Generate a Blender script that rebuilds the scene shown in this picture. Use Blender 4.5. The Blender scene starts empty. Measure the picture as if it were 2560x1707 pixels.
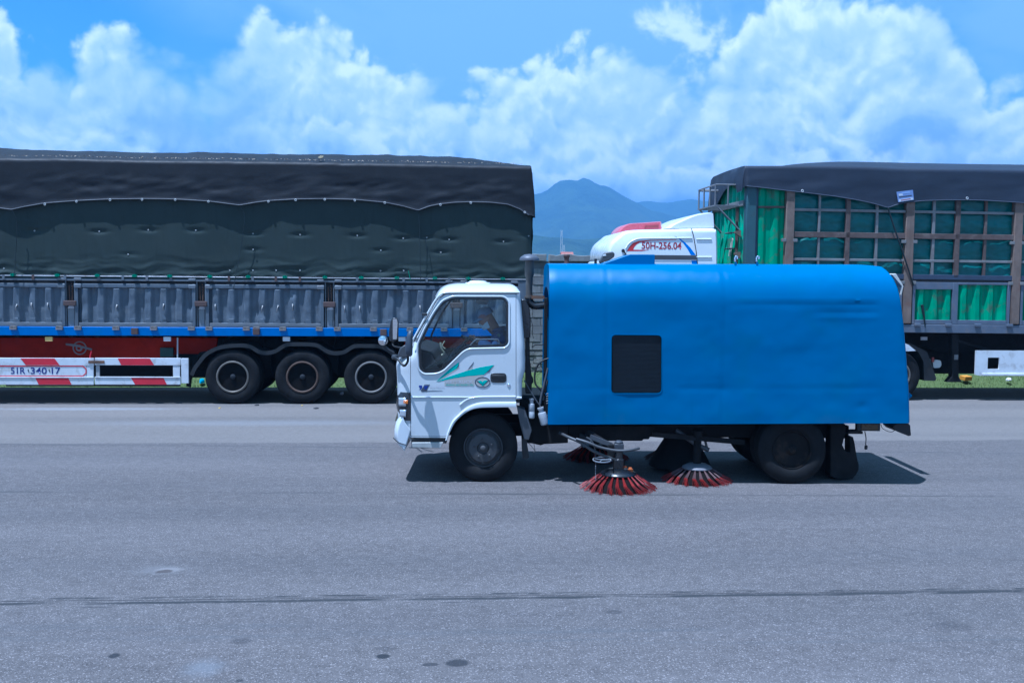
import bpy, bmesh, math, random
from mathutils import Vector, Matrix, noise, Quaternion

C = bpy.context.scene.collection
rnd = random.Random(7)
# ------------------------------------------------------------------ camera
FPX = 35.0 / 36.0 * 2560.0
CAMH = 2.467
PITCH = math.atan((853.5 - 696.6) / FPX)
ROLL = math.atan(0.009)
F_ = Vector((0, math.cos(PITCH), -math.sin(PITCH)))
R0_ = Vector((1, 0, 0)); U0_ = Vector((0, math.sin(PITCH), math.cos(PITCH)))
R_ = math.cos(ROLL) * R0_ + math.sin(ROLL) * U0_
U_ = -math.sin(ROLL) * R0_ + math.cos(ROLL) * U0_
CAM = Vector((0, 0, CAMH))
cd = bpy.data.cameras.new('camera'); cam = bpy.data.objects.new('camera', cd); C.objects.link(cam)
cd.lens = 35; cd.sensor_width = 36; cd.sensor_fit = 'HORIZONTAL'; cd.clip_start = 0.1; cd.clip_end = 20000
M = Matrix((R_, U_, -F_)).transposed().to_4x4(); M.translation = CAM
cam.matrix_world = M
bpy.context.scene.camera = cam
cd.dof.use_dof = False

def ray(px, py):
    return F_ + R_ * ((px - 1280) / FPX) - U_ * ((py - 853.5) / FPX)

# ------------------------------------------------------------------ exposure / colour management
sc = bpy.context.scene
vs = sc.view_settings
sc.display_settings.display_device = 'sRGB'
vs.view_transform = 'Standard'; vs.look = 'None'; vs.gamma = 1.0; vs.use_curve_mapping = False
vs.exposure = 0.72
vs.use_white_balance = True            # the photograph was taken with a cool white balance
vs.white_balance_temperature = 4620; vs.white_balance_tint = 10
sc.render.engine = 'CYCLES'
sc.cycles.max_bounces = 8; sc.cycles.transparent_max_bounces = 12; sc.cycles.volume_bounces = 0
sc.cycles.use_denoising = True
sc.cycles.sample_clamp_indirect = 8

# ------------------------------------------------------------------ sun
SUN_DIR = Vector((0.255, 0.20, -1.0)).normalized()      # the way the light travels
sl = bpy.data.lights.new('sun', 'SUN'); sl.energy = 5.0; sl.angle = math.radians(0.53); sl.color = (1.0, 0.95, 0.88)
so = bpy.data.objects.new('sun', sl); C.objects.link(so)
so.rotation_euler = SUN_DIR.to_track_quat('-Z', 'Y').to_euler(); so.location = (0, 0, 50)

# ------------------------------------------------------------------ node helper
class NT:
    def __init__(s, tree): s.t = tree; s.n = tree.nodes; s.l = tree.links
    def new(s, typ, **kw):
        nd = s.n.new(typ)
        for k, v in kw.items(): setattr(nd, k, v)
        return nd
    def put(s, sock, v):
        if hasattr(v, 'is_output') or isinstance(v, bpy.types.NodeSocket): s.l.new(v, sock)
        elif v is not None: sock.default_value = v
    def m(s, op, a, b=None, c=None, clamp=False):
        nd = s.new('ShaderNodeMath', operation=op); nd.use_clamp = clamp
        s.put(nd.inputs[0], a)
        if b is not None: s.put(nd.inputs[1], b)
        if c is not None: s.put(nd.inputs[2], c)
        return nd.outputs[0]
    def vm(s, op, a, b=None, scale=None):
        nd = s.new('ShaderNodeVectorMath', operation=op)
        s.put(nd.inputs[0], a)
        if b is not None: s.put(nd.inputs[1], b)
        if scale is not None: s.put(nd.inputs['Scale'], scale)
        return nd.outputs[0]
    def sep(s, v):
        nd = s.new('ShaderNodeSeparateXYZ'); s.put(nd.inputs[0], v); return nd.outputs
    def comb(s, x, y, z):
        nd = s.new('ShaderNodeCombineXYZ'); s.put(nd.inputs[0], x); s.put(nd.inputs[1], y); s.put(nd.inputs[2], z); return nd.outputs[0]
    def noise(s, vec, scale, detail=4, rough=0.5, dist=0.0, out='Fac', lac=2.0):
        nd = s.new('ShaderNodeTexNoise'); s.put(nd.inputs['Vector'], vec)
        nd.inputs['Scale'].default_value = scale; nd.inputs['Detail'].default_value = detail
        nd.inputs['Roughness'].default_value = rough; nd.inputs['Distortion'].default_value = dist
        nd.inputs['Lacunarity'].default_value = lac
        return nd.outputs[out]
    def voro(s, vec, scale, feature='F1', detail=0, rough=0.5, out='Distance', rand=1.0, smooth=None):
        nd = s.new('ShaderNodeTexVoronoi', feature=feature); s.put(nd.inputs['Vector'], vec)
        nd.inputs['Scale'].default_value = scale
        nd.inputs['Detail'].default_value = detail; nd.inputs['Roughness'].default_value = rough
        nd.inputs['Randomness'].default_value = rand
        if smooth is not None and feature == 'SMOOTH_F1': nd.inputs['Smoothness'].default_value = smooth
        return nd.outputs[out]
    def ss(s, v, a, b, to0=0.0, to1=1.0):
        nd = s.new('ShaderNodeMapRange', interpolation_type='SMOOTHSTEP')
        s.put(nd.inputs[0], v); s.put(nd.inputs[1], a); s.put(nd.inputs[2], b); s.put(nd.inputs[3], to0); s.put(nd.inputs[4], to1)
        return nd.outputs[0]
    def lin(s, v, a, b, to0=0.0, to1=1.0):
        nd = s.new('ShaderNodeMapRange'); nd.clamp = True
        s.put(nd.inputs[0], v); s.put(nd.inputs[1], a); s.put(nd.inputs[2], b); s.put(nd.inputs[3], to0); s.put(nd.inputs[4], to1)
        return nd.outputs[0]
    def mix(s, f, a, b, mode='MIX'):
        nd = s.new('ShaderNodeMix', data_type='RGBA', blend_type=mode)
        s.put(nd.inputs[0], f)
        s.put(nd.inputs[6], a if not isinstance(a, tuple) else (*a, 1)); s.put(nd.inputs[7], b if not isinstance(b, tuple) else (*b, 1))
        return nd.outputs[2]
    def bump(s, h, strength=0.3, dist=0.02, normal=None):
        nd = s.new('ShaderNodeBump'); nd.inputs['Strength'].default_value = strength; nd.inputs['Distance'].default_value = dist
        s.put(nd.inputs['Height'], h)
        if normal is not None: s.put(nd.inputs['Normal'], normal)
        return nd.outputs[0]
    def curve(s, v, pts):
        nd = s.new('ShaderNodeFloatCurve'); cv = nd.mapping.curves[0]
        pts = sorted(pts)
        cv.points[0].location = pts[0]; cv.points[1].location = pts[-1]
        for p in pts[1:-1]: cv.points.new(*p)
        nd.mapping.use_clip = False
        nd.mapping.update(); s.put(nd.inputs['Value'], v)
        return nd.outputs[0]

# ------------------------------------------------------------------ world: clear sky with a cumulus bank round the horizon
SUN_EL = math.asin(-SUN_DIR.z); SUN_AZ = math.atan2(-SUN_DIR.x, -SUN_DIR.y)
w = bpy.data.worlds.new('World'); sc.world = w; w.use_nodes = True
w.cycles.sampling_method = 'MANUAL'; w.cycles.sample_map_resolution = 512
T = NT(w.node_tree); T.n.clear()
wout = T.new('ShaderNodeOutputWorld')
sky = T.new('ShaderNodeTexSky', sky_type='NISHITA'); sky.sun_disc = False
sky.sun_elevation = SUN_EL; sky.sun_rotation = SUN_AZ; sky.altitude = 0; sky.air_density = 1.0; sky.dust_density = 0.6; sky.ozone_density = 1.6
bg1 = T.new('ShaderNodeBackground'); bg1.inputs['Strength'].default_value = 0.065
dirv = T.new('ShaderNodeTexCoord').outputs['Generated']
dx, dy, dz = T.sep(dirv)
az = T.m('ARCTAN2', dx, dy); el = T.m('ARCSINE', dz)
tt = T.m('ADD', T.m('DIVIDE', az, 2 * math.pi), 0.5)
def azel(px, py):
    d = ray(px, py).normalized(); return math.atan2(d.x, d.y), math.asin(d.z)
TOPMAX = 0.7
def outline(pts, seed, base, var):
    r = random.Random(seed); out = []
    for px, py in pts:
        a, e = azel(px, py); out.append((a / (2 * math.pi) + 0.5, e / TOPMAX))
    a0, a1 = out[0][0], out[-1][0]
    n = 18
    for i in range(n):
        t = (i + 0.5) / n
        if t < a0 - 0.02 or t > a1 + 0.02: out.append((t, (base + r.uniform(-var, var)) / TOPMAX))
    out.append((0.0, base / TOPMAX)); out.append((1.0, base / TOPMAX))
    return out
# cumulus bank outlines in view, then carried on round the horizon
main_top = [(-60, 60), (20, 45), (55, 60), (95, 160), (185, 160), (205, 60), (260, 50), (330, 75), (420, 110), (500, 140), (545, 175), (570, 165), (600, 60), (690, 45), (770, 60),
            (850, 110), (960, 135), (1040, 150), (1075, 200), (1110, 225), (1200, 235), (1240, 170), (1300, 165), (1380, 160), (1500, 150), (1660, 165), (1720, 215), (1790, 175), (1860, 70), (1900, 15), (2050, -15),
            (2340, -10), (2400, 60), (2440, 150), (2500, 215), (2560, 205), (2640, 150)]
heap_top = [(-60, 200), (60, 150), (200, 150), (330, 130), (480, 190), (560, 215), (640, 165), (720, 146), (800, 182), (900, 200), (1000, 215), (1100, 260), (1200, 300), (1300, 235), (1420, 215), (1560, 215), (1700, 250), (1800, 210), (1900, 120), (2050, 90), (2200, 100), (2330, 150), (2450, 260), (2560, 260), (2640, 240)]
mid_top = [(-60, 290), (100, 265), (230, 240), (420, 215), (560, 240), (600, 225), (680, 260), (800, 290), (950, 270), (1080, 290), (1150, 280), (1250, 310), (1310, 280), (1360, 262), (1440, 296), (1540, 320), (1640, 372), (1720, 300), (1800, 270), (1900, 250), (2040, 190), (2100, 230), (2300, 185), (2420, 230), (2560, 300), (2640, 290)]
sub_top = [(-60, 380), (200, 330), (350, 330), (480, 290), (600, 300), (760, 350), (900, 330), (1060, 330), (1200, 360), (1400, 350), (1600, 380), (1800, 340), (1900, 300), (1960, 275), (2040, 285), (2110, 340), (2180, 400), (2300, 360), (2450, 310), (2560, 300), (2640, 310)]
low_top = [(-60, 420), (140, 400), (280, 385), (420, 430), (600, 410), (745, 375), (770, 318), (840, 302), (900, 325), (960, 350), (990, 400), (1200, 430), (1300, 440), (1450, 440), (1650, 420), (1760, 410), (1850, 390), (1950, 360), (2060, 390), (2170, 420), (2300, 430), (2460, 390), (2560, 360), (2640, 370)]
warp = T.vm('SCALE', T.vm('SUBTRACT', T.noise(dirv, 9.0, 3, 0.5, out='Color'), (0.5, 0.5, 0.5)), scale=0.05)
wdir = T.vm('ADD', dirv, warp)
n_big = T.noise(wdir, 6.0, 3, 0.5)
def shifted(v): return T.vm('ADD', wdir, v)
sets = []
for off in ((0.0, 0.0, 0.0), (3.7, 1.3, 2.1)):
    pv_ = shifted(off)
    sets.append((T.noise(pv_, 20.0, 4, 0.55), T.noise(pv_, 64.0, 7, 0.62), T.voro(pv_, 19.0, 'F1', 2, 0.55)))
n_mid, n_fine, _b = sets[0]
def layer(pts, seed, base, var, amp, h_shade, soft, k):
    a_, b_, c_ = sets[k]
    top = T.m('MULTIPLY', T.curve(tt, outline(pts, seed, base, var)), TOPMAX)
    d = T.m('MULTIPLY', T.m('SUBTRACT', a_, 0.5), 0.050 * amp)
    d = T.m('ADD', d, T.m('MULTIPLY', T.m('SUBTRACT', b_, 0.5), 0.040 * amp))
    d = T.m('ADD', d, T.m('MULTIPLY', T.m('SUBTRACT', 0.58, c_), 0.046 * amp))
    h = T.m('SUBTRACT', T.m('ADD', T.m('ADD', top, 0.022), d), el)
    sf = T.m('ADD', soft, T.m('MULTIPLY', T.ss(n_big, 0.45, 0.7), soft * 2.0))      # crisp heaps here, torn soft edges there
    mask = T.ss(h, -0.001, sf)
    return mask, T.lin(h, 0.0, h_shade)           # 0 at the sunlit crest, 1 at the shaded base
lay = [layer(main_top, 3, 0.20, 0.06, 1.0, 0.15, 0.022, 0), layer(heap_top, 4, 0.165, 0.05, 1.0, 0.12, 0.036, 1), layer(mid_top, 5, 0.13, 0.04, 0.9, 0.10, 0.034, 0), layer(sub_top, 7, 0.10, 0.03, 0.8, 0.085, 0.022, 1), layer(low_top, 9, 0.075, 0.03, 0.65, 0.07, 0.012, 0)]
CL_LIT = (1.60, 1.50, 1.32); CL_MID = (0.94, 1.03, 1.05)
CL_SH = T.mix(T.ss(el, 0.05, 0.20), (0.36, 0.45, 0.84), (0.52, 0.72, 0.98))
def relief(offz):
    p = T.vm('ADD', wdir, (-0.005 if offz else 0.0, 0.0, offz))
    return T.m('ADD', T.m('MULTIPLY', T.voro(p, 19.0, 'F1', 2, 0.55), 0.7), T.m('MULTIPLY', T.noise(p, 30.0, 6, 0.6), -1.0))
rel = T.m('SUBTRACT', relief(0.010), relief(0.0))
sky_col = sky.outputs[0]
mixed = None
ccol = None; cmask = None
for mask, body in lay:
    b = T.m('ADD', T.m('MULTIPLY', body, 1.3), T.m('MULTIPLY', T.m('SUBTRACT', n_big, 0.5), 0.9))
    b = T.m('SUBTRACT', b, T.m('MULTIPLY', rel, 0.75), clamp=True)
    col = T.mix(T.ss(b, -0.05, 0.40), CL_LIT, CL_MID)
    col = T.mix(T.ss(b, 0.34, 0.95), col, CL_SH)
    if ccol is None: ccol, cmask = col, mask
    else:
        ccol = T.mix(mask, ccol, col); cmask = T.m('MAXIMUM', cmask, mask)
# an isolated puff, thin veil high up, and thin places in the bank
veil = T.m('MULTIPLY', T.ss(T.noise(T.vm('MULTIPLY', dirv, (1.0, 1.0, 2.2)), 3.2, 5, 0.55, 0.4), 0.28, 0.58), 0.80)
ha, he = azel(125, 90)
hole = T.m('SQRT', T.m('ADD', T.m('POWER', T.m('DIVIDE', T.m('SUBTRACT', az, ha), 0.20), 2.0), T.m('POWER', T.m('DIVIDE', T.m('SUBTRACT', el, he), 0.09), 2.0)))
veil = T.m('MULTIPLY', veil, T.ss(T.m('ADD', hole, T.m('MULTIPLY', T.m('SUBTRACT', n_big, 0.5), 0.8)), 0.35, 1.15))
pa, pe = azel(1725, 95)
pd = T.m('SQRT', T.m('ADD', T.m('POWER', T.m('DIVIDE', T.m('SUBTRACT', az, pa), 0.062), 2.0), T.m('POWER', T.m('DIVIDE', T.m('SUBTRACT', el, pe), 0.036), 2.0)))
puff = T.m('MULTIPLY', T.ss(T.m('ADD', T.m('SUBTRACT', 1.0, pd), T.m('ADD', T.m('MULTIPLY', T.m('SUBTRACT', n_mid, 0.5), 3.2), T.m('MULTIPLY', T.m('SUBTRACT', n_fine, 0.5), 1.2))), 0.1, 0.9), 0.75)
bg1c = T.new('ShaderNodeBackground'); bg2 = T.new('ShaderNodeBackground'); bgv = T.new('ShaderNodeBackground')
T.put(bg1.inputs['Color'], T.mix(1.0, sky_col, (0.50, 1.02, 1.15), 'MULTIPLY'))
T.put(bg2.inputs['Color'], ccol); bg2.inputs['Strength'].default_value = 0.54
T.put(bgv.inputs['Color'], (0.68, 0.98, 1.0, 1)); bgv.inputs['Strength'].default_value = 0.39
def mixsh(f, a, b):
    nd = T.new('ShaderNodeMixShader'); T.put(nd.inputs[0], f); T.l.new(a, nd.inputs[1]); T.l.new(b, nd.inputs[2]); return nd.outputs[0]
s_ = mixsh(veil, bg1.outputs[0], bgv.outputs[0])
s_ = mixsh(puff, s_, bg2.outputs[0])
s_ = mixsh(T.m('MULTIPLY', cmask, 0.95), s_, bg2.outputs[0])
T.n.remove(bg1c)
T.l.new(s_, wout.inputs['Surface'])

# ------------------------------------------------------------------ materials
MATS = {}
def mat(name, col, rough=0.6, metal=0.0, var=0.12, vscale=3.0, bump=0.0, bscale=40.0, dirt=None, dscale=2.0, damt=0.5, coat=0.0, spec=0.5, grime=None):
    """a principled paint / metal / rubber with uneven tone, a wear layer and fine relief"""
    if name in MATS: return MATS[name]
    m = bpy.data.materials.new(name); m.use_nodes = True
    t = NT(m.node_tree); p = t.n['Principled BSDF']
    co = t.new('ShaderNodeTexCoord').outputs['Object']
    c = (*col, 1.0)
    n1 = t.noise(co, vscale, 5, 0.6)
    f = t.lin(n1, 0.3, 0.7, 1.0 - var, 1.0 + var)
    base = t.mix(1.0, c[:3], t.comb(f, f, f), 'MULTIPLY')
    if dirt is not None:
        n2 = t.noise(co, dscale, 8, 0.65, 0.3)
        base = t.mix(t.m('MULTIPLY', t.ss(n2, 0.5, 0.68), damt), base, dirt)
    if grime is not None:            # vertical run marks
        n3 = t.noise(t.vm('MULTIPLY', co, (9.0, 9.0, 0.8)), 1.6, 6, 0.6)
        base = t.mix(t.m('MULTIPLY', t.ss(n3, 0.52, 0.72), 0.5), base, grime)
    t.put(p.inputs['Base Color'], base)
    r = t.lin(t.noise(co, vscale * 2.3, 4, 0.6), 0.3, 0.7, max(0.03, rough - 0.08), min(1, rough + 0.08))
    t.put(p.inputs['Roughness'], r)
    p.inputs['Metallic'].default_value = metal
    p.inputs['Coat Weight'].default_value = coat; p.inputs['Coat Roughness'].default_value = 0.08
    p.inputs['Specular IOR Level'].default_value = spec
    if bump > 0:
        t.put(p.inputs['Normal'], t.bump(t.noise(co, bscale, 4, 0.6), bump, 0.01))
    MATS[name] = m; return m

def glass(name, tint=(0.80, 0.86, 0.88), refl=1.0):
    m = bpy.data.materials.new(name); m.use_nodes = True
    t = NT(m.node_tree); t.n.clear()
    out = t.new('ShaderNodeOutputMaterial'); tr = t.new('ShaderNodeBsdfTransparent'); tr.inputs['Color'].default_value = (*tint, 1)
    gl = t.new('ShaderNodeBsdfGlossy'); gl.inputs['Roughness'].default_value = 0.02
    fr = t.new('ShaderNodeFresnel'); fr.inputs['IOR'].default_value = 1.5
    mx = t.new('ShaderNodeMixShader'); t.put(mx.inputs[0], t.m('MULTIPLY', fr.outputs[0], refl, clamp=True))
    t.l.new(tr.outputs[0], mx.inputs[1]); t.l.new(gl.outputs[0], mx.inputs[2]); t.l.new(mx.outputs[0], out.inputs['Surface'])
    MATS[name] = m; return m

# ------------------------------------------------------------------ mesh builder
def cr(pts, n=8, closed=False):
    """Catmull-Rom through points"""
    P = [Vector(p) for p in pts]; out = []
    N = len(P); rng = range(N if closed else N - 1)
    for i in rng:
        p0 = P[i - 1] if (closed or i > 0) else P[0] * 2 - P[1]
        p1, p2 = P[i], P[(i + 1) % N]
        p3 = P[(i + 2) % N] if (closed or i + 2 < N) else P[-1] * 2 - P[-2]
        for k in range(n):
            t = k / n
            out.append(0.5 * ((2 * p1) + (p2 - p0) * t + (2 * p0 - 5 * p1 + 4 * p2 - p3) * t * t + (3 * p1 - p0 - 3 * p2 + p3) * t ** 3))
    if not closed: out.append(P[-1])
    return out
def interp(pts, x):
    if x <= pts[0][0]: return pts[0][1]
    for (a, fa), (b, fb) in zip(pts, pts[1:]):
        if x <= b: return fa + (fb - fa) * (x - a) / (b - a) if b > a else fb
    return pts[-1][1]
def sinterp(pts, x):
    """smooth interpolation"""
    xs = [p[0] for p in pts]
    if x <= xs[0]: return pts[0][1]
    if x >= xs[-1]: return pts[-1][1]
    for i in range(len(pts) - 1):
        if x <= xs[i + 1]:
            t = (x - xs[i]) / (xs[i + 1] - xs[i]); h = xs[i + 1] - xs[i]
            def sl(j):
                if j == 0 : return (pts[1][1] - pts[0][1]) / (xs[1] - xs[0])
                if j == len(pts) - 1: return (pts[-1][1] - pts[-2][1]) / (xs[-1] - xs[-2])
                return (pts[j + 1][1] - pts[j - 1][1]) / (xs[j + 1] - xs[j - 1])
            m0, m1 = sl(i) * h, sl(i + 1) * h; a, b = pts[i][1], pts[i + 1][1]
            return (2 * t**3 - 3 * t**2 + 1) * a + (t**3 - 2 * t**2 + t) * m0 + (-2 * t**3 + 3 * t**2) * b + (t**3 - t**2) * m1
def area2(poly): return sum(poly[i - 1][0] * poly[i][1] - poly[i][0] * poly[i - 1][1] for i in range(len(poly))) / 2
def offset(poly, d):
    """outward offset of a closed 2D polygon"""
    s = 1 if area2(poly) > 0 else -1; n = len(poly); out = []
    for i in range(n):
        a, b, c = Vector(poly[i - 1][:2]), Vector(poly[i][:2]), Vector(poly[(i + 1) % n][:2])
        e1 = (b - a).normalized(); e2 = (c - b).normalized()
        n1 = Vector((e1.y, -e1.x)) * s; n2 = Vector((e2.y, -e2.x)) * s
        k = n1 + n2
        k = k / max(0.3, k.dot(n1)) if k.length > 1e-6 else n1
        out.append(tuple(b + k * d))
    return out
def rounded(pts, r, n=5):
    """round the corners of a closed 2D polygon"""
    out = []; N = len(pts)
    for i in range(N):
        a, b, c = Vector(pts[i - 1][:2]), Vector(pts[i][:2]), Vector(pts[(i + 1) % N][:2])
        rr = r if not hasattr(r, '__len__') else r[i]
        u, v = (a - b), (c - b)
        k = min(rr, u.length * 0.49, v.length * 0.49)
        p0, p1 = b + u.normalized() * k, b + v.normalized() * k
        for j in range(n + 1):
            t = j / n
            out.append(tuple(p0 * (1 - t) ** 2 + b * 2 * t * (1 - t) + p1 * t * t))
    return out
def rrect(x0, x1, z0, z1, r, n=5): return rounded([(x0, z0), (x1, z0), (x1, z1), (x0, z1)], r, n)

class MB:
    def __init__(s): s.v = []; s.f = []; s.warp = None
    def add(s, vs, fs):
        o = len(s.v); s.v += [tuple(v) for v in vs]; s.f += [tuple(o + i for i in f) for f in fs]; return s
    def box(s, x0, x1, y0, y1, z0, z1, mtx=None):
        vs = [Vector((x, y, z)) for x in (x0, x1) for y in (y0, y1) for z in (z0, z1)]
        if mtx is not None: vs = [mtx @ v for v in vs]
        return s.add(vs, [(0, 1, 3, 2), (4, 6, 7, 5), (0, 4, 5, 1), (2, 3, 7, 6), (0, 2, 6, 4), (1, 5, 7, 3)])
    def bar(s, p, q, wx, wz, up=Vector((0, 1, 0))):
        """a rectangular bar from p to q; wx across, wz along up"""
        p, q = Vector(p), Vector(q); d = (q - p).normalized()
        a = d.cross(up)
        if a.length < 1e-4: a = d.cross(Vector((1, 0, 0)))
        a.normalize(); b = a.cross(d).normalized()
        vs = []
        for e in (p, q):
            for i, j in ((-1, -1), (1, -1), (1, 1), (-1, 1)): vs.append(e + a * wx / 2 * i + b * wz / 2 * j)
        return s.add(vs, [(3, 2, 1, 0), (4, 5, 6, 7), (0, 1, 5, 4), (1, 2, 6, 5), (2, 3, 7, 6), (3, 0, 4, 7)])
    def prism(s, poly, y0, y1, cap=True):
        """2D (x, z) outline extruded along y"""
        n = len(poly)
        if area2(poly) < 0: poly = poly[::-1]
        vs = [(x, y0, z) for x, z in poly] + [(x, y1, z) for x, z in poly]
        fs = [((i + 1) % n, i, n + i, n + (i + 1) % n)[::-1] for i in range(n)]
        fs = [(i, (i + 1) % n, n + (i + 1) % n, n + i) for i in range(n)]
        if cap: fs += [tuple(range(n))[::-1][::-1], tuple(range(2 * n - 1, n - 1, -1))]
        return s.add(vs, fs)
    def prismz(s, poly, z0, z1):
        n = len(poly)
        if area2(poly) < 0: poly = poly[::-1]
        vs = [(x, y, z0) for x, y in poly] + [(x, y, z1) for x, y in poly]
        return s.add(vs, [(i, (i + 1) % n, n + (i + 1) % n, n + i) for i in range(n)] + [tuple(range(n - 1, -1, -1)), tuple(range(n, 2 * n))])
    def prismx(s, poly, x0, x1):
        """2D (y, z) outline extruded along x"""
        n = len(poly)
        if area2(poly) < 0: poly = poly[::-1]
        vs = [(x0, y, z) for y, z in poly] + [(x1, y, z) for y, z in poly]
        return s.add(vs, [(i, (i + 1) % n, n + (i + 1) % n, n + i) for i in range(n)] + [tuple(range(n - 1, -1, -1)), tuple(range(n, 2 * n))])
    def ring(s, outer, inner, y0, y1):
        """flat frame between two matching 2D (x, z) outlines"""
        n = len(outer); V = []
        for pl, y in ((outer, y0), (inner, y0), (inner, y1), (outer, y1)): V += [(x, y, z) for x, z in pl]
        fs = []
        for k in range(4):
            for i in range(n):
                j = (i + 1) % n; a, b = k * n, ((k + 1) % 4) * n
                fs.append((a + i, a + j, b + j, b + i))
        return s.add(V, fs)
    def tube(s, pts, r, n=8, closed=False, flat=1.0):
        P = [Vector(p) for p in pts]; N = len(P); o = len(s.v)
        up = Vector((0, 0, 1)); prev = None
        for i, p in enumerate(P):
            if closed: t = (P[(i + 1) % N] - P[i - 1])
            else: t = P[min(i + 1, N - 1)] - P[max(i - 1, 0)]
            t = t.normalized() if t.length > 1e-9 else Vector((1, 0, 0))
            if prev is None:
                a = t.cross(up)
                if a.length < 0.05: a = t.cross(Vector((0, 1, 0)))
            else: a = prev - t * prev.dot(t)
            a.normalize(); prev = a; b = t.cross(a)
            rr = r[i] if hasattr(r, '__len__') else r
            for k in range(n):
                th = 2 * math.pi * k / n
                s.v.append(tuple(p + a * math.cos(th) * rr + b * math.sin(th) * rr * flat))
        for i in range(N if closed else N - 1):
            j = (i + 1) % N
            for k in range(n):
                l = (k + 1) % n
                s.f.append((o + i * n + k, o + i * n + l, o + j * n + l, o + j * n + k))
        if not closed:
            s.f.append(tuple(o + k for k in range(n - 1, -1, -1))); s.f.append(tuple(o + (N - 1) * n + k for k in range(n)))
        return s
    def lathe(s, prof, n=32, c=(0, 0, 0), axis='y', full=False):
        """profile of (r, h) turned about an axis"""
        o = len(s.v); m = len(prof)
        for k in range(n):
            th = 2 * math.pi * k / n; ca, sa = math.cos(th), math.sin(th)
            for r, h in prof:
                if axis == 'y': s.v.append((c[0] + r * ca, c[1] + h, c[2] + r * sa))
                elif axis == 'z': s.v.append((c[0] + r * ca, c[1] + r * sa, c[2] + h))
                else: s.v.append((c[0] + h, c[1] + r * ca, c[2] + r * sa))
        for k in range(n):
            l = (k + 1) % n
            for i in range(m - 1): s.f.append((o + k * m + i, o + k * m + i + 1, o + l * m + i + 1, o + l * m + i))
        if prof[0][0] > 1e-6 and not full: s.f.append(tuple(o + k * m for k in range(n)))
        if prof[-1][0] > 1e-6 and not full: s.f.append(tuple(o + k * m + m - 1 for k in range(n - 1, -1, -1)))
        return s
    def loft(s, rings, cap0=True, cap1=True):
        n = len(rings[0]); o = len(s.v)
        for r in rings: s.v += [tuple(p) for p in r]
        for i in range(len(rings) - 1):
            for k in range(n):
                l = (k + 1) % n
                s.f.append((o + i * n + k, o + i * n + l, o + (i + 1) * n + l, o + (i + 1) * n + k))
        if cap0: s.f.append(tuple(o + k for k in range(n - 1, -1, -1)))
        if cap1: s.f.append(tuple(o + (len(rings) - 1) * n + k for k in range(n)))
        return s
    def grid(s, nu, nv, fn):
        o = len(s.v)
        for i in range(nu + 1):
            for j in range(nv + 1): s.v.append(tuple(fn(i / nu, j / nv)))
        for i in range(nu):
            for j in range(nv):
                a = o + i * (nv + 1) + j
                s.f.append((a, a + nv + 1, a + nv + 2, a + 1))
        return s
    def mesh(s, name):
        me = bpy.data.meshes.new(name)
        vs = s.v if s.warp is None else [s.warp(v) for v in s.v]
        me.from_pydata([tuple(v) for v in vs], [], s.f); me.update()
        bm = bmesh.new(); bm.from_mesh(me)
        bmesh.ops.remove_doubles(bm, verts=bm.verts, dist=1e-6)
        bmesh.ops.recalc_face_normals(bm, faces=bm.faces); bm.to_mesh(me); bm.free()
        return me
    def obj(s, name, m, parent=None, smooth=32, bevel=None, seg=2):
        me = s.mesh(name)
        if m is not None: me.materials.append(m)
        return link(name, me, parent, smooth, bevel, seg)
def link(name, me, parent=None, smooth=32, bevel=None, seg=2):
    if smooth:
        me.shade_smooth(); me.set_sharp_from_angle(angle=math.radians(smooth))
    o = bpy.data.objects.new(name, me); C.objects.link(o)
    if parent is not None: o.parent = parent
    if bevel:
        b = o.modifiers.new('edge', 'BEVEL'); b.width = bevel; b.segments = seg; b.limit_method = 'ANGLE'; b.angle_limit = math.radians(40)
        b.harden_normals = False
    return o
def inst(name, me, parent, loc=(0, 0, 0), rot=(0, 0, 0), scale=(1, 1, 1)):
    o = bpy.data.objects.new(name, me); C.objects.link(o)
    if parent is not None: o.parent = parent
    o.location = loc; o.rotation_euler = rot; o.scale = scale
    return o
def tag(o, label, cat, group=None, kind=None):
    o['label'] = label
    if cat: o['category'] = cat
    if group: o['group'] = group
    if kind: o['kind'] = kind
    return o
def thing(name, label, cat, loc=(0, 0, 0), rotz=0.0, group=None):
    o = bpy.data.objects.new(name, None); C.objects.link(o); o.empty_display_size = 0.3
    o.location = loc; o.rotation_euler = (0, 0, rotz)
    return tag(o, label, cat, group)
def baked(o):
    """apply the modifiers of o"""
    dg = bpy.context.evaluated_depsgraph_get(); dg.update()
    me = bpy.data.meshes.new_from_object(o.evaluated_get(dg)); o.modifiers.clear(); o.data = me; return o
def boolean(o, cutters, op='DIFFERENCE', smooth=32):
    for c in cutters:
        md = o.modifiers.new('b', 'BOOLEAN'); md.object = c; md.operation = op; md.solver = 'EXACT'
    baked(o)
    for c in cutters: bpy.data.objects.remove(c)
    if smooth:
        o.data.shade_smooth(); o.data.set_sharp_from_angle(angle=math.radians(smooth))
    return o
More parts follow.
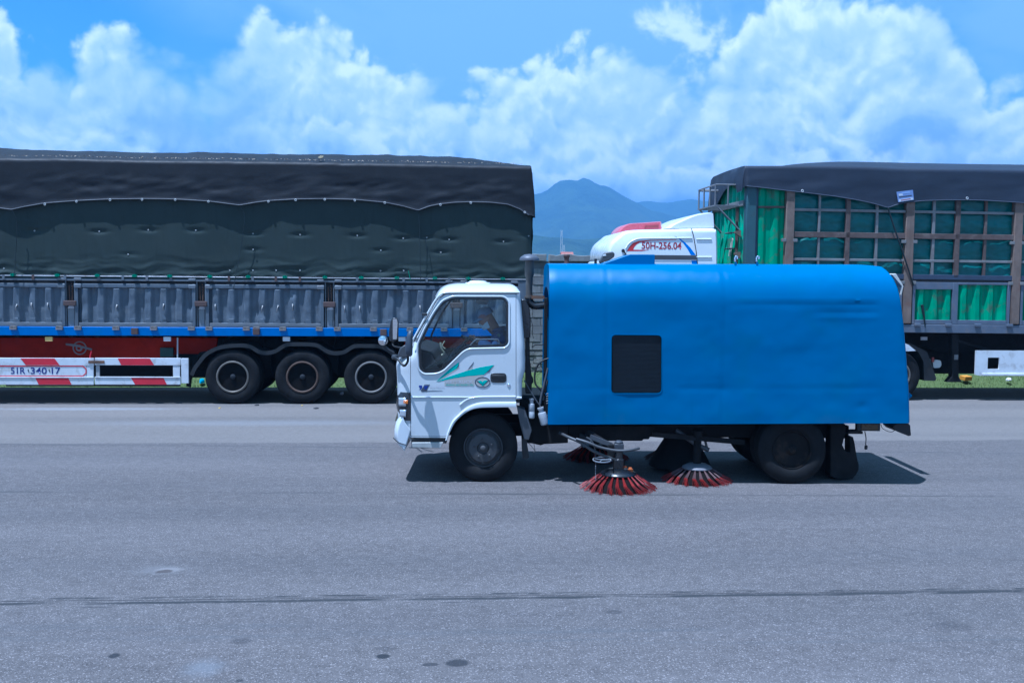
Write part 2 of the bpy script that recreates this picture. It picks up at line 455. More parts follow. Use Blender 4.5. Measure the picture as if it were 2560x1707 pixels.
def text(body, m, parent, x, z, d, width, height, name='lettering', bold=0.0, shear=0.0, yfn=None, angle=0.0):
    cu = bpy.data.curves.new('t', 'FONT'); cu.body = body; cu.size = 1.0; cu.offset = bold; cu.shear = shear; cu.extrude = 0.0; cu.resolution_u = 3
    t = bpy.data.objects.new('t', cu); C.objects.link(t)
    dg = bpy.context.evaluated_depsgraph_get(); dg.update()
    me = bpy.data.meshes.new_from_object(t.evaluated_get(dg)); bpy.data.objects.remove(t); bpy.data.curves.remove(cu)
    xs = [v.co.x for v in me.vertices]; ys = [v.co.y for v in me.vertices]
    x0, x1, y0, y1 = min(xs), max(xs), min(ys), max(ys); ca, sa = math.cos(angle), math.sin(angle)
    for v in me.vertices:
        a = (v.co.x - x0) / (x1 - x0) * width; b = (v.co.y - y0) / (y1 - y0) * height
        X, Z = x + a * ca - b * sa, z + a * sa + b * ca
        v.co = (X, d + (yfn(Z) if yfn else 0), Z)
    me.materials.clear(); me.materials.append(m)
    return link(name, me, parent, None)

class Frame:
    """a vertical plane through o turned by ang about z; S gives local (x, z) of a photo pixel on the plane d metres behind it"""
    def __init__(s, o, ang):
        s.o = Vector(o); s.a = ang; s.u = Vector((math.cos(ang), math.sin(ang), 0)); s.n = Vector((-math.sin(ang), math.cos(ang), 0))
    def S(s, px, py, d=0.0):
        r = ray(px, py); t = (d - (CAM - s.o).dot(s.n)) / r.dot(s.n)
        p = CAM + r * t; return ((p - s.o).dot(s.u), p.z - s.o.z)
    def P(s, px, py, d=0.0):
        x, z = s.S(px, py, d); return Vector((x, d, z))
    def L(s, pts, d=0.0): return [s.S(px, py, d) for px, py in pts]
    def L3(s, pts, d=0.0): return [s.P(px, py, d) for px, py in pts]
    def W(s, x, y, z=0.0): return s.o + s.u * x + s.n * y + Vector((0, 0, z))
def ground_at(px, py, z=0.0):
    r = ray(px, py); return CAM + r * ((z - CAMH) / r.z)
def nz(x, y, z=0.0, o=3): return noise.fractal(Vector((x, y, z)), 0.9, 2.0, o)

SW = Frame((-0.33, 11.87, 0), math.radians(0.5))
LT = Frame((-5.36, 19.12, 0), math.atan(0.074))
RT = Frame((9.4, 20.75, 0), math.atan(0.078))
WL = Frame((0.6, 24.5, 0.0), math.atan(0.078))

# ------------------------------------------------------------------ the setting
ANG = math.atan(0.078)
RDF = Frame((0, 0, 0), ANG)
def to_rd(p): return ((p - RDF.o).dot(RDF.u), (p - RDF.o).dot(RDF.n))
def struct(o): o['kind'] = 'structure'; return o

def road_material():
    m = bpy.data.materials.new('asphalt'); m.use_nodes = True
    t = NT(m.node_tree); p = t.n['Principled BSDF']
    co = t.new('ShaderNodeTexCoord').outputs['Object']
    x, v, z = t.sep(co)
    big = t.noise(t.vm('MULTIPLY', co, (0.25, 1.0, 1)), 0.5, 6, 0.6)
    band = t.noise(t.vm('MULTIPLY', co, (0.04, 1.0, 1)), 1.6, 4, 0.5)
    chip = t.voro(co, 130.0, out='Color'); cs = t.sep(chip)
    chip2 = t.noise(co, 60.0, 3, 0.7)
    tone = t.m('ADD', t.lin(big, 0.3, 0.7, -0.022, 0.022), t.lin(band, 0.3, 0.7, -0.010, 0.010))
    mott = t.noise(t.vm('MULTIPLY', co, (0.8, 1.0, 1)), 9.0, 6, 0.7)
    tone = t.m('ADD', tone, t.lin(mott, 0.3, 0.7, -0.030, 0.030))
    tone = t.m('ADD', tone, t.lin(chip2, 0.3, 0.7, -0.025, 0.025))
    tone = t.m('ADD', tone, t.m('MULTIPLY', t.ss(cs[0], 0.86, 0.97), 0.20))
    tone = t.m('SUBTRACT', tone, t.m('MULTIPLY', t.ss(cs[1], 0.84, 0.97), 0.06))
    k = t.m('MULTIPLY', t.m('ADD', tone, 0.165), 0.57)
    near = t.comb(t.m('MULTIPLY', k, 1.10), t.m('MULTIPLY', k, 0.98), t.m('MULTIPLY', k, 0.95))
    k2 = t.m('MULTIPLY', t.m('ADD', t.m('MULTIPLY', tone, 0.7), 0.235), 0.58)
    far = t.comb(t.m('MULTIPLY', k2, 1.10), t.m('MULTIPLY', k2, 0.98), t.m('MULTIPLY', k2, 0.90))
    edge = t.m('ADD', v, t.m('MULTIPLY', t.m('SUBTRACT', t.noise(co, 0.8, 4, 0.6), 0.5), 0.25))
    col = t.mix(t.ss(edge, 14.86, 15.0), near, far)
    # pale worn line and dusty band at the far side
    def line(px0, py0, px1, py1, width, cut0, cut1, stretch, colr, amt, wob=0.05):
        nonlocal col
        a, b = to_rd(ground_at(px0, py0)), to_rd(ground_at(px1, py1)); s = (b[1] - a[1]) / (b[0] - a[0])
        off = t.m('SUBTRACT', v, t.m('ADD', a[1] - s * a[0], t.m('MULTIPLY', x, s)))
        off = t.m('ADD', off, t.m('MULTIPLY', t.m('SUBTRACT', t.noise(t.vm('MULTIPLY', co, (1.0, 4.0, 1)), 1.2, 5, 0.65), 0.5), wob))
        prof = t.ss(t.m('ABSOLUTE', off), width, width * 0.35)
        brk = t.ss(t.noise(t.vm('MULTIPLY', co, (stretch, 9.0, 1)), 1.0, 6, 0.7), cut0, cut1)
        col = t.mix(t.m('MULTIPLY', t.m('MULTIPLY', prof, brk), amt), col, colr)
    line(0, 1497, 2560, 1470, 0.034, 0.45, 0.56, 2.4, (0.028, 0.029, 0.031), 0.85, 0.09)
    line(0, 1503, 2560, 1474, 0.011, 0.26, 0.44, 1.0, (0.022, 0.022, 0.024), 0.9, 0.07)
    line(0, 1510, 2560, 1478, 0.042, 0.39, 0.50, 1.6, (0.028, 0.029, 0.031), 0.92, 0.09)
    line(0, 1520, 2560, 1486, 0.018, 0.52, 0.62, 2.8, (0.035, 0.035, 0.038), 0.7, 0.09)
    line(0, 1276, 2560, 1268, 0.016, 0.60, 0.66, 0.9, (0.03, 0.03, 0.033), 0.8)
    line(1640, 1236, 2560, 1240, 0.06, 0.42, 0.60, 0.5, (0.045, 0.045, 0.046), 0.75)
    line(2100, 1128, 2560, 1132, 0.07, 0.4, 0.6, 0.6, (0.06, 0.06, 0.063), 0.7)
    line(0, 1575, 2560, 1600, 0.22, 0.45, 0.65, 0.25, (0.085, 0.087, 0.092), 0.5, 0.3)
    cr_ = t.voro(t.vm('ADD', t.vm('MULTIPLY', co, (0.55, 1.0, 1)), t.vm('SCALE', t.noise(co, 1.5, 4, 0.6, out='Color'), scale=0.9)), 0.42, 'DISTANCE_TO_EDGE')
    crm = t.m('MULTIPLY', t.ss(cr_, 0.006, 0.001), t.ss(t.noise(co, 0.35, 3, 0.5), 0.50, 0.62))
    col = t.mix(t.m('MULTIPLY', crm, 0.22), col, (0.03, 0.03, 0.033))
    lane = t.ss(t.noise(t.vm('MULTIPLY', co, (0.015, 0.9, 1)), 1.0, 2, 0.5), 0.45, 0.65)
    col = t.mix(t.m('MULTIPLY', lane, 0.16), col, (0.055, 0.055, 0.06))
    # oil drops, patches
    def blot(px, py, wx, wy, colr, amt, rag=0.5, soft=0.25):
        nonlocal col
        c0 = to_rd(ground_at(px, py)); e = to_rd(ground_at(px + wx, py)); g = to_rd(ground_at(px, py - wy))
        rx, ry = abs(e[0] - c0[0]), max(0.02, abs(g[1] - c0[1]))
        dx = t.m('DIVIDE', t.m('SUBTRACT', x, c0[0]), rx); dy = t.m('DIVIDE', t.m('SUBTRACT', v, c0[1]), ry)
        d = t.m('SQRT', t.m('ADD', t.m('MULTIPLY', dx, dx), t.m('MULTIPLY', dy, dy)))
        d = t.m('ADD', d, t.m('MULTIPLY', t.m('SUBTRACT', t.noise(co, 9.0, 5, 0.65), 0.5), rag * 2))
        col = t.mix(t.m('MULTIPLY', t.ss(d, 1.0 + soft, 1.0 - soft), amt), col, colr)
    blot(215, 1022, 210, 3, (0.24, 0.25, 0.27), 0.5, 0.9, 0.5)
    blot(640, 1057, 360, 6, (0.22, 0.225, 0.24), 0.32, 0.9, 0.7)
    blot(400, 1424, 60, 11, (0.15, 0.14, 0.14), 0.5, 1.0, 0.6)
    blot(422, 1424, 34, 5, (0.19, 0.175, 0.17), 0.7, 0.9)
    blot(412, 1427, 22, 4, (0.05, 0.04, 0.038), 0.8, 1.2)
    for a in ((284, 1638, 14, 6, 0.9), (958, 1640, 17, 6, 0.95), (1142, 1656, 30, 9, 0.85), (1075, 1660, 22, 4, 0.7), (965, 1620, 26, 6, 0.35), (602, 1602, 26, 7, 0.4), (1535, 1529, 20, 5, 0.4), (2380, 1565, 50, 12, 0.3), (600, 1700, 10, 4, 0.7)):
        blot(a[0], a[1], a[2], a[3], (0.022, 0.023, 0.027), a[4], 0.35)
    blot(510, 1668, 45, 18, (0.16, 0.165, 0.18), 0.5, 1.0, 0.8)
    t.put(p.inputs['Base Color'], col)
    p.inputs['Roughness'].default_value = 0.88; p.inputs['Specular IOR Level'].default_value = 0.3
    h = t.m('ADD', t.m('MULTIPLY', cs[2], 0.5), chip2)
    t.put(p.inputs['Normal'], t.bump(h, 0.5, 0.006))
    return m

g = MB(); g.add([(-9000, -300, -0.42), (9000, -300, -0.42), (9000, 9000, -0.42), (-9000, 9000, -0.42)], [(0, 1, 2, 3)])
struct(g.obj('ground', mat('earth', (0.10, 0.09, 0.06), 0.95, var=0.3, vscale=0.02), None, None))
g = MB(); g.grid(20, 6, lambda a, b: (-300 + 600 * a, -60 + 82.45 * b, 0.0))
o = struct(g.obj('road', road_material(), None, None)); o.rotation_euler = (0, 0, ANG)

def verge_z(x, v):
    z = sinterp([(22.2, -0.004), (22.42, -0.006), (22.66, -0.19), (23.4, -0.17), (24.0, -0.02), (24.45, 0.18), (25.5, 0.19)], v)
    return z + 0.025 * nz(x * 1.3, v * 1.3) * min(1, max(0, (v - 22.5) * 2))
def verge_material():
    m = bpy.data.materials.new('turf_and_dirt'); m.use_nodes = True
    t = NT(m.node_tree); p = t.n['Principled BSDF']
    co = t.new('ShaderNodeTexCoord').outputs['Object']; x, v, z = t.sep(co)
    n = t.noise(co, 3.0, 6, 0.65)
    dirt = t.mix(t.noise(co, 20, 5, 0.6), (0.055, 0.048, 0.042), (0.17, 0.15, 0.13))
    turf = t.mix(t.noise(co, 14, 5, 0.6), (0.05, 0.085, 0.02), (0.11, 0.14, 0.04))
    e = t.m('ADD', v, t.m('MULTIPLY', t.m('SUBTRACT', n, 0.5), 0.9))
    t.put(p.inputs['Base Color'], t.mix(t.ss(e, 22.85, 23.05), dirt, turf))
    p.inputs['Roughness'].default_value = 0.95
    t.put(p.inputs['Normal'], t.bump(t.noise(co, 30, 4, 0.6), 0.6, 0.03))
    return m
g = MB(); g.grid(260, 26, lambda a, b: (-26 + 52 * a, 22.38 + 2.32 * b, verge_z(-26 + 52 * a, 22.38 + 2.32 * b)))
o = struct(g.obj('verge', verge_material(), None, 60)); o.rotation_euler = (0, 0, ANG)
# grass blades along the verge
r = random.Random(11); V = []; Fc = []
for i in range(26000):
    x = r.uniform(-14, 18); v = 22.85 + 1.6 * r.random() ** 0.8
    if noise.noise(Vector((x * 1.1, v * 2.2, 4))) + (v - 22.95) * 1.6 < -0.05: continue
    h = r.uniform(0.035, 0.11) * (0.7 + 0.6 * max(0, noise.noise(Vector((x * 2, v * 2, 9))) + 0.5)); a = r.uniform(0, 6.28); b = r.uniform(0.004, 0.008); z = verge_z(x, v) - 0.01
    lx, ly = r.gauss(0, 0.03), r.gauss(0, 0.03); k = len(V)
    V += [(x - b * math.cos(a), v - b * math.sin(a), z), (x + b * math.cos(a), v + b * math.sin(a), z), (x + lx, v + ly, z + h)]; Fc.append((k, k + 1, k + 2))
me = bpy.data.meshes.new('grass'); me.from_pydata(V, [], Fc)
gm = mat('grass_blade', (0.12, 0.19, 0.05), 0.7, var=0.45, vscale=2.5, dirt=(0.20, 0.18, 0.07), dscale=1.2, damt=0.6); me.materials.append(gm)
o = link('grass', me, None, None); o.rotation_euler = (0, 0, ANG); tag(o, 'short green grass growing along the foot of the block wall', None, kind='stuff')

# ------------------------------------------------------------------ block wall
def wall_material():
    m = bpy.data.materials.new('blockwork'); m.use_nodes = True
    t = NT(m.node_tree); p = t.n['Principled BSDF']; co = t.new('ShaderNodeTexCoord').outputs['Object']; x, y, z = t.sep(co)
    br = t.new('ShaderNodeTexBrick'); t.put(br.inputs['Vector'], t.comb(x, z, 0.0)); br.inputs['Scale'].default_value = 1.0
    br.inputs['Brick Width'].default_value = 0.4; br.inputs['Row Height'].default_value = 0.2; br.inputs['Mortar Size'].default_value = 0.012
    br.inputs['Color1'].default_value = (0.20, 0.20, 0.20, 1); br.inputs['Color2'].default_value = (0.26, 0.255, 0.25, 1); br.inputs['Mortar'].default_value = (0.15, 0.15, 0.15, 1)
    n = t.lin(t.noise(co, 3, 6, 0.6), 0.3, 0.7, 0.8, 1.15)
    t.put(p.inputs['Base Color'], t.mix(1.0, br.outputs['Color'], t.comb(n, n, n), 'MULTIPLY')); p.inputs['Roughness'].default_value = 0.95
    t.put(p.inputs['Normal'], t.bump(br.outputs['Fac'], 0.5, 0.02, t.bump(t.noise(co, 40, 4, 0.6), 0.3, 0.01)))
    return m
wl = thing('block_wall', 'long grey concrete block wall with rough stone courses at its foot behind the parked trailers', 'wall', WL.o, ANG)
BX0, BX1 = -1.3, 3.6
mortar = mat('mortar', (0.17, 0.17, 0.17), 0.95, var=0.2, bump=0.4)
wm = wall_material()
MB().box(-40, BX0, 0.0, 0.2, -0.4, 2.9).obj('wall_panel', wm, wl, None)
MB().box(BX1, 40, 0.0, 0.2, -0.4, 2.9).obj('wall_panel', wm, wl, None)
MB().box(BX0, BX1, 0.02, 0.2, -0.4, 2.9).obj('wall_core', mortar, wl, None)
bm_ = [mat('block_' + n, c, 0.95, var=0.16, vscale=5, bump=0.5, bscale=60, grime=(0.12, 0.12, 0.12)) for n, c in (('pale', (0.30, 0.295, 0.285)), ('mid', (0.25, 0.25, 0.245)), ('dark', (0.21, 0.212, 0.215)))]
r = random.Random(5)
blocks = []
for mt in bm_:
    for k in range(2):
        b = MB(); w_, h_ = 0.193, 0.094; b.box(-w_, w_, 0, 0.14, -h_, h_)
        me = b.mesh('block'); me.materials.append(mt); blocks.append(me)
zrow = 0.72; row = 0
while zrow < 2.65:
    x = BX0 + (0.2 if row % 2 else 0.0) + 0.2
    if row % 2:
        inst('block', blocks[row % 6], wl, (BX0 + 0.1, r.uniform(0, 0.004), zrow + 0.1), scale=(0.48, 1, 1))
    while x + 0.2 <= BX1 + 0.01:
        inst('block', r.choice(blocks), wl, (x, r.uniform(-0.006, 0.006), zrow + 0.1 + r.uniform(-0.002, 0.002)), rot=(0, r.uniform(-0.004, 0.004), 0)); x += 0.4
    if x - 0.2 < BX1 - 0.05: inst('block', r.choice(blocks), wl, (BX1 - 0.1, 0, zrow + 0.1), scale=(0.48, 1, 1))
    zrow += 0.2; row += 1
smat = [mat('stone_' + n, c, 0.95, var=0.25, vscale=7, bump=0.7, bscale=30) for n, c in (('pale', (0.30, 0.29, 0.27)), ('dark', (0.22, 0.22, 0.21)))]
stones = []
for k in range(4):
    b = MB(); q = rounded([(-0.1, -0.045), (0.1 + 0.006 * k, -0.047), (0.098, 0.044), (-0.102, 0.046 - 0.003 * k)], 0.018, 2); b.prism(q, 0.0, 0.12)
    me = b.mesh('stone'); me.materials.append(smat[k % 2]); me.shade_smooth(); me.set_sharp_from_angle(angle=0.6); stones.append(me)
for rw in range(6):
    z = 0.16 + rw * 0.094; x = BX0 + (0.11 if rw % 2 else 0.0)
    while x < BX1 - 0.05:
        sx = r.uniform(0.8, 1.35); w_ = 0.2 * sx
        if x + w_ > BX1: break
        inst('stone', r.choice(stones), wl, (x + w_ / 2, r.uniform(-0.015, 0.01), z + r.uniform(-0.006, 0.006)), rot=(0, r.uniform(-0.05, 0.05), 0), scale=(sx * 0.93, 1, r.uniform(0.86, 0.98)))
        x += w_
for x0 in [i * 1.05 - 6 for i in range(20)]:       # ragged coping
    x1 = x0 + r.uniform(0.9, 1.04)
    top = [(x0 + (x1 - x0) * i / 6, 3.06 + r.uniform(-0.02, 0.025)) for i in range(7)]
    MB().prism([(x0, 2.9), (x1, 2.9)] + top[::-1], -0.06, 0.24).obj('coping_stone', bm_[1], wl, None, bevel=0.012)

# ------------------------------------------------------------------ far hills, masts, a house
def mountain():
    ridge = [(-3000, 470), (-600, 430), (300, 440), (900, 425), (1150, 440), (1300, 490), (1335, 485), (1360, 479), (1388, 462), (1398, 456), (1424, 451), (1440, 455), (1451, 449), (1466, 450), (1479, 457), (1496, 465), (1515, 469), (1530, 476), (1556, 489), (1588, 506), (1640, 530), (1800, 560), (2100, 590), (3000, 640), (6000, 680)]
    ridge2 = [(-3000, 520), (1000, 520), (1300, 530), (1560, 512), (1600, 504), (1680, 501), (1764, 498), (1900, 500), (2200, 480), (3000, 500), (6000, 560)]
    foot = [(-3000, 600), (1200, 560), (1340, 583), (1400, 592), (1450, 598), (1520, 590), (1600, 584), (1700, 590), (2000, 580), (3000, 600), (6000, 620)]
    Y1, Y2, Y3 = 3000.0, 3600.0, 1700.0
    def prof(pts, Y):
        out = []
        for px, py in pts:
            rr = ray(px, py); p = CAM + rr * (Y / rr.y); out.append((p.x, p.z))
        return out
    P1, P2, P3 = prof(ridge, Y1), prof(ridge2, Y2), prof(foot, Y3)
    nx, ny = 420, 110
    def f(a, b):
        x = -3600 + 7200 * a; y = 1250 + 3500 * b
        w1 = 60 * nz(x / 500, y / 500, 1)
        def rd(P, Y, s, k):
            h = sinterp(P, x * (Y / max(y, 1)) if False else x)
            d = y - (Y + w1 * (0 if abs(y - Y) < 1 else 1))
            g = nz(x / 240.0, y / 420.0, k, 5)
            return h - abs(d) * s * (1 + 0.35 * g) + 0.09 * h * g * min(1, abs(d) / 120)
        h = max(rd(P1, Y1, 0.34, 2.0), rd(P2, Y2, 0.5, 5.0), rd(P3, Y3, 0.28, 8.0))
        h += 5 * nz(x / 60, y / 60, 3, 4)
        return (x, y, max(-2.0, h))
    g = MB(); g.grid(nx, ny, f)
    m = bpy.data.materials.new('forested_slope'); m.use_nodes = True; t = NT(m.node_tree); p = t.n['Principled BSDF']
    co = t.new('ShaderNodeTexCoord').outputs['Object']
    c = t.mix(t.ss(t.noise(co, 0.012, 8, 0.65), 0.35, 0.65), (0.012, 0.028, 0.014), (0.035, 0.062, 0.026))
    c = t.mix(t.m('MULTIPLY', t.ss(t.noise(co, 0.004, 6, 0.6), 0.52, 0.66), 0.7), c, (0.05, 0.075, 0.032))
    t.put(p.inputs['Base Color'], c); p.inputs['Roughness'].default_value = 0.95; p.inputs['Specular IOR Level'].default_value = 0.1
    t.put(p.inputs['Normal'], t.bump(t.noise(co, 0.03, 6, 0.65), 0.9, 14.0))
    struct(g.obj('mountain', m, None, 80))
mountain()
pale = mat('galvanised', (0.62, 0.63, 0.64), 0.5, 0.3)
for (px, pt, lab) in ((1404, 575, 'taller pale lattice mast far beyond the wall in front of the mountain'), (1410, 612, 'shorter pale lattice mast far beyond the wall beside the taller mast')):
    Y = 320.0; rr = ray(px, pt); top = CAM + rr * (Y / rr.y)
    t = thing('radio_mast', lab, 'mast', (top.x, top.y, -0.42), 0, 'radio masts beyond the wall')
    H = top.z + 0.42; k = 7
    b = MB(); b.box(-0.8, 0.8, -0.8, 0.8, 0, 0.4); b.obj('footing', mat('concrete', (0.4, 0.4, 0.39), 0.9), t, None)
    for sx, sy in ((-1, -1), (1, -1), (1, 1), (-1, 1)):
        MB().bar((0.55 * sx, 0.55 * sy, 0.4), (0.2 * sx, 0.2 * sy, H), 0.08, 0.08).obj('mast_leg', pale, t, None)
    b = MB()
    for i in range(k):
        z0, z1 = 0.4 + (H - 0.4) * i / k, 0.4 + (H - 0.4) * (i + 1) / k
        s0, s1 = 0.55 - 0.35 * i / k, 0.55 - 0.35 * (i + 1) / k
        for (ax, ay), (bx, by) in (((-1, -1), (1, -1)), ((1, -1), (1, 1)), ((1, 1), (-1, 1)), ((-1, 1), (-1, -1))):
            b.bar((s0 * ax, s0 * ay, z0), (s1 * bx, s1 * by, z1), 0.045, 0.045)
    b.obj('lattice', pale, t, None)
# a house whose roof shows over the wall
rr = ray(1417, 631); hp = CAM + rr * (240.0 / rr.y)
hs = thing('house', 'small red roofed house showing its ridge above the block wall', 'house', (hp.x, hp.y, -0.42), 0.1)
hp.z += 0.42
hw = mat('render_wall', (0.62, 0.58, 0.52), 0.9)
MB().box(-1.3, 1.3, -2.0, 2.0, -0.05, hp.z - 1.3).obj('wall', hw, hs, None)
rf = MB().prismx([(-2.4, hp.z - 1.6), (0, hp.z), (2.4, hp.z - 1.6), (2.4, hp.z - 1.5), (0, hp.z + 0.1), (-2.4, hp.z - 1.5)], -1.5, 1.5).obj('roof', mat('roof_tile', (0.30, 0.10, 0.07), 0.8, var=0.3), hs, None)
for x in (-.75, .75):
    wn = MB().box(x - 0.3, x + 0.3, -2.05, -1.9, 1.2, 2.5).obj('window', mat('window_frame', (0.5, 0.5, 0.5), 0.6), hs, None)
    MB().box(x - 0.25, x + 0.25, -2.07, -2.04, 1.28, 2.42).obj('pane', mat('dark_glass', (0.03, 0.04, 0.05), 0.1), wn, None)
d_ = MB().box(-0.38, 0.38, -2.04, -1.9, 0, 2.1).obj('door', mat('brown_wood', (0.16, 0.09, 0.05), 0.7), hs, None)
# the air between here and the hills
hz = MB().box(-4200, 4200, -320, 4300, -1.2, 345).obj('haze', None, None, None)
hm = bpy.data.materials.new('haze'); hm.use_nodes = True; t = NT(hm.node_tree); t.n.clear()
ho = t.new('ShaderNodeOutputMaterial'); pv = t.new('ShaderNodeVolumePrincipled'); pv.inputs['Color'].default_value = (0.28, 0.55, 1.0, 1)
pv.inputs['Density'].default_value = 0.00036; pv.inputs['Anisotropy'].default_value = 0.2; t.l.new(pv.outputs[0], ho.inputs['Volume'])
hz.data.materials.append(hm); hz['kind'] = 'stuff'; hz['label'] = 'thin blue haze over the hills'

# ------------------------------------------------------------------ shared paints
white = mat('white_paint', (0.56, 0.58, 0.59), 0.32, var=0.03, vscale=1.2, coat=0.6, dirt=(0.52, 0.50, 0.46), dscale=2.6, damt=0.16)
blue = mat('blue_paint', (0.0004, 0.112, 0.285), 0.42, var=0.06, vscale=0.9, spec=0.35, coat=0.0, dirt=(0.003, 0.115, 0.24), dscale=1.1, damt=0.5, bump=0.03, bscale=12)
black = mat('black_plastic', (0.009, 0.0095, 0.011), 0.5, var=0.2)
satin = mat('satin_black', (0.02, 0.021, 0.024), 0.28, var=0.15, coat=0.3)
chassis_m = mat('chassis_black', (0.009, 0.009, 0.010), 0.8, var=0.35, dirt=(0.026, 0.024, 0.022), damt=0.5, spec=0.25)
rubber = mat('tyre_rubber', (0.012, 0.012, 0.013), 0.8, var=0.25, dirt=(0.030, 0.029, 0.028), dscale=5, damt=0.35, bump=0.2, bscale=80, spec=0.15)
rim_dark = mat('dusty_rim', (0.055, 0.055, 0.058), 0.6, 0.1, var=0.25, dirt=(0.05, 0.042, 0.036), damt=0.6)
steel = mat('grey_steel', (0.32, 0.33, 0.35), 0.45, 0.6, var=0.15)
chrome = mat('chrome', (0.82, 0.83, 0.85), 0.08, 1.0, var=0.02)
grey_dark = mat('dark_grey_plastic', (0.06, 0.063, 0.07), 0.45, var=0.1)
rusty = mat('rusty_steel', (0.13, 0.075, 0.05), 0.8, 0.1, var=0.35, dirt=(0.20, 0.09, 0.04), dscale=6, damt=0.7)
pane_m = glass('side_glass', (0.88, 0.92, 0.93), 0.5)
mirror_m = mat('mirror_glass', (0.9, 0.92, 0.93), 0.02, 1.0, var=0.0)
cabin_m = mat('cabin_trim', (0.035, 0.036, 0.042), 0.8, var=0.15)
hose_m = mat('hose_rubber', (0.055, 0.055, 0.058), 0.5, var=0.15)

S, P, L = SW.S, SW.P, SW.L
sw = thing('sweeper_truck', 'street sweeper truck with white cab and rounded blue hopper driving along the road', 'truck', SW.o, SW.a)
CW = 1.90                                     # cab width
def cab_in(z): return 0.0 if z < 1.62 else 0.055 * ((z - 1.62) / 0.7) ** 1.3

# ---- cab shell: stacked plan outlines
FR = [(1092, 1003), (1060, 992), (1040, 990), (982, 989), (940, 988), (918, 986), (905, 990), (893, 1002), (880, 1016), (848, 1031), (800, 1055), (760, 1078), (742, 1089), (732, 1094), (722, 1102), (715, 1112), (711, 1124), (709, 1140)]
RR = [(1100, 1305), (998, 1305), (951, 1306), (925, 1313), (864, 1312), (800, 1307), (741, 1302), (732, 1301), (724, 1297), (717, 1290), (712, 1282), (709, 1266)]
frz = sorted((S(px, py)[1], S(px, py)[0]) for py, px in FR); rrz = sorted((S(px, py)[1], S(px, py)[0]) for py, px in RR)
def cab_ring(z, shrink=0.0, grow=0.0):
    x0, x1 = interp(frz, z) + shrink, interp(rrz, z) - shrink
    zt = S(1200, 709)[1]; zr = S(1200, 735)[1]
    y0 = cab_in(min(z, zr))
    if z > zr:
        q = min(1.0, (z - zr) / (zt - zr)); y0 += 0.30 * (1 - math.sqrt(max(0.0, 1 - q * q)))
    y0 += shrink; y1 = CW - y0
    rf, rb = 0.20 if z < 1.75 else 0.10, 0.07
    pts = []
    N1 = 26
    for i in range(N1 + 1): pts.append((x0 + rf + (x1 - rb - x0 - rf) * i / N1, y0))
    for i in range(1, 7): a = math.pi / 2 * i / 6; pts.append((x1 - rb + rb * math.sin(a), y0 + rb - rb * math.cos(a)))
    for i in range(1, 12): pts.append((x1, y0 + rb + (y1 - y0 - 2 * rb) * i / 12))
    for i in range(0, 7): a = math.pi / 2 * i / 6; pts.append((x1 - rb + rb * math.cos(a), y1 - rb + rb * math.sin(a)))
    for i in range(1, N1 + 1): pts.append((x1 - rb - (x1 - rb - x0 - rf) * i / N1, y1))
    for i in range(1, 9): a = math.pi / 2 * i / 8; pts.append((x0 + rf - rf * math.sin(a), y1 - rf + rf * math.cos(a)))
    nf = 14
    for i in range(1, nf):
        y = y1 - rf - (y1 - y0 - 2 * rf) * i / nf
        pts.append((x0 - 0.05 * (1 - ((y - CW / 2) / (CW / 2 - rf)) ** 2), y))
    for i in range(0, 8): a = math.pi / 2 * i / 8; pts.append((x0 + rf - rf * math.cos(a), y0 + rf - rf * math.sin(a)))
    return [(x, y, z) for x, y in pts]
zb, ztop = S(1100, 1094)[1], S(1200, 709.5)[1]
zs = [zb + (2.25 - zb) * i / 34 for i in range(35)] + [2.25 + (ztop - 2.25) * math.sin(math.pi / 2 * i / 12) for i in range(1, 13)]
cab = MB().loft([cab_ring(z) for z in zs]).obj('cab', white, sw, 30)
inner = MB().loft([cab_ring(z, 0.045) for z in [1.02 + (ztop - 0.05 - 1.02) * i / 20 for i in range(21)]]).obj('cut', None, sw)
win = rounded(L([(1046, 862), (1064, 822), (1087, 781), (1107, 754), (1131, 743.5), (1260, 744), (1270.5, 756), (1270.5, 858), (1262, 866.5), (1172, 868.5), (1157, 876), (1108, 924), (1092, 931), (1060, 932), (1049, 922)]), 0.045, 4)
cut_w = MB().prism(offset(win, -0.012), -0.3, CW + 0.3).obj('cut', None, sw)
arch = L([(1117, 1100), (1124, 1077), (1133, 1056), (1143, 1045), (1154, 1035), (1165, 1027.5), (1178, 1021.5), (1195, 1017.5), (1220, 1016.5), (1290.5, 1016.5), (1290.5, 998), (1345, 998), (1345, 1140), (1117, 1140)])
cut_a = MB().prism(arch, -0.3, CW + 0.3).obj('cut', None, sw)
# windscreen and rear window openings
wz0, wz1 = 1.70, 2.24
cut_f = MB().box(-1.6, interp(frz, wz0) + 0.0, 0.14, CW - 0.14, wz0, wz1)
cut_f = MB().prism([(-1.9, wz0), (interp(frz, wz0) + 0.16, wz0), (interp(frz, wz1) + 0.16, wz1), (-1.9, wz1)], 0.13, CW - 0.13).obj('cut', None, sw)
xr_ = interp(rrz, 1.9)
cut_r = MB().box(xr_ - 0.12, xr_ + 0.3, 0.35, CW - 0.35, 1.72, 2.15).obj('cut', None, sw)
hl = rounded(L([(986, 990), (1000, 982), (1026, 981), (1027, 1052), (1004, 1050), (990, 1035)]), 0.03, 3)
boolean(cab, [inner, cut_w, cut_a, cut_f, cut_r], smooth=30)
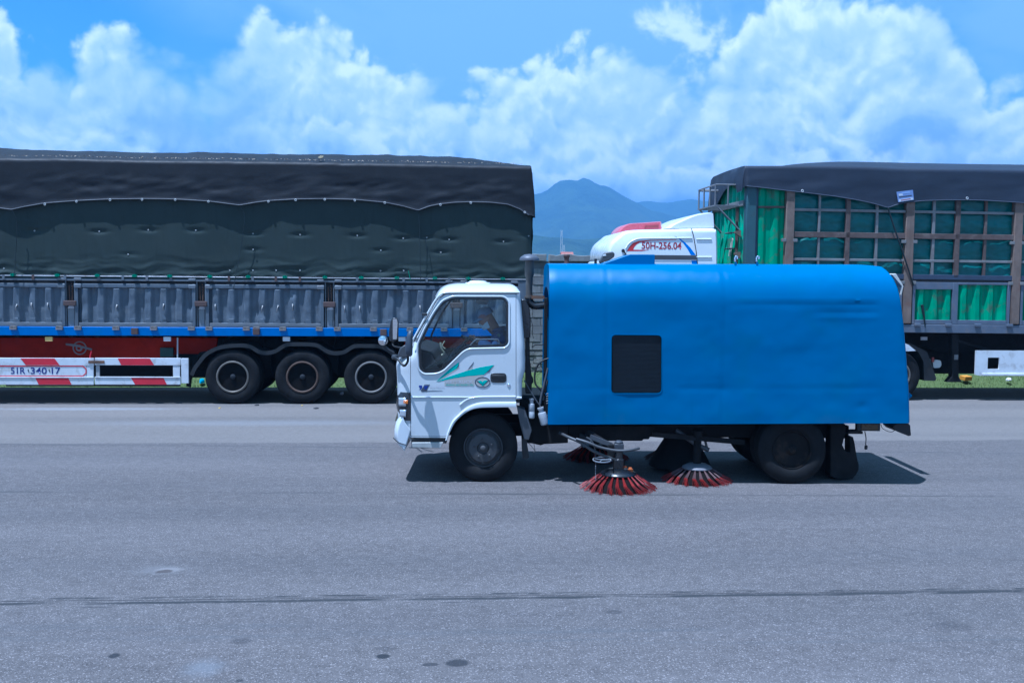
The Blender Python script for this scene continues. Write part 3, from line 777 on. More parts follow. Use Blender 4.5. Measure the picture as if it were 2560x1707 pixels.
# ---- door cut out of the same shell
dl = L([(1027, 1090), (1027, 985), (1027, 888), (1036, 849), (1060, 806), (1085, 762), (1100, 742), (1112, 736.5), (1130, 735), (1289.5, 735), (1289.5, 1014), (1200, 1014), (1177, 1019), (1160, 1027), (1146, 1038), (1132, 1054), (1122, 1075), (1117, 1090)])
dl = rounded(dl, 0.012, 2)
door_me = cab.data.copy()
doors = []
for side in (0, 1):
    d_ob = link('door', door_me.copy(), sw, 30)
    y0, y1 = (-0.2, 0.30) if side == 0 else (CW - 0.30, CW + 0.2)
    boolean(d_ob, [MB().prism(dl, y0, y1).obj('cut', None, sw)], 'INTERSECT', 30); doors.append(d_ob)
cd_ = []
for side in (0, 1):
    y0, y1 = (-0.2, 0.30) if side == 0 else (CW - 0.30, CW + 0.2)
    cd_.append(MB().prism(offset(dl, 0.006), y0, y1).obj('cut', None, sw))
boolean(cab, cd_, smooth=30)
def slant(v, side=0):
    y = cab_in(v[2]); return (v[0], v[1] + y if side == 0 else v[1] - y, v[2])
gasket = mat('window_rubber', (0.012, 0.012, 0.014), 0.45)
for side, d_ob in enumerate(doors):
    y = 0.0 if side == 0 else CW
    k = MB(); k.warp = lambda v, s_=side: slant(v, s_)
    sg = -1 if side == 0 else 1
    k.ring(win, offset(win, -0.026), y + sg * 0.004, y - sg * 0.03); k.obj('window_gasket', gasket, d_ob, 30)
    k = MB(); k.warp = lambda v, s_=side: slant(v, s_)
    gw = offset(win, -0.02); k.prism(gw, y - sg * 0.012, y - sg * 0.016); k.obj('window_pane', pane_m, d_ob, None)
# rolled white lip round the near window, crease and flare of the arch
k = MB(); k.warp = slant
k.tube([(x, -0.004, z) for x, z in offset(win, 0.016)], 0.011, 8, closed=True); k.obj('window_lip', white, doors[0], 80)
outer_a = L([(1113, 1100), (1119, 1078), (1130, 1052), (1145, 1036), (1160, 1022.5), (1178, 1012), (1198, 1005.5), (1222, 1003.5), (1260, 1003), (1290, 1003)])
inner_a = L([(1118, 1100), (1126, 1077), (1137, 1056), (1151, 1041), (1166, 1029.5), (1182, 1022), (1200, 1018.5), (1224, 1017.5), (1260, 1017), (1290, 1017)])
oa = cr([(x, 0, z) for x, z in outer_a], 5); ia = cr([(x, 0, z) for x, z in inner_a], 5)
k = MB()
rings = []
for a, b in zip(oa, ia):
    rings.append([(a.x, 0.004, a.z), (a.x * .8 + b.x * .2, -0.022, a.z * .8 + b.z * .2), (a.x * .5 + b.x * .5, -0.03, a.z * .5 + b.z * .5), (b.x, -0.026, b.z), (b.x, 0.18, b.z), (a.x, 0.01, a.z)])
k.loft(rings); k.obj('wheel_arch_trim', white, sw, 40)
k = MB(); k.tube(L3 if False else [(x, -0.001, z) for x, z in L([(1027, 992.5), (1150, 992.5), (1180, 993), (1289, 992)])], 0.009, 8); k.obj('body_crease', white, doors[0], 80)
k = MB(); hi = [(x, -0.002, z) for x, z in L([(1150, 1012), (1165, 1000), (1182, 994), (1205, 992), (1250, 991.5), (1289, 991.5)])]; k.tube(cr(hi, 5), 0.012, 8); k.obj('arch_crease', white, doors[0], 80)
k = MB(); k.tube([(x, -0.002, z) for x, z in L([(1292, 994), (1304, 994)])], 0.014, 8); k.obj('sill_end', white, sw, 80)
k = MB(); k.warp = slant
k.tube(cr([(x, -0.008, z) for x, z in L([(1031, 852), (1060, 799), (1087, 752), (1102, 736), (1122, 731.5), (1200, 731), (1300, 731)])], 5), 0.011, 8); k.obj('rain_gutter', white, sw, 80)
k = MB(); k.warp = slant
k.tube(cr([(x, -0.004, z) for x, z in L([(1034, 855), (1062, 804), (1090, 754), (1104, 740), (1124, 734), (1200, 733.6), (1298, 733.6)])], 5), 0.006, 6); k.obj('gutter_seal', gasket, sw, 80)
# roof vent stepped hatch
k = MB()
def rr3(x0, x1, y0, y1, z, r): return [(x, y, z) for x, y in rounded([(x0, y0), (x1, y0), (x1, y1), (x0, y1)], r, 4)]
hx0, hz = S(1147, 711, 0.6); hx1, _ = S(1243, 711, 0.6)
st = []
for q, e in ((0.0, 0.0), (0.022, 0.02), (0.024, 0.07), (0.045, 0.09), (0.047, 0.12), (0.066, 0.14), (0.072, 0.19)): st.append(rr3(hx0 + e, hx1 - e * 1.1, 0.42 + e * .6, CW - 0.42 - e * .6, hz - 0.02 + q, 0.06))
k.loft(st); k.obj('roof_vent', white, sw, 25)
# windscreen
k = MB()
def wsf(a, b):
    z = wz0 - 0.02 + (wz1 - wz0 + 0.04) * b; y = 0.11 + (CW - 0.22) * a
    return (interp(frz, z) - 0.05 * (1 - ((y - CW / 2) / (CW / 2 - .1)) ** 2) + 0.012, y, z)
k.grid(14, 8, wsf); k.obj('windscreen', pane_m, sw, 60)
k = MB(); k.box(xr_ - 0.02, xr_ - 0.016, 0.35, CW - 0.35, 1.72, 2.15); k.obj('rear_window', pane_m, sw, None)
# door furniture
hx, hz = S(1246, 944.5)
hn = MB().prism(rrect(hx - 0.097, hx + 0.097, hz - 0.058, hz + 0.058, 0.045), -0.006, 0.02).obj('door_handle', satin, doors[0], 40, bevel=0.004)
MB().prism(rrect(hx - 0.082, hx + 0.082, hz - 0.004, hz + 0.034, 0.016), -0.014, -0.004).obj('handle_grip', black, doors[0], 40, bevel=0.004)
k = MB(); lx, lz = S(1271.5, 961.5); k.lathe([(0.0, -0.008), (0.012, -0.008), (0.02, -0.004), (0.022, 0.0)], 16, (lx, -0.002, lz)); k.obj('door_lock', chrome, doors[0], 40)
# seats, wheel, dash
for yy in (0.22, 0.78, 1.25):
    x0, z0 = S(1232, 912, yy)
    k = MB(); k.prism(rounded([(x0 - 0.24, z0 - .16), (x0 + .26, z0 - .16), (x0 + .28, z0 + .02), (x0 - .26, z0 + .03)], .05), yy, yy + .48); s_ = k.obj('seat', cabin_m, sw, 40)
    MB().prism(rounded([(x0 + .16, z0), (x0 + .30, z0), (x0 + .33, z0 + .46), (x0 + .24, z0 + .48)], .04), yy + .02, yy + .46).obj('seat_back', cabin_m, s_, 40)
dz = [S(1006, 960), S(1100, 960), S(1100, 925), S(1078, 884), S(1040, 872), S(1030, 872), S(1010, 900)]
MB().prism(dz, 0.06, CW - 0.06).obj('dashboard', cabin_m, sw, 30, bevel=0.02)
cx, cz = S(1152, 868, 0.5); k = MB()
cpts = [(cx + 0.19 * math.cos(a) * 0.45, 0.5 + 0.19 * math.sin(a), cz + 0.19 * math.cos(a) * 0.6) for a in [2 * math.pi * i / 28 for i in range(28)]]
k.tube(cpts, 0.014, 8, closed=True)
for a in (0.4, 2.6, 4.7): k.tube([(cx, .5, cz), (cx + 0.18 * math.cos(a) * .45, .5 + .18 * math.sin(a), cz + .18 * math.cos(a) * .6)], 0.012, 6)
k.tube([(cx, .5, cz), P(1100, 925, .5)], 0.022, 8); k.obj('steering_wheel', black, sw, 60)
k = MB(); mx, mz = S(1206, 755, 0.95); k.prism(rounded([(mx - .085, mz + .03), (mx - .07, mz - .035), (mx + .07, mz - .035), (mx + .085, mz + .03)], .03), .95, .98); k.tube([(mx, .965, mz + .02), (mx - .02, .965, mz + .09)], 0.008, 6)
k.obj('cabin_mirror', mat('mirror_back', (0.42, 0.43, 0.46), 0.4), sw, 40)
# inner floor and engine hump keep the lower cabin dark
MB().box(S(1004, 960)[0], S(1300, 960)[0], 0.06, CW - 0.06, 0.98, 1.03).obj('cab_floor', cabin_m, sw, None)
MB().prism(L([(1120, 940), (1180, 905), (1300, 905), (1300, 980), (1120, 980)]), 0.72, 1.22).obj('engine_cover', cabin_m, sw, 30, bevel=.02)
# grab handle loop inside the window bottom
k = MB(); k.tube(cr(L and [(x, 0.045, z) for x, z in L([(1168, 872), (1188, 851), (1200, 849), (1240, 849), (1247, 854), (1249, 866)])], 4), 0.009, 8); k.obj('door_pull', mat('grey_trim', (0.22, 0.22, 0.24), 0.4), doors[0], 60)
# hanging tassel ornament
k = MB(); k.tube(cr([P(1101, 856, .35), P(1104, 872, .35), P(1110, 882, .36), P(1104, 888, .36)], 5), [0.014] * 16, 6); k.tube(cr([P(1112, 852, .35), P(1106, 864, .35), P(1113, 872, .35)], 5), 0.008, 6)
tw = MB(); tw.v, tw.f = k.v, k.f
orn = tw.obj('dash_ornament', mat('cream_cord', (0.65, 0.58, 0.40), 0.8), sw, 60)
# ---- headlight, bumper, step, plate
k = MB(); pts = []
def hl_block(px0, px1, py0, py1, y0, dep, m, name, par, bev=0.008):
    x0, z0 = S(px0, py1); x1, z1 = S(px1, py0)
    return MB().box(x0, x1, y0, y0 + dep, z0, z1).obj(name, m, par, 40, bevel=bev)
hrings = []
for zc in [i / 10 for i in range(11)]:
    py = 981 + (1051 - 981) * zc; xl = 1000 - 10.5 * math.sin(math.pi * min(1, zc * 0.9 + 0.12)) - 2; x0, z0 = S(xl, py); x1, _ = S(1026, py)
    hrings.append([(x1, -0.006, z0), (x1, 0.05, z0), (x0 + 0.03, 0.30, z0), (x0 - 0.006, 0.30, z0), (x0 - 0.004, 0.16, z0), (x0 + 0.03, 0.06, z0), (x0 + 0.09, 0.006, z0)])
hlp = MB().loft(hrings).obj('headlight', satin, sw, 50)
lens = mat('lamp_lens', (0.55, 0.58, 0.62), 0.08, 0.5, var=0.1, vscale=20)
amber = mat('amber_lens', (0.75, 0.20, 0.02), 0.2, var=0.2, vscale=30)
def lens_patch(px0, px1, py0, py1, m, name):
    k = MB()
    def f(a, b):
        px = px0 + (px1 - px0) * a; x, z = S(px, py0 + (py1 - py0) * b); xr, _ = S(1026, py0); u = max(0, (xr - x) / 0.2)
        return (x, -0.012 + 0.35 * u ** 3 * 0.25, z)
    k.grid(6, 4, f); o = k.obj(name, m, hlp, 60); sd = o.modifiers.new('s', 'SOLIDIFY'); sd.thickness = 0.01
lens_patch(996, 1015, 994, 1015, lens, 'lamp_lens'); lens_patch(1009, 1020, 1000, 1009, amber, 'indicator_lens'); lens_patch(999, 1015, 1024, 1042, lens, 'lamp_lens')
brx = []
for i, yy in enumerate([0.0, 0.03, 0.09, 0.2, 0.5, CW / 2, CW - 0.5, CW - 0.2, CW - 0.09, CW - 0.03, CW]):
    e = max(0.0, 1 - min(yy, CW - yy) / 0.2) ** 2 * 0.22
    o_ = [S(997, 1038), S(1001, 1054), S(1027, 1075), S(1011, 1128), S(992, 1116), S(981, 1100), S(982, 1078), S(986, 1060)]
    if i in (0, 10): e2 = 0
    brx.append([(x + e * (1 if x < S(1005, 1080)[0] else 0.0) * 0.25, yy, z) for x, z in o_])
bmp = MB().loft(brx).obj('bumper', mat('bumper_paint', (0.62, 0.64, 0.66), 0.4, var=0.06, dirt=(0.35, 0.35, 0.35), damt=0.3), sw, 45, bevel=0.012)
k = MB(); k.tube([(x, -0.003, z) for x, z in L([(983, 1094), (996, 1106), (1015, 1112)])], 0.005, 6); k.obj('bumper_seam', black, bmp, 60)
x0, z0 = S(976, 1067); x1, z1 = S(988, 1045)
MB().prism([(x0, z0), (x0 + .03, z1), (x1, z1), (x1 - .02, z0)], 0.5, 1.0).obj('front_plate', mat('plate_back', (0.10, 0.09, 0.06), 0.7), sw, 40)
MB().box(*[S(1028, 1080)[0], S(1116, 1080)[0]], 0.01, 0.14, S(1070, 1108)[1], S(1070, 1096)[1]).obj('step_bracket', black, sw, 40, bevel=.004)
x0, z0 = S(1031, 1119); x1, z1 = S(1106, 1105)
MB().prism([(x0, z0 + .005), (x1 - .02, z0), (x1 + .01, z1), (x0 - .005, z1 - .005)], -0.01, 0.2).obj('side_step', mat('step_plate', (0.42, 0.42, 0.40), 0.6, 0.2, var=0.2, dirt=(.2, .19, .17), damt=.6), sw, 40, bevel=.006)
k = MB(); k.tube(L and [(x, 0.02, z) for x, z in L([(1024, 1096), (1030, 1104), (1028, 1118)])], 0.008, 6); k.obj('step_hook', steel, sw, 60)
# ---- mirrors
def oval(pts, r): return rounded(pts, r, 5)
mo = oval(L([(1013, 880), (1014, 850), (1020, 828), (1028, 823), (1032, 829), (1031, 888), (1026, 892), (1016, 890)], -0.2), 0.03)
nm = MB().loft([[(x * s + cx_ * (1 - s), -0.2 + d, z * s + cz_ * (1 - s)) for x, z in mo] for cx_, cz_ in [(sum(p[0] for p in mo) / len(mo), sum(p[1] for p in mo) / len(mo))] for s, d in ((0.6, -0.06), (0.85, -0.045), (0.97, -0.02), (1.0, 0.01), (0.97, 0.035), (0.9, 0.04))]).obj('wing_mirror', mat('mirror_shell', (0.055, 0.065, 0.085), 0.42, var=0.1), sw, 50)
k = MB(); k.tube(cr([P(1020, 889, -.18), P(1019, 904, -.15), P(1011, 914, -.12), P(1003, 908, -.08), P(995, 898, -.04), P(986, 894, 0.02)], 6), 0.015, 8); k.obj('mirror_arm', black, nm, 60)
k = MB(); k.lathe([(0, -.03), (.03, -.025), (.042, 0), (.03, .03), (0, .03)], 16, tuple(P(987, 893, 0.05)), 'z'); k.obj('arm_mount', grey_dark, sw, 60)
k = MB(); k.prism(L([(992, 893), (1000, 870), (1012, 862), (1026, 876), (1026, 893)], 0.03), 0.03, 0.16); k.obj('wiper_cowl', grey_dark, sw, 40, bevel=.01)
# far-side mirrors look back toward the camera side
yf = CW + 0.28
mo2 = oval(L([(973, 850), (972, 830), (977, 800), (984, 793), (993, 795), (996, 805), (995, 845), (988, 854), (978, 854)], yf), 0.03)
fm = MB().prism(mo2, yf - 0.01, yf + 0.07).obj('wing_mirror', satin, sw, 50, bevel=0.012)
mg = rounded(L([(982, 848), (982, 797), (992, 797), (994, 806), (992, 848)], yf - 0.014), 0.015)
g_ = MB(); g_.prism(mg, -0.003, 0.0); g_ = g_.obj('mirror_glass', mirror_m, fm, None)
cg = (sum(p[0] for p in mg) / len(mg), sum(p[1] for p in mg) / len(mg))
for v in g_.data.vertices: v.co = Vector((v.co.x, v.co.y + yf - 0.014 + (v.co.x - cg[0]) * 0.08, v.co.z))
k = MB(); k.tube(cr([P(983, 852, yf), P(982, 862, yf), P(990, 867, yf - .1), P(1012, 870, CW - .02)], 5), 0.012, 8); k.obj('mirror_arm', black, fm, 60)
rc = P(957, 851, yf + .02); k = MB(); k.lathe([(0.0, -0.03), (0.035, -0.024), (0.062, -0.005), (0.07, 0.012), (0.05, 0.045), (0.0, 0.055)], 24, tuple(rc)); rm = k.obj('convex_mirror', chrome, sw, 60)
k = MB(); k.tube(cr([rc + Vector((0.02, .03, -.05)), rc + Vector((.08, .0, -.12)), P(985, 880, CW - .05)], 5), 0.01, 8); k.obj('mirror_arm', black, rm, 60)
k = MB(); k.tube([P(1057, 785, 0.02), P(1066, 786, -0.01)], 0.016, 8); k.obj('wiper_pivot', black, sw, 60)
# ---- decals on the door
teal = mat('teal_print', (0.0, 0.40, 0.33), 0.4, var=0.02); beige = mat('beige_print', (0.42, 0.40, 0.36), 0.5, var=0.03); dk = mat('dark_print', (0.06, 0.07, 0.10), 0.4, var=0.05); navy = mat('navy_print', (0.01, 0.03, 0.22), 0.4, var=0.03); silver = mat('silver_print', (0.50, 0.50, 0.56), 0.4, var=0.02)
def z3(x, y): return (1040 + x / 9.8, 880 + y / 9.8)
def decal(pts, m, lay_, name='decal'): return MB().prism(L([z3(*p) for p in pts]), -0.0015 - 0.0012 * lay_, 0.0).obj(name, m, doors[0], None)
decal([(500, 720), (1045, 345), (1070, 400), (1000, 430), (640, 660)], beige, 0)
decal([(540, 720), (1180, 480), (1370, 360), (1400, 410), (1660, 560), (1650, 600), (1430, 690), (1430, 830), (700, 830), (700, 690), (640, 700)], beige, 0)
decal([(500, 722), (620, 600), (870, 380), (1055, 245), (1030, 330), (985, 405), (760, 545)], teal, 1)
decal([(1055, 245), (1050, 345), (985, 408), (1030, 330)], dk, 2)
decal([(530, 724), (760, 620), (1200, 475), (1550, 380), (1915, 315), (1790, 430), (1660, 550), (1250, 585), (900, 640)], teal, 1)
decal([(1900, 325), (1845, 395), (1800, 480), (1730, 500), (1660, 550), (1790, 440)], dk, 2)
decal([(1415, 235), (1380, 330), (1355, 350), (1275, 425), (1310, 365), (1360, 310)], dk, 2)
ex, ez = S(*z3(1632, 738)); ring_o = [(ex + 0.0935 * math.cos(a), ez + 0.064 * math.sin(a)) for a in [2 * math.pi * i / 36 for i in range(36)]]
ring_i = [(ex + 0.082 * math.cos(a), ez + 0.054 * math.sin(a)) for a in [2 * math.pi * i / 36 for i in range(36)]]
MB().prism(ring_o, -0.003, 0).obj('emblem', beige, doors[0], None)
MB().ring(ring_o, ring_i, -0.005, -0.0005).obj('emblem_ring', dk, doors[0], None)
decal([(1480, 710), (1520, 705), (1640, 800), (1760, 690), (1795, 695), (1640, 830)], dk, 3)
decal([(1515, 708), (1590, 700), (1625, 735), (1670, 700), (1755, 695), (1635, 820)], teal, 4)
decal([(1590, 765), (1665, 765), (1650, 775), (1600, 775)], dk, 5)
tx, tz = S(*z3(712, 768)); text('VIETTRUCK', silver, doors[0], tx, tz, -0.0052, 0.33, 0.036, bold=0.004, angle=0.012)
tx, tz = S(*z3(735, 825)); text('WWW.XETAIVIET.VN', teal, doors[0], tx, tz, -0.0052, 0.325, 0.02, bold=0.01, angle=0.01)
decal([(70, 815), (150, 815), (150, 880), (110, 920), (78, 920), (110, 880), (75, 865)], navy, 1)
for i in range(4): decal([(215 + 34 * i, 790), (235 + 34 * i, 790), (145 + 34 * i, 975), (120 + 34 * i, 940)], dk, 1)
decal([(200, 825), (310, 820), (250, 920), (200, 900)], navy, 2)
decal([(140, 955), (420, 940), (655, 945), (400, 952), (160, 972)], dk, 1)
tx, tz = S(*z3(345, 880)); text('PLATINUM', silver, doors[0], tx, tz, -0.004, 0.17, 0.026)
# ---- cooler / intake / stack between cab and hopper
k = MB(); k.prism(rounded(L([(1303, 748), (1316, 748), (1318, 757), (1324, 770), (1327, 800), (1326, 845), (1302, 845), (1303, 800)], 0.3), .02, 3), 0.30, 0.62); k.obj('air_intake', satin, sw, 40, bevel=.01)
k = MB(); k.prism(L([(1314, 826), (1324, 828), (1325, 900), (1330, 945), (1333, 945), (1334, 956), (1330, 960), (1329, 985), (1314, 985)], 0.3), 0.34, 0.56); k.obj('intake_duct', black, sw, 40, bevel=.008)
k = MB(); c0 = P(1330, 0, 0.55)
def stack_z(py): return S(1330, py, 0.55)[1]
k.lathe([(0.0, stack_z(635)), (0.06, stack_z(636.5)), (0.105, stack_z(642)), (0.122, stack_z(646)), (0.122, stack_z(651)), (0.07, stack_z(652))], 28, (c0.x, 0.55, 0), 'z'); st_cap = k.obj('stack_cap', mat('weathered_cap', (0.09, 0.095, 0.115), 0.5, 0.2, var=.15), sw, 50)
k = MB(); k.lathe([(0.055, stack_z(650)), (0.055, stack_z(668)), (0.058, stack_z(670)), (0.056, stack_z(688)), (0.042, stack_z(694)), (0.04, stack_z(740)), (0.058, stack_z(740)), (0.058, stack_z(745))][::-1], 24, (c0.x, 0.55, 0), 'z'); k.obj('stack_pipe', mat('stained_pipe', (0.09, 0.08, 0.07), 0.6, 0.2, var=.3, dirt=(.20, .15, .07), dscale=5, damt=.6), sw, 50)
k = MB(); k.tube(cr([(c0.x, .55, stack_z(744)), (c0.x + .01, .55, stack_z(755)), (c0.x + .07, .55, stack_z(764)), (c0.x + .2, .55, stack_z(763))], 6), 0.05, 12); k.obj('stack_elbow', satin, sw, 60)
k = MB(); k.box(c0.x, c0.x + .19, .5, .6, stack_z(747), stack_z(739)); k.obj('stack_bracket', rusty, sw, 40)
bx, _ = S(1364, 1080, 0.10)
MB().box(bx - 0.03, bx + 0.012, 0.16, 0.24, S(1364, 985)[1], S(1364, 745)[1]).obj('frame_post', chassis_m, sw, 40, bevel=.006)
k = MB(); k.tube(cr([P(1371, 896, .12), P(1360, 900, .12), P(1345, 912, .12), P(1337, 935, .12), P(1339, 960, .12), P(1352, 975, .12), P(1362, 990, .14)], 6), 0.011, 8); k.tube(cr([P(1330, 868, .3), P(1340, 862, .3), P(1355, 862, .2), P(1364, 858, .2)], 5), 0.006, 6)
k.tube(cr([P(1328, 800, .3), P(1331, 815, .3), P(1330, 830, .3), P(1334, 846, .3)], 5), 0.004, 6); k.obj('brake_hose', black, sw, 60)
k = MB(); k.tube([P(1370, 920, .1), P(1352, 995, .12), P(1350, 1010, .12)], 0.014, 8); k.tube([P(1369, 950, .16), P(1358, 1000, .2)], 0.012, 8); k.tube([P(1310, 950, .1), P(1340, 1000, .1), P(1372, 1045, .1)], 0.008, 6); k.obj('tilt_strut', mat('strut_grey', (0.14, 0.14, 0.15), .4, .5), sw, 60)
k = MB()
for i in range(5): k.tube([P(1366, 985 + 6 * i, .08), P(1374, 982 + 6 * i, .08)], 0.008, 6)
k.obj('coil_hose', hose_m, sw, 60)
def canister(px, py0, py1, r, d, tilt, m, name='oil_filter'):
    a, b = P(px, py1, d), P(px + tilt, py0, d); ax = (b - a); H = ax.length
    k = MB(); k.lathe([(r * .6, -.01), (r * .95, 0.0), (r, .012), (r, H * .42), (r * .96, H * .43), (r * .96, H * .46), (r, H * .47), (r, H * .88), (r * .92, H * .96), (r * .6, H), (r * .6, H + .03), (r * .8, H + .04), (r * .8, H + .06)], 22, (0, 0, 0), 'z')
    o = k.obj(name, m, sw, 40); q = Vector((0, 0, 1)).rotation_difference(ax.normalized()); o.rotation_euler = q.to_euler(); o.location = a; return o
fw = mat('filter_white', (0.36, 0.37, 0.39), 0.35, var=.1, dirt=(.3, .27, .2), dscale=8, damt=.5)
canister(1329, 1008, 1044, 0.037, 0.12, 0, fw); canister(1362, 1030, 1060, 0.05, 0.1, -8, fw)
# ---- chassis and underside
zc0, zc1 = 0.50, 0.66
x0, x1 = S(1320, 1080)[0], S(2160, 1080)[0]
for yy in (0.52, 1.32): MB().box(S(1040, 1080)[0], x1, yy, yy + .08, zc0, zc1).obj('chassis_rail', chassis_m, sw, 40, bevel=.005)
for px in (1400, 1560, 1750, 1900, 2040): MB().box(S(px, 0)[0], S(px, 0)[0] + .07, .6, 1.32, zc0 + .02, zc1 - .02).obj('cross_member', chassis_m, sw, None)
MB().prism(L([(1300, 1000), (1376, 1000), (1376, 1064), (1420, 1064), (1420, 1107), (1404, 1108), (1360, 1110), (1352, 1113), (1330, 1108), (1318, 1108), (1300, 1060)], 0.3), 0.30, 0.85).obj('battery_box', chassis_m, sw, 40, bevel=.008)
MB().prism(L([(1420, 1064), (1640, 1064), (1640, 1084), (1626, 1090), (1622, 1098), (1608, 1098), (1606, 1102), (1470, 1102), (1440, 1096), (1420, 1096)], 0.35), 0.35, 1.0).obj('water_tank', chassis_m, sw, 40, bevel=.008)
MB().box(S(1640, 1080)[0], S(1830, 1080)[0], 0.3, .42, S(1700, 1075)[1], .68).obj('side_rail', chassis_m, sw, None)
MB().bar(P(1630, 1085, .25), P(1860, 1105, .25), .06, .05).obj('brush_link', chassis_m, sw, None)
k = MB(); k.prism(L([(1292, 1018), (1312, 1024), (1330, 1075), (1322, 1100), (1310, 1098), (1300, 1060)], .05), .06, .3); k.obj('mud_guard', grey_dark, sw, 40, bevel=.006)
k = MB(); k.prism(L([(1304, 1096), (1316, 1095), (1323, 1143), (1318, 1147), (1306, 1146)], .1), .1, .36); k.obj('mud_flap', black, sw, 40)
k = MB(); k.tube(cr([P(1322, 1108, .1), P(1331, 1118, .1), P(1338, 1128, .1), P(1330, 1130, .1)], 4), .003, 5); k.tube(cr([P(1335, 1108, .1), P(1338, 1130, .1)], 3), .003, 5); k.obj('loose_wire', black, sw, 60)
# wheels
def tyre_mesh(R, Wd, rr, name='tyre', lug=0.008):
    p = [(rr, Wd * .16), (rr + .012, Wd * .06), (rr + (R - rr) * .35, Wd * .0), (rr + (R - rr) * .62, Wd * .005), (R - .035, Wd * .055), (R - .012, Wd * .11), (R, Wd * .18)]
    g = []
    for c in (.3, .5, .7): g += [(R, Wd * (c - .03)), (R - .01, Wd * (c - .025)), (R - .01, Wd * (c + .025)), (R, Wd * (c + .03))]
    q = [(r, Wd - h) for r, h in p[::-1]]
    k = MB(); k.lathe(p + g + q + [(rr - .02, Wd * .8), (rr - .02, Wd * .2)], 64, full=True)
    me = k.mesh(name); me.materials.append(rubber); me.shade_smooth(); me.set_sharp_from_angle(angle=math.radians(50)); return me
T_SW = tyre_mesh(0.418, 0.215, 0.232)
def rim_front():
    k = MB(); k.lathe([(0.235, .045), (0.238, .015), (0.228, .01), (0.215, .03), (0.205, .07), (0.200, .06), (0.192, .02), (0.17, -.005), (0.12, -.012), (0.075, -.012), (0.07, .015), (0.0, .02)], 48); me = k.mesh('rim'); return me
def put_wheel(x, z, y, flip, R=0.418, front=True, name='wheel'):
    w_ = bpy.data.objects.new(name, None); C.objects.link(w_); w_.parent = sw; w_.location = (x, y, z)
    w_.rotation_euler = (0, rnd.uniform(0, 1), math.pi if flip else 0)
    inst('tyre', T_SW, w_)
    return w_
RIMF = rim_front(); RIMF.materials.append(rim_dark); RIMF.shade_smooth(); RIMF.set_sharp_from_angle(angle=.6)
k = MB(); k.lathe([(0.235, .045), (0.238, .012), (0.226, .01), (0.218, .03), (0.21, .10), (0.205, .145), (0.17, .15), (0.13, .125), (0.10, .12), (0.075, .12), (0.07, .04), (0.055, .03), (0.0, .03)], 48); RIMR = k.mesh('rim'); RIMR.materials.append(mat('dark_rim', (0.012, 0.011, 0.011), 0.75, 0.0, spec=.15, var=.4, dirt=(0.05, 0.035, 0.025), dscale=8, damt=.6)); RIMR.shade_smooth(); RIMR.set_sharp_from_angle(angle=.6)
k = MB(); k.lathe([(0, -.018), (.009, -.018), (.012, -.014), (.014, -.012), (.014, -.002), (.02, 0.0)], 6); NUT = k.mesh('wheel_nut'); NUT.materials.append(rim_dark)
k = MB(); k.lathe([(0, -.045), (.022, -.045), (.03, -.04), (.034, -.03), (.036, .0), (.06, .004), (.062, .016)], 20); CAPM = k.mesh('hub_cap'); CAPM.materials.append(rim_dark); CAPM.shade_smooth(); CAPM.set_sharp_from_angle(angle=.6)
CAPD = CAPM.copy(); CAPD.materials.clear(); CAPD.materials.append(MATS['dark_rim'])
k = MB(); k.prism([(.022 * math.cos(a) * 0.62, .022 * math.sin(a) * 1.6) for a in [2 * math.pi * i / 14 for i in range(14)]], -.0045, .012); HOLE = k.mesh('vent_hole'); HOLE.materials.append(black)
fx = S(1207.5, 1124)[0]; rx = S(1987, 1127)[0]
for flip, y in ((False, 0.085), (True, CW - 0.085)):
    wv = put_wheel(fx, 0.418, y, flip); wv.rotation_euler[1] = 0
    rm_ = inst('rim', RIMF, wv); inst('hub_cap', CAPM, wv)
    for i in range(5):
        a = 2 * math.pi * i / 5 + math.pi / 2 + .12; inst('wheel_nut', NUT, wv, (0.112 * math.cos(a), -.008, .112 * math.sin(a)))
        a += .62; inst('vent_hole', HOLE, wv, (.178 * math.cos(a), -.003, .178 * math.sin(a)), rot=(0, -a, 0))
for flip, y in ((False, 0.095), (True, 0.54), (False, CW - .54), (True, CW - 0.095)):
    wv = put_wheel(rx, 0.418, y, flip); inst('rim', RIMR, wv)
    k2 = inst('hub_cap', CAPD, wv, (0, .05, 0), scale=(1.4, 1, 1.4))
    for i in range(5):
        a = 2 * math.pi * i / 5 + .5; inst('wheel_nut', NUT, wv, (0.1 * math.cos(a), .118, .1 * math.sin(a)))
        a += .63; inst('vent_hole', HOLE, wv, (.165 * math.cos(a), .14, .165 * math.sin(a)), rot=(0, -a, 0))
k = MB(); k.tube([(fx, .2, .418), (fx, CW - .2, .418)], .045, 12); k.obj('front_axle', chassis_m, sw, 60)
k = MB(); k.tube([(rx, .3, .418), (rx, CW - .3, .418)], .06, 12); k.lathe([(0, -.16), (.1, -.13), (.15, 0), (.1, .13), (0, .16)], 20, (rx, CW / 2, .418)); k.obj('rear_axle', chassis_m, sw, 60)
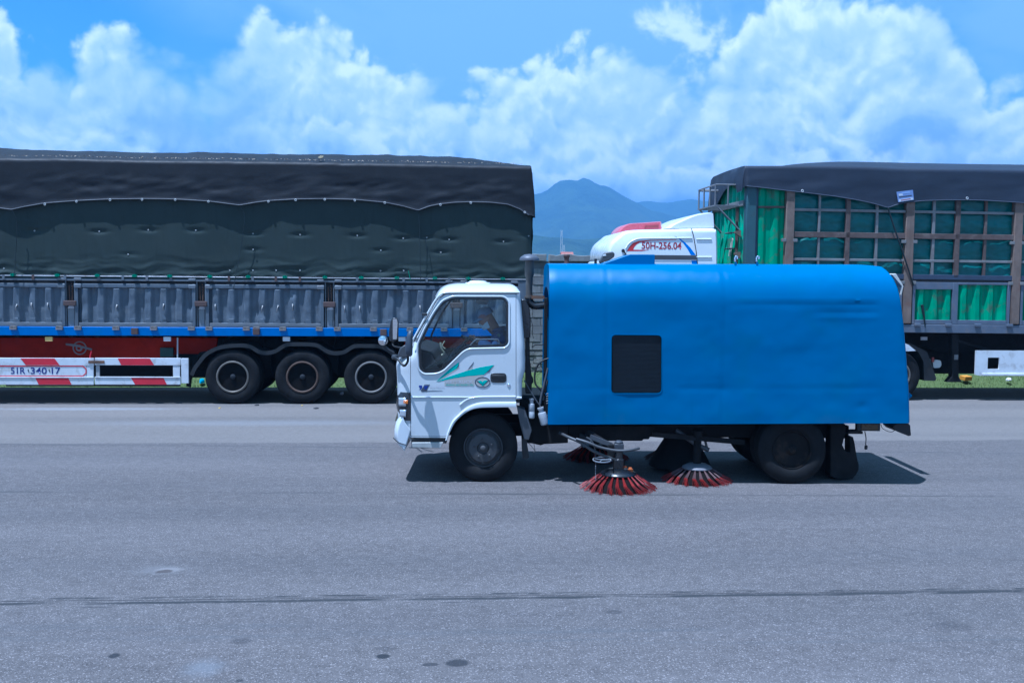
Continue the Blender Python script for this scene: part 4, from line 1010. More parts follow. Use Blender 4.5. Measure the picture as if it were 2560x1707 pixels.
# ---- hopper
t = NT(blue.node_tree); pb = t.n['Principled BSDF']; src = pb.inputs['Base Color'].links[0].from_socket; co = t.new('ShaderNodeTexCoord').outputs['Object']; hx_, hy_, hz_0 = t.sep(co)
low = t.ss(hz_0, 1.25, 0.75)
sc1 = t.ss(t.noise(t.vm('MULTIPLY', co, (2.2, 1.0, 5.0)), 2.6, 9, 0.72, 0.6), 0.66, 0.72)
col_ = t.mix(t.m('MULTIPLY', sc1, t.m('ADD', 0.12, t.m('MULTIPLY', low, 0.5))), src, (0.02, 0.05, 0.07))
run = t.ss(t.noise(t.vm('MULTIPLY', co, (7.0, 2.0, 0.35)), 1.3, 6, 0.65), 0.55, 0.75)
col_ = t.mix(t.m('MULTIPLY', run, 0.22), col_, (0.004, 0.085, 0.19))
spk = t.voro(co, 7.0, out='Distance'); spm = t.m('MULTIPLY', t.ss(spk, 0.07, 0.03), t.ss(t.noise(co, 1.7, 2, 0.5), 0.60, 0.64))
col_ = t.mix(t.m('MULTIPLY', spm, 0.8), col_, (0.07, 0.04, 0.03))
dustm = t.m('MULTIPLY', t.ss(hz_0, 1.15, 0.70), t.ss(t.noise(co, 2.0, 6, 0.6), 0.35, 0.7))
col_ = t.mix(t.m('MULTIPLY', dustm, 0.22), col_, (0.10, 0.15, 0.19))
t.put(pb.inputs['Base Color'], col_)
HZ0 = S(1375, 1061)[1]; HX0 = S(1372, 900)[0]
REAR = [(661, 2208), (664, 2216), (670, 2225), (682, 2234), (703, 2243), (728, 2249), (770, 2255), (817, 2261), (900, 2268), (985, 2274), (1057, 2276)]
rz = sorted((S(px, py)[1], S(px, py)[0]) for py, px in REAR)
HW = 1.95; Z1 = S(1700, 760)[1]; Z2 = S(1700, 666)[1]
def dent(x, z):
    d = 0.016 * nz(x * 0.7, z * 1.1, 1.7, 2) + 0.0045 * nz(x * 2.2, z * 2.6, 5.0, 3)
    d += 0.006 * math.exp(-((z - S(1700, 975)[1] - 0.0) / 0.02) ** 2) * (0.5 + nz(x * 1.3, 0, 2))
    for sx in (1.42, 2.82): d += -.0030 * math.exp(-((x - sx) / .012) ** 2) + .003 * math.exp(-((x - sx - .05) / .03) ** 2)
    zc_ = Z1 - .012
    if x > 2.9:
        q = min(1, (x - 2.9) / .25) * (1 if x < 4.65 else max(0, (4.75 - x) / .1))
        d += 0.008 * q * (0.75 + 0.5 * nz(x * 1.4, 2.0, 1.0, 2)) * math.exp(-((z - zc_) / 0.020) ** 2) - 0.004 * q * math.exp(-((z - zc_ - .045) / 0.025) ** 2)
        d += q * max(0, min(1, (x - 3.9) / .2)) * (.006 * math.exp(-((z - S(2200, 788)[1]) / 0.02) ** 2) - .005 * math.exp(-((z - S(2200, 800)[1]) / 0.02) ** 2))
    for dx_, dz_, da_, dw_ in ((1.9, 1.55, .012, .16), (2.9, 1.15, .010, .2), (3.7, 1.5, .012, .22), (4.2, 1.0, .010, .15), (.6, 1.2, .008, .2), (2.3, 1.95, .007, .14), (4.55, .93, .012, .07), (1.75, 1.0, .006, .12)):
        d += .6 * da_ * math.exp(-((x - dx_) / dw_) ** 2 - ((z - dz_) / (dw_ * .7)) ** 2)
    return d
def hop_ring(z, y0, dx=0.0, side=True):
    xr = interp(rz, z) - dx; pts = []; N = 150; rc_ = 0.035
    zs_ = lambda x: z + 0.05 * (x - HX0) / 4.4 * (1 - 0.5 * (z - HZ0) / (Z2 - HZ0))
    for i in range(N + 1):
        x = HX0 + (xr - rc_ - HX0) * i / N
        pts.append((x, y0 + (dent(x, z) * min(1, (x - HX0) / .08) if side else 0), zs_(x)))
    for i in range(1, 5): a = math.pi / 2 * i / 4; pts.append((xr - rc_ + rc_ * math.sin(a), y0 + rc_ * (1 - math.cos(a)), zs_(xr)))
    for i in range(1, 9): pts.append((xr, y0 + rc_ + (HW - 2 * y0 - 2 * rc_) * i / 9, zs_(xr)))
    for i in range(0, 5): a = math.pi / 2 * i / 4; pts.append((xr - rc_ + rc_ * math.cos(a), HW - y0 - rc_ + rc_ * math.sin(a), zs_(xr)))
    for i in range(1, 25): x = xr - rc_ + (HX0 - xr + rc_) * i / 24; pts.append((x, HW - y0, zs_(x)))
    for i in range(1, 8): pts.append((HX0, HW - y0 + (2 * y0 - HW) * i / 8, zs_(HX0)))
    return pts
rings = [hop_ring(HZ0 + (Z1 - HZ0) * (i / 46), 0.0) for i in range(47)]
for i in range(1, 17):
    th = math.radians(68) * i / 16; rings.append(hop_ring(Z1 + (Z2 - Z1) * math.sin(th) / math.sin(math.radians(68)), 0.42 * (1 - math.cos(th))))
ye = 0.42 * (1 - math.cos(math.radians(68)))
for i in range(1, 7):
    f = i / 6; rings.append(hop_ring(Z2 + 0.036 * (1 - (1 - f) ** 1.6), ye + (HW / 2 - 0.03 - ye) * f, 0.05 * f, False))
hop = MB().loft(rings).obj('hopper', blue, sw, 24)
gr = rounded(L([(1529, 837), (1654, 838), (1654, 983), (1528, 983)]), 0.055, 6)
gr_o = rounded(L([(1529, 837), (1654, 838), (1654, 983), (1528, 983)]), 0.055, 6)
cut1 = MB().prism(gr, -0.1, 0.07).obj('cut', None, sw)
fa = [(0.11, .8), (HW - .11, .8), (HW - .11, 2.1)] + [(HW / 2 + (HW / 2 - .11) * math.cos(a), 2.1 + .27 * math.sin(a)) for a in [math.pi * i / 12 for i in range(1, 12)]] + [(0.11, 2.1)]
cut2 = MB().prismx(fa, HX0 - 0.1, HX0 + 0.7).obj('cut', None, sw)
hop.data.materials.append(black)
boolean(hop, [cut1, cut2], smooth=24)
gp = MB(); gp.prism(gr, 0.035, 0.062); gp = gp.obj('grille_panel', mat('grille_dark', (0.012, 0.016, 0.022), 0.6), sw, None)
k = MB(); gx0, gx1 = min(p[0] for p in gr), max(p[0] for p in gr); gz0, gz1 = min(p[1] for p in gr), max(p[1] for p in gr)
n1 = int((gx1 - gx0) / .0155)
for i in range(n1): x = gx0 + .008 + i * .0155; k.box(x - .0028, x + .0028, .020, .026, gz0 + .004, gz1 - .004)
n2 = int((gz1 - gz0) / .0155)
for i in range(n2): z = gz0 + .008 + i * .0155; k.box(gx0 + .004, gx1 - .004, .016, .021, z - .0028, z + .0028)
k.obj('wire_mesh', mat('mesh_wire', (0.013, 0.019, 0.027), 0.5, .3), gp, None)
k = MB(); k.ring(offset(gr, 0.008), gr, -0.004, 0.03); k.obj('grille_rim', blue, sw, 40)
# wedge on the roof, lifting eyes, rear bracket, hinge
yw = 0.62
wb = [S(1498, 666, yw), S(1503, 661, yw), S(1575, 636, yw), S(1637, 636.5, yw), S(1637, 668, yw), S(1500, 668, yw)]
MB().prism(wb, yw, yw + 0.75).obj('roof_box', blue, sw, 40, bevel=.006)
MB().box(*sorted((S(1484, 1080, yw)[0], S(1490, 1080, yw)[0])), yw + .2, yw + .25, S(1700, 664, yw)[1], S(1700, 648, yw)[1]).obj('roof_latch', black, sw, None)
for px, py in ((1839, 641), (1893, 643)):
    b0 = P(px, 664, .32); k = MB(); k.box(b0.x - .012, b0.x + .012, .312, .328, b0.z - .06, b0.z + .045); e_ = k.obj('lifting_eye', blue, sw, 40)
    k = MB(); k.tube(cr([P(px - 2, 654, .32), P(px - 2, 646, .32), P(px + 1, 641, .32), P(px + 4, 643, .32), P(px + 4, 648, .32)], 5), .011, 8); k.obj('hook', chrome, e_, 60)
b1, b2 = P(2236, 684, .35), P(2255, 715, .35)
k = MB(); k.prism([(b1.x - .05, b1.z - .01), (b1.x, b1.z), (b2.x, b2.z), (b2.x - .02, b2.z - .11), (b2.x - .035, b2.z - .11), (b2.x - .02, b2.z - .005)], .3, 1.6); k.obj('rear_lamp_hood', mat('pale_hood', (0.55, 0.53, 0.48), 0.5, var=.1), sw, 40, bevel=.004)
k = MB(); h0, h1 = S(2272, 982), S(2288, 998); k.prism([S(2270, 980), S(2280, 983), S(2288, 991), S(2280, 1000), S(2270, 1000)], .08, .2); k.obj('door_hinge', blue, sw, 40, bevel=.006)
# ---- rear underside
k = MB(); k.prism(L([(2231, 1069), (2237, 1061), (2243, 1058), (2271, 1058), (2276, 1063), (2278, 1088), (2272, 1090), (2258, 1083), (2240, 1077)], .08), .08, .4); k.obj('rear_deflector', black, sw, 40, bevel=.006)
x0, z0 = S(2143, 1077, .08); x1, z1 = S(2201, 1058, .08)
lb = MB().box(x0, x1, .08, .16, z0, z1 + .01).obj('side_lamp_box', black, sw, 40, bevel=.004)
MB().box(x0 + .05, x1 - .03, .072, .085, z0 + .015, z1 - .012).obj('side_reflector', mat('brown_reflector', (0.07, 0.045, 0.02), 0.3), lb, None)
k = MB(); k.tube(cr([P(2202, 1060, .1), P(2206, 1070, .1), P(2218, 1077, .1), P(2230, 1079, .1), P(2240, 1073, .1)], 5), .004, 6); k.tube(cr([P(2162, 1078, .1), P(2165, 1095, .1), P(2164, 1112, .1)], 4), .006, 6); k.lathe([(0, -.03), (.02, -.02), (.02, .02), (0, .03)], 8, tuple(P(2165, 1118, .1)), 'z'); k.obj('hanging_cable', black, sw, 60)
k = MB(); k.box(*sorted((S(2115, 1080, .5)[0], S(2150, 1080, .5)[0])), .4, .6, S(1700, 1078, .5)[1], S(1700, 1072, .5)[1]); k.obj('cable_tray', black, sw, None)
# rear roller brush and its arm, suction duct
k = MB(); k.prism(L([(2076, 1060), (2114, 1060), (2115, 1075), (2108, 1105), (2106, 1112), (2114, 1128), (2125, 1133), (2125, 1092), (2133, 1092), (2137, 1108), (2141, 1135), (2146, 1160), (2146, 1172), (2140, 1185), (2132, 1196), (2100, 1200), (2076, 1190)], .35), .35, .55); k.obj('rear_brush_arm', chassis_m, sw, 40, bevel=.006)
rb_c = P(2118, 1168, .35); k = MB()
k.lathe([(0.0, 0), (.14, 0), (.16, .02), (.16, 1.18), (.14, 1.2), (0.0, 1.2)], 36, (rb_c.x, .37, .165)); k.obj('roller_brush', mat('brush_black', (0.015, 0.015, 0.016), .9, bump=.8, bscale=120), sw, 40)
k = MB(); sd = P(1700, 1120, 1.0); k.loft([[(sd.x + .28 * s * math.cos(a), 1.0 + .3 * s * math.sin(a), z) for a in [2 * math.pi * i / 20 for i in range(20)]] for s, z in ((1.45, .06), (1.2, .2), (.8, .38), (.62, .5), (.6, .68))]); k.obj('suction_mouth', chassis_m, sw, 50)
k = MB(); k.tube([P(1690, 1075, .3), P(1740, 1110, .28), P(1772, 1125, .26)], .03, 8); k.tube([P(1760, 1090, .3), P(1768, 1122, .28)], .016, 8); k.obj('brush_ram', hose_m, sw, 60)
# ---- side brushes
red_b = mat('red_bristle', (0.20, 0.007, 0.005), 0.6, var=.3, vscale=14, dirt=(.06, .012, .012), dscale=9, damt=.6)
grey_b = mat('dusty_bristle', (0.10, 0.055, 0.055), 0.8, var=.25, vscale=14)
disc_m = mat('brush_disc', (0.009, 0.011, 0.015), 0.3, var=.3, coat=.5, dirt=(.03, .025, .02), dscale=9, damt=.4)
gdisc = mat('dusty_disc', (0.15, 0.145, 0.16), 0.6, var=.2)
orange_m = mat('orange_dirt', (0.40, 0.10, 0.02), 0.8, var=.4)
def tuft(r0, r1, z0, m, tip, nb=14):
    r = random.Random(3); V = []; Fc = []
    for i in range(nb):
        a = (i / (nb - 1) - .5) + r.uniform(-.08, .08); w_ = r.uniform(.0035, .006)
        b0 = Vector((r0, a * .008, z0)); b1 = Vector((r0 + (r1 - r0) * .55, a * .036 + r.uniform(-.003, .006), z0 * .48 + r.uniform(-.008, .006))); b2 = Vector((r1 + r.uniform(-.03, .014), a * .074 + .05 + r.uniform(-.008, .008), r.uniform(.0, .016)))
        k = len(V)
        for p, w2 in ((b0, w_), (b1, w_), (b2, w_ * .75)):
            V += [p + Vector((0, -w2 * .6, 0)), p + Vector((.004, 0, w2 * .6)), p + Vector((0, w2 * .6, 0))]
        for s in range(2):
            for j in range(3): Fc.append((k + s * 3 + j, k + s * 3 + (j + 1) % 3, k + s * 3 + 3 + (j + 1) % 3, k + s * 3 + 3 + j))
    me = bpy.data.meshes.new('bristle_tuft'); me.from_pydata([tuple(v) for v in V], [], Fc); me.materials.append(m); me.materials.append(tip)
    for f in me.polygons:
        f.material_index = 1 if me.vertices[f.vertices[2]].co.z < .03 else 0
    return me
def side_brush(cx, cy, R, rd, zd, n, m, tip, dm, arm=True, dirty=False):
    b = bpy.data.objects.new('side_brush', None); C.objects.link(b); b.parent = sw; b.location = (cx, cy, 0)
    k = MB(); k.lathe([(0, zd + .045), (rd * .45, zd + .045), (rd * .6, zd + .04), (rd * .95, zd + .008), (rd, zd - .01), (rd * .97, zd - .022), (0, zd - .02)], 40, (0, 0, 0), 'z'); k.obj('brush_disc', dm, b, 40)
    k = MB(); k.loft([[(q_ * math.cos(2 * math.pi * i / 36), q_ * math.sin(2 * math.pi * i / 36), z_) for i in range(36)] for q_, z_ in ((rd * .8, zd - .02), (rd * .9, zd - .03), (rd * .55 + R * .4, zd * .42), (R * .82, .012), (rd * .8, .006))]); k.obj('bristle_shade_core', mat('bristle_shade_core', (.008, .006, .006), .95, spec=.1), b, 60)  # dark cone put in for inner bristles and the shadow between tufts
    me = tuft(rd * .93, R, zd - .01, m, tip)
    for i in range(n):
        a = 2 * math.pi * i / n + rnd.uniform(-.03, .03); inst('bristle_tuft', me, b, (0, 0, 0), (0, 0, a), (1, 1, rnd.uniform(.96, 1.02)))
    if arm == 'hub':
        k = MB(); k.lathe([(.05, zd + .03), (.05, zd + .36), (.07, zd + .37), (.07, zd + .45)], 18, (0, 0, 0), 'z'); k.obj('brush_hub', chassis_m, b, 40)
    elif arm:
        k = MB(); k.lathe([(.065, zd + .03), (.068, zd + .06), (.068, zd + .16), (.05, zd + .17), (.05, zd + .25)], 20, (0, 0, 0), 'z'); k.obj('brush_hub', satin, b, 40)
        k = MB(); k.box(-.055, .055, -.05, .05, zd + .26, zd + .35); k.lathe([(.0, zd + .35), (.05, zd + .35), (.052, zd + .37), (.03, zd + .385), (0, zd + .385)], 16, (0, 0, 0), 'z'); k.obj('hydraulic_motor', mat('motor_grey', (0.06, 0.063, 0.072), .45, .2, var=.2), b, 40, bevel=.006)
        k = MB(); k.box(-.13, -.06, -.04, .03, zd + .17, zd + .34); k.bar((-.08, .0, zd + .30), (-.33, .35, zd + .42), .07, .07); k.obj('brush_arm', chassis_m, b, 40, bevel=.005)
    if dirty:
        k = MB()
        for i in range(7):
            a = rnd.uniform(-.3, 1.4); rr = rd * rnd.uniform(.4, .85); k.box(rr * math.cos(a) - .02, rr * math.cos(a) + .02, rr * math.sin(a) - .02, rr * math.sin(a) + .02, zd + .02, zd + .05)
        k.obj('packed_dirt', orange_m, b, None)
    return b
# front near brush centre from its disc; radius reaches the bristle ring seen
gA = ground_at(1546, 1240); gB = ground_at(1641, 1216)
fc = Vector(((gB - SW.o).dot(SW.u), (gA - SW.o).dot(SW.n), 0)); R1 = 0.44
bxf = SW.S(1546, 1175, fc.y + R1)[0]
side_brush(bxf, fc.y + R1, R1, 0.215, 0.185, 22, red_b, red_b, disc_m, True, True)
gA = ground_at(1742, 1219); y2 = (gA - SW.o).dot(SW.n)
side_brush(SW.S(1742, 1180, y2 + .42)[0], y2 + .42, 0.42, 0.185, 0.175, 20, grey_b, red_b, gdisc, 'hub')
side_brush(SW.S(1490, 1120, 1.75)[0], 1.75, 0.44, 0.215, 0.185, 22, red_b, red_b, disc_m, True)
side_brush(SW.S(1690, 1120, 1.7)[0], 1.7, 0.42, 0.185, 0.185, 20, grey_b, grey_b, disc_m, True)
yb = fc.y + R1
k = MB(); k.tube(cr([P(1400, 1082, .1), P(1420, 1092, yb + .1), P(1452, 1106, yb), P(1480, 1125, yb - .05), P(1512, 1140, yb - .05), P(1535, 1147, yb - .02)], 6), .019, 8); k.tube(cr([P(1441, 1097, yb), P(1470, 1106, yb - .06), P(1500, 1118, yb - .08), P(1540, 1126, yb - .1), P(1575, 1125, yb - .1), P(1598, 1120, yb - .05)], 6), .017, 8)
k.tube(cr([P(1466, 1092, yb), P(1480, 1103, yb - .02), P(1487, 1120, yb - .03), P(1489, 1150, yb - .03), P(1489, 1172, yb - .03)], 5), .007, 6); k.obj('hydraulic_hose', hose_m, sw, 60)
k = MB(); k.bar(P(1475, 1091, yb + .05), P(1530, 1112, yb + .02), .05, .055); k.bar(P(1470, 1098, yb + .3), P(1440, 1080, .6), .06, .06); k.obj('swing_arm', mat('arm_grey', (0.06, 0.063, 0.07), .5, .2, var=.2), sw, 40)
k = MB(); c_ = P(1505, 1149, yb - .12); k.tube([(c_.x + .105 * math.cos(a), c_.y + .105 * math.sin(a), c_.z + .012 * math.sin(a)) for a in [2 * math.pi * i / 24 for i in range(24)]], .008, 6, closed=True)
for a in (.3, 2.4, 4.4): k.tube([tuple(c_), (c_.x + .1 * math.cos(a), c_.y + .1 * math.sin(a), c_.z)], .006, 6)
k.tube([tuple(c_), P(1530, 1151, yb)], .012, 6); k.obj('adjusting_wheel', steel, sw, 60)
k = MB()
for i in range(9): q = P(1489, 1165 + i * 4.2, yb - .1); k.lathe([(.004, -.006), (.007, 0), (.004, .006)], 6, tuple(q), 'z')
k.obj('chain', steel, sw, None)

# ------------------------------------------------------------------ left trailer
S, P, L = LT.S, LT.P, LT.L
lt = thing('cargo_trailer', 'parked cargo trailer with grey corrugated side gates and blue side beam behind the white cab', 'trailer', LT.o, LT.a)
XL, XR = -7.3, S(1321, 800)[0]                # left end lies outside the frame
TW = 2.5
gate_m = mat('gate_paint', (0.088, 0.108, 0.135), 0.6, var=0.12, vscale=2, dirt=(0.15, 0.165, 0.18), dscale=3.5, damt=0.55, grime=(0.06, 0.07, 0.085))
post_m = mat('post_paint', (0.13, 0.145, 0.165), 0.6, var=.15, dirt=(.18, .15, .13), dscale=6, damt=.5)
rail_m = mat('bare_rail', (0.40, 0.40, 0.42), 0.45, 0.3, var=.2, dirt=(.22, .18, .15), dscale=7, damt=.6)
beam_m = mat('blue_beam', (0.006, 0.12, 0.42), 0.45, var=.1, dirt=(.01, .10, .25), dscale=3, damt=.4)
red_m = mat('red_chassis', (0.40, 0.022, 0.008), 0.6, var=.2, dirt=(.2, .012, .008), damt=.4, spec=.12)
wguard = mat('guard_white', (0.60, 0.61, 0.63), 0.55, var=.08, dirt=(.30, .27, .25), dscale=5, damt=.5)
rguard = mat('guard_red', (0.50, 0.012, 0.03), 0.5, var=.1)
tarp_k = mat('black_tarp', (0.009, 0.010, 0.0135), 0.6, var=.18, vscale=1.5, bump=.15, bscale=30, dirt=(.02, .02, .023), dscale=3, damt=.35, spec=.3)
tarp_g = mat('green_tarp', (0.024, 0.036, 0.033), 0.66, var=.12, vscale=1.0, bump=.12, bscale=30, dirt=(.032, .042, .038), dscale=1.2, damt=.5, grime=(.017, .027, .025), spec=.3)
ring_m = mat('eyelet_white', (0.50, 0.50, 0.49), 0.5, .2)
cord_m = mat('green_cord', (0.01, 0.20, 0.11), 0.7)
dcord = mat('dark_cord', (0.01, 0.02, 0.025), 0.8)
brown = mat('brown_clamp', (0.085, 0.05, 0.042), 0.7, var=.2)
EYE = MB()
EYE.tube([(.017 * math.cos(a), 0, .017 * math.sin(a)) for a in [2 * math.pi * i / 12 for i in range(12)]], .0065, 6, closed=True)
EYE = EYE.mesh('eyelet'); EYE.materials.append(ring_m); EYE.shade_smooth()
# ---- tarpaulins
hem_px = [(-420, 500), (-250, 505), (-120, 500), (0, 521), (30, 525), (60, 518), (112, 509), (191, 503), (275, 499), (355, 498), (438, 499), (521, 504), (575, 511), (600, 514), (640, 507), (671, 503), (739, 499), (812, 498), (887, 500), (962, 507), (1010, 517), (1045, 527), (1075, 516), (1101, 511), (1140, 507), (1177, 506), (1225, 507), (1270, 512), (1300, 524), (1330, 544)]
hem = sorted(S(px, py, -.05) for px, py in hem_px)
ridge = sorted(S(px, py, -.02) for px, py in [(-420, 386), (0, 394), (180, 395), (330, 399), (700, 403), (850, 406), (1000, 408), (1150, 411), (1322, 415)])
crown = sorted(S(px, py, 1.25) for px, py in [(-420, 360), (0, 371), (60, 375), (180, 379), (285, 381), (395, 384), (520, 383), (700, 387.5), (860, 388), (1040, 391), (1150, 395), (1190, 399), (1240, 408), (1300, 417)])
TX0, TX1 = XL, S(1322, 450, 0)[0]
tk = thing('tarpaulin', 'black tarpaulin draped over the top of the left cargo load', 'tarpaulin', LT.o, LT.a)
def tk_ring(x, inner=0.0):
    zh, zr, zc = interp(hem, x), sinterp(ridge, x), sinterp(crown, x)
    zr += .008 * nz(x * 3, 0, 1); zc = max(zc, zr + .02) + .012 * nz(x * 2, 3, 1)
    pts = []; N = 22
    for i in range(N + 1):
        t = i / N; z = zh + (zr - .05 - zh) * t
        fold = .024 * nz(x * .9 - z * 1.6, z * 2.2 + x * .5, 3, 3) + .012 * nz(x * 2.2 - z * 4, z * 6, 8, 2)
        pts.append((x, -.052 + .04 * t + fold * math.sin(math.pi * min(1, t * 1.2 + .08)) - (.012 if i == 0 else 0), z))
    pts.append((x, .02 + .015 * nz(x * 6, 2, 2), zr - .012)); pts.append((x, .06, zr + .012 * nz(x * 7, 5, 2)))
    for i in range(1, 9):
        t = i / 9; pts.append((x, .05 + t * 1.2, zr + (zc - zr) * (1 - (1 - t) ** 1.7) + .012 * nz(x * 3, t * 6, 2)))
    for i in range(0, 9):
        t = 1 - i / 9; pts.append((x, 2.45 - t * 1.2, zr + (zc - zr) * (1 - (1 - t) ** 1.7)))
    pts.append((x, 2.5, zr - .03)); pts.append((x, 2.55, zh))
    return pts
def sheet(rings, name, m, parent, smooth=60):
    k = MB(); n = len(rings[0])
    for r_ in rings: k.v += [tuple(p) for p in r_]
    for i in range(len(rings) - 1):
        for j in range(n - 1):
            a = i * n + j; k.f.append((a, a + n, a + n + 1, a + 1))
    return k, n
xs = [TX0 + (TX1 - TX0) * i / 220 for i in range(221)]
k, n = sheet([tk_ring(x) for x in xs], 'sheet', tarp_k, tk)
# the tail end hangs down over the end of the load
last = tk_ring(TX1); zr = sinterp(ridge, TX1)
b0 = len(k.v); cols = len(last)
for q in (0.0, .25, .5, .75, 1.0):
    for (x, y, z) in last:
        zl = S(1333, 545, y)[1]
        k.v.append((x + .05 + .08 * math.sin(q * 1.6) , y, z + (min(z, zl - .0) - z) * q + 0 if z < zl else z + (zl - z) * q))
for a in range(4):
    for j in range(cols - 1):
        k.f.append((b0 + a * cols + j, b0 + (a + 1) * cols + j, b0 + (a + 1) * cols + j + 1, b0 + a * cols + j + 1))
for j in range(cols - 1): k.f.append(((len(xs) - 1) * n + j, b0 + j, b0 + j + 1, (len(xs) - 1) * n + j + 1))
sh = k.obj('tarp_sheet', tarp_k, tk, 75)
k = MB(); k.tube([(x, -.072, interp(hem, x) + .004) for x in xs], .010, 6); k.obj('hem_rope', mat('hem_grey', (0.075, 0.078, 0.09), .6), tk, 80)
for px, py in [(112, 511), (191, 504), (275, 500), (355, 499), (438, 499.5), (521, 504), (671, 504), (739, 500), (812, 499), (887, 501), (962, 507), (1101, 512), (1177, 507), (1312, 531)]:
    p_ = P(px, py, -.085); inst('eyelet', EYE, tk, p_)
tg = thing('tarpaulin', 'dark green tarpaulin wrapped round the sides of the left cargo load', 'tarpaulin', LT.o, LT.a)
botz = sorted(S(px, py, -.01) for px, py in [(-420, 683), (0, 687), (500, 689.5), (900, 693), (1325, 697.5)])
spots = [(85, 577, 1), (248, 579, 1), (370, 575, 1), (489, 576, 1), (632, 584, 1), (632, 624, .8), (320, 636, .6), (750, 587, 1), (893, 589, 1), (1008, 596, 1), (1067, 594, .8), (1123, 599, 1), (952, 626, .8), (1102, 631, 1), (1259, 604, 1), (1322, 590, .6), (1062, 527, .0), (632, 676, .8), (690, 676, .8), (951, 677, .8), (1009, 677, .8), (750, 676, .5), (10, 671, .7), (574, 676, .6)]
spl = [(*S(px, py, 0), a) for px, py, a in spots]
def tg_y(x, z):
    zb_ = interp(botz, x); t = (z - zb_) / 1.4
    y = .028 * nz(x * .8, z * .25, 11, 2) + .020 * nz(x * 2.0 + .6 * z, z * .22, 4, 3) * (1 - t * .4)
    if t < .3: y += .032 * (1 - t / .3) * nz(x * 1.3, (z - zb_) * 8 + .35 * nz(x * .8, 0, 1) * 4, 9, 3)
    for sx, sz, a in spl:
        d2 = ((x - sx) / .16) ** 2 + ((z - sz) / .035) ** 2
        if d2 < 9: y += .022 * a * math.exp(-d2)
    ex = max(0, (x - (TX1 - .18)) / .25)
    return y + .05 * ex ** 3
gr_ = []
for i in range(361):
    x = TX0 + (TX1 + .07 - TX0) * i / 360; zb_ = interp(botz, x); zt = min(sinterp(ridge, x) - .12, interp(hem, x) + .22); rr_ = []
    for j in range(61):
        z = zb_ + (zt - zb_) * j / 60; rr_.append((x, tg_y(x, z), z))
    gr_.append(rr_)
k, n = sheet(gr_, '', None, None); k.obj('tarp_side', tarp_g, tg, 75)
k = MB()
def endf(a, b):
    y = .05 + (TW - .1) * a; z0_ = interp(botz, TX1); z = z0_ + (sinterp(ridge, TX1) - .12 - z0_) * b
    return (TX1 + .07 + .02 * math.sin(b * 2.8) + .02 * nz(y * 2, z * 2, 3), y, z)
k.grid(16, 20, endf); k.obj('tarp_end', tarp_g, tg, 75)
MB().box(TX0 + .02, TX1 - .05, TW - .03, TW, interp(botz, 0), sinterp(ridge, 0) - .12).obj('tarp_back', tarp_g, tg, None)
for sx, sz, a in spl:
    if a > 0: inst('eyelet', EYE, tg, (sx, tg_y(sx, sz) - .012, sz), scale=(.6, .6, .6))
# cords of the black sheet
for pts in ([(30, 527), (42, 562), (36, 690)], [(600, 515), (611, 556), (584, 720)], [(1045, 528), (1048, 555), (1052, 705)], [(42, 562), (53, 588)], [(611, 556), (619, 573)]):
    k = MB(); k.tube(cr([P(px, py, -.115 if i == 0 else -.09) for i, (px, py) in enumerate(pts)], 4), .006, 5); k.obj('tie_cord', dcord, tk, 80)
for px in (32, 143, 243, 336, 424, 524, 620, 712, 812, 903, 992, 1087, 1171, 1257):
    p_ = P(px, interp([(0, 686.5), (1330, 697)], px), -.05); k = MB()
    for q in range(3): k.box(p_.x - .04 + .03 * q, p_.x - .02 + .03 * q, -.07, .0, p_.z - .025 - .006 * (q % 2), p_.z + .02 + .01 * (q % 2))
    k.obj('lashing', cord_m, tg, None)
for a, b in (((1062, 593), (1068, 636)), ((1021, 677), (1026, 700))):
    k = MB(); k.tube([P(*a, -.05), P(*b, -.06)], .008, 5); k.obj('tie_cord', cord_m if a[0] < 1030 else dcord, tg, 80)
# a dry leaf bit lying on the top edge
o = MB().prism([(0, 0), (.05, .035), (.11, .03), (.10, 0), (.04, -.02)], -.02, .04).obj('leaf_scrap', mat('straw', (.55, .45, .28), .8), None, None); o.location = LT.W(*P(795, 394, .1)); tag(o, 'pale straw scrap lying on the ridge of the black tarpaulin', 'scrap')
r = random.Random(21); V = []; Fc = []
for i in range(900):
    x = r.uniform(TX0, TX1 - .1); t = abs(r.gauss(0, .35)); y = .04 + t * .25; zz = sinterp(ridge, x) + .028 + t * .06; s_ = r.uniform(.004, .016); a = r.uniform(0, 6.28); kq = len(V)
    V += [(x, y, zz), (x + s_ * 2 * math.cos(a), y + s_ * math.sin(a), zz + s_ * .4), (x + s_ * math.cos(a + 1.5), y + s_ * math.sin(a + 1.5), zz + s_)]; Fc.append((kq, kq + 1, kq + 2))
me = bpy.data.meshes.new('straw_flecks'); me.from_pydata(V, [], Fc); me.materials.append(mat('straw_pale', (.34, .27, .20), .8)); o = link('straw_flecks', me, tk, None); o['kind'] = 'stuff'
# dark load inside, so nothing shows through the gaps
MB().box(XL + .05, TX1 - .08, .12, TW - .05, 1.5, 4.0).obj('load', mat('load_dark', (0.02, .02, .02), .9), lt, None)
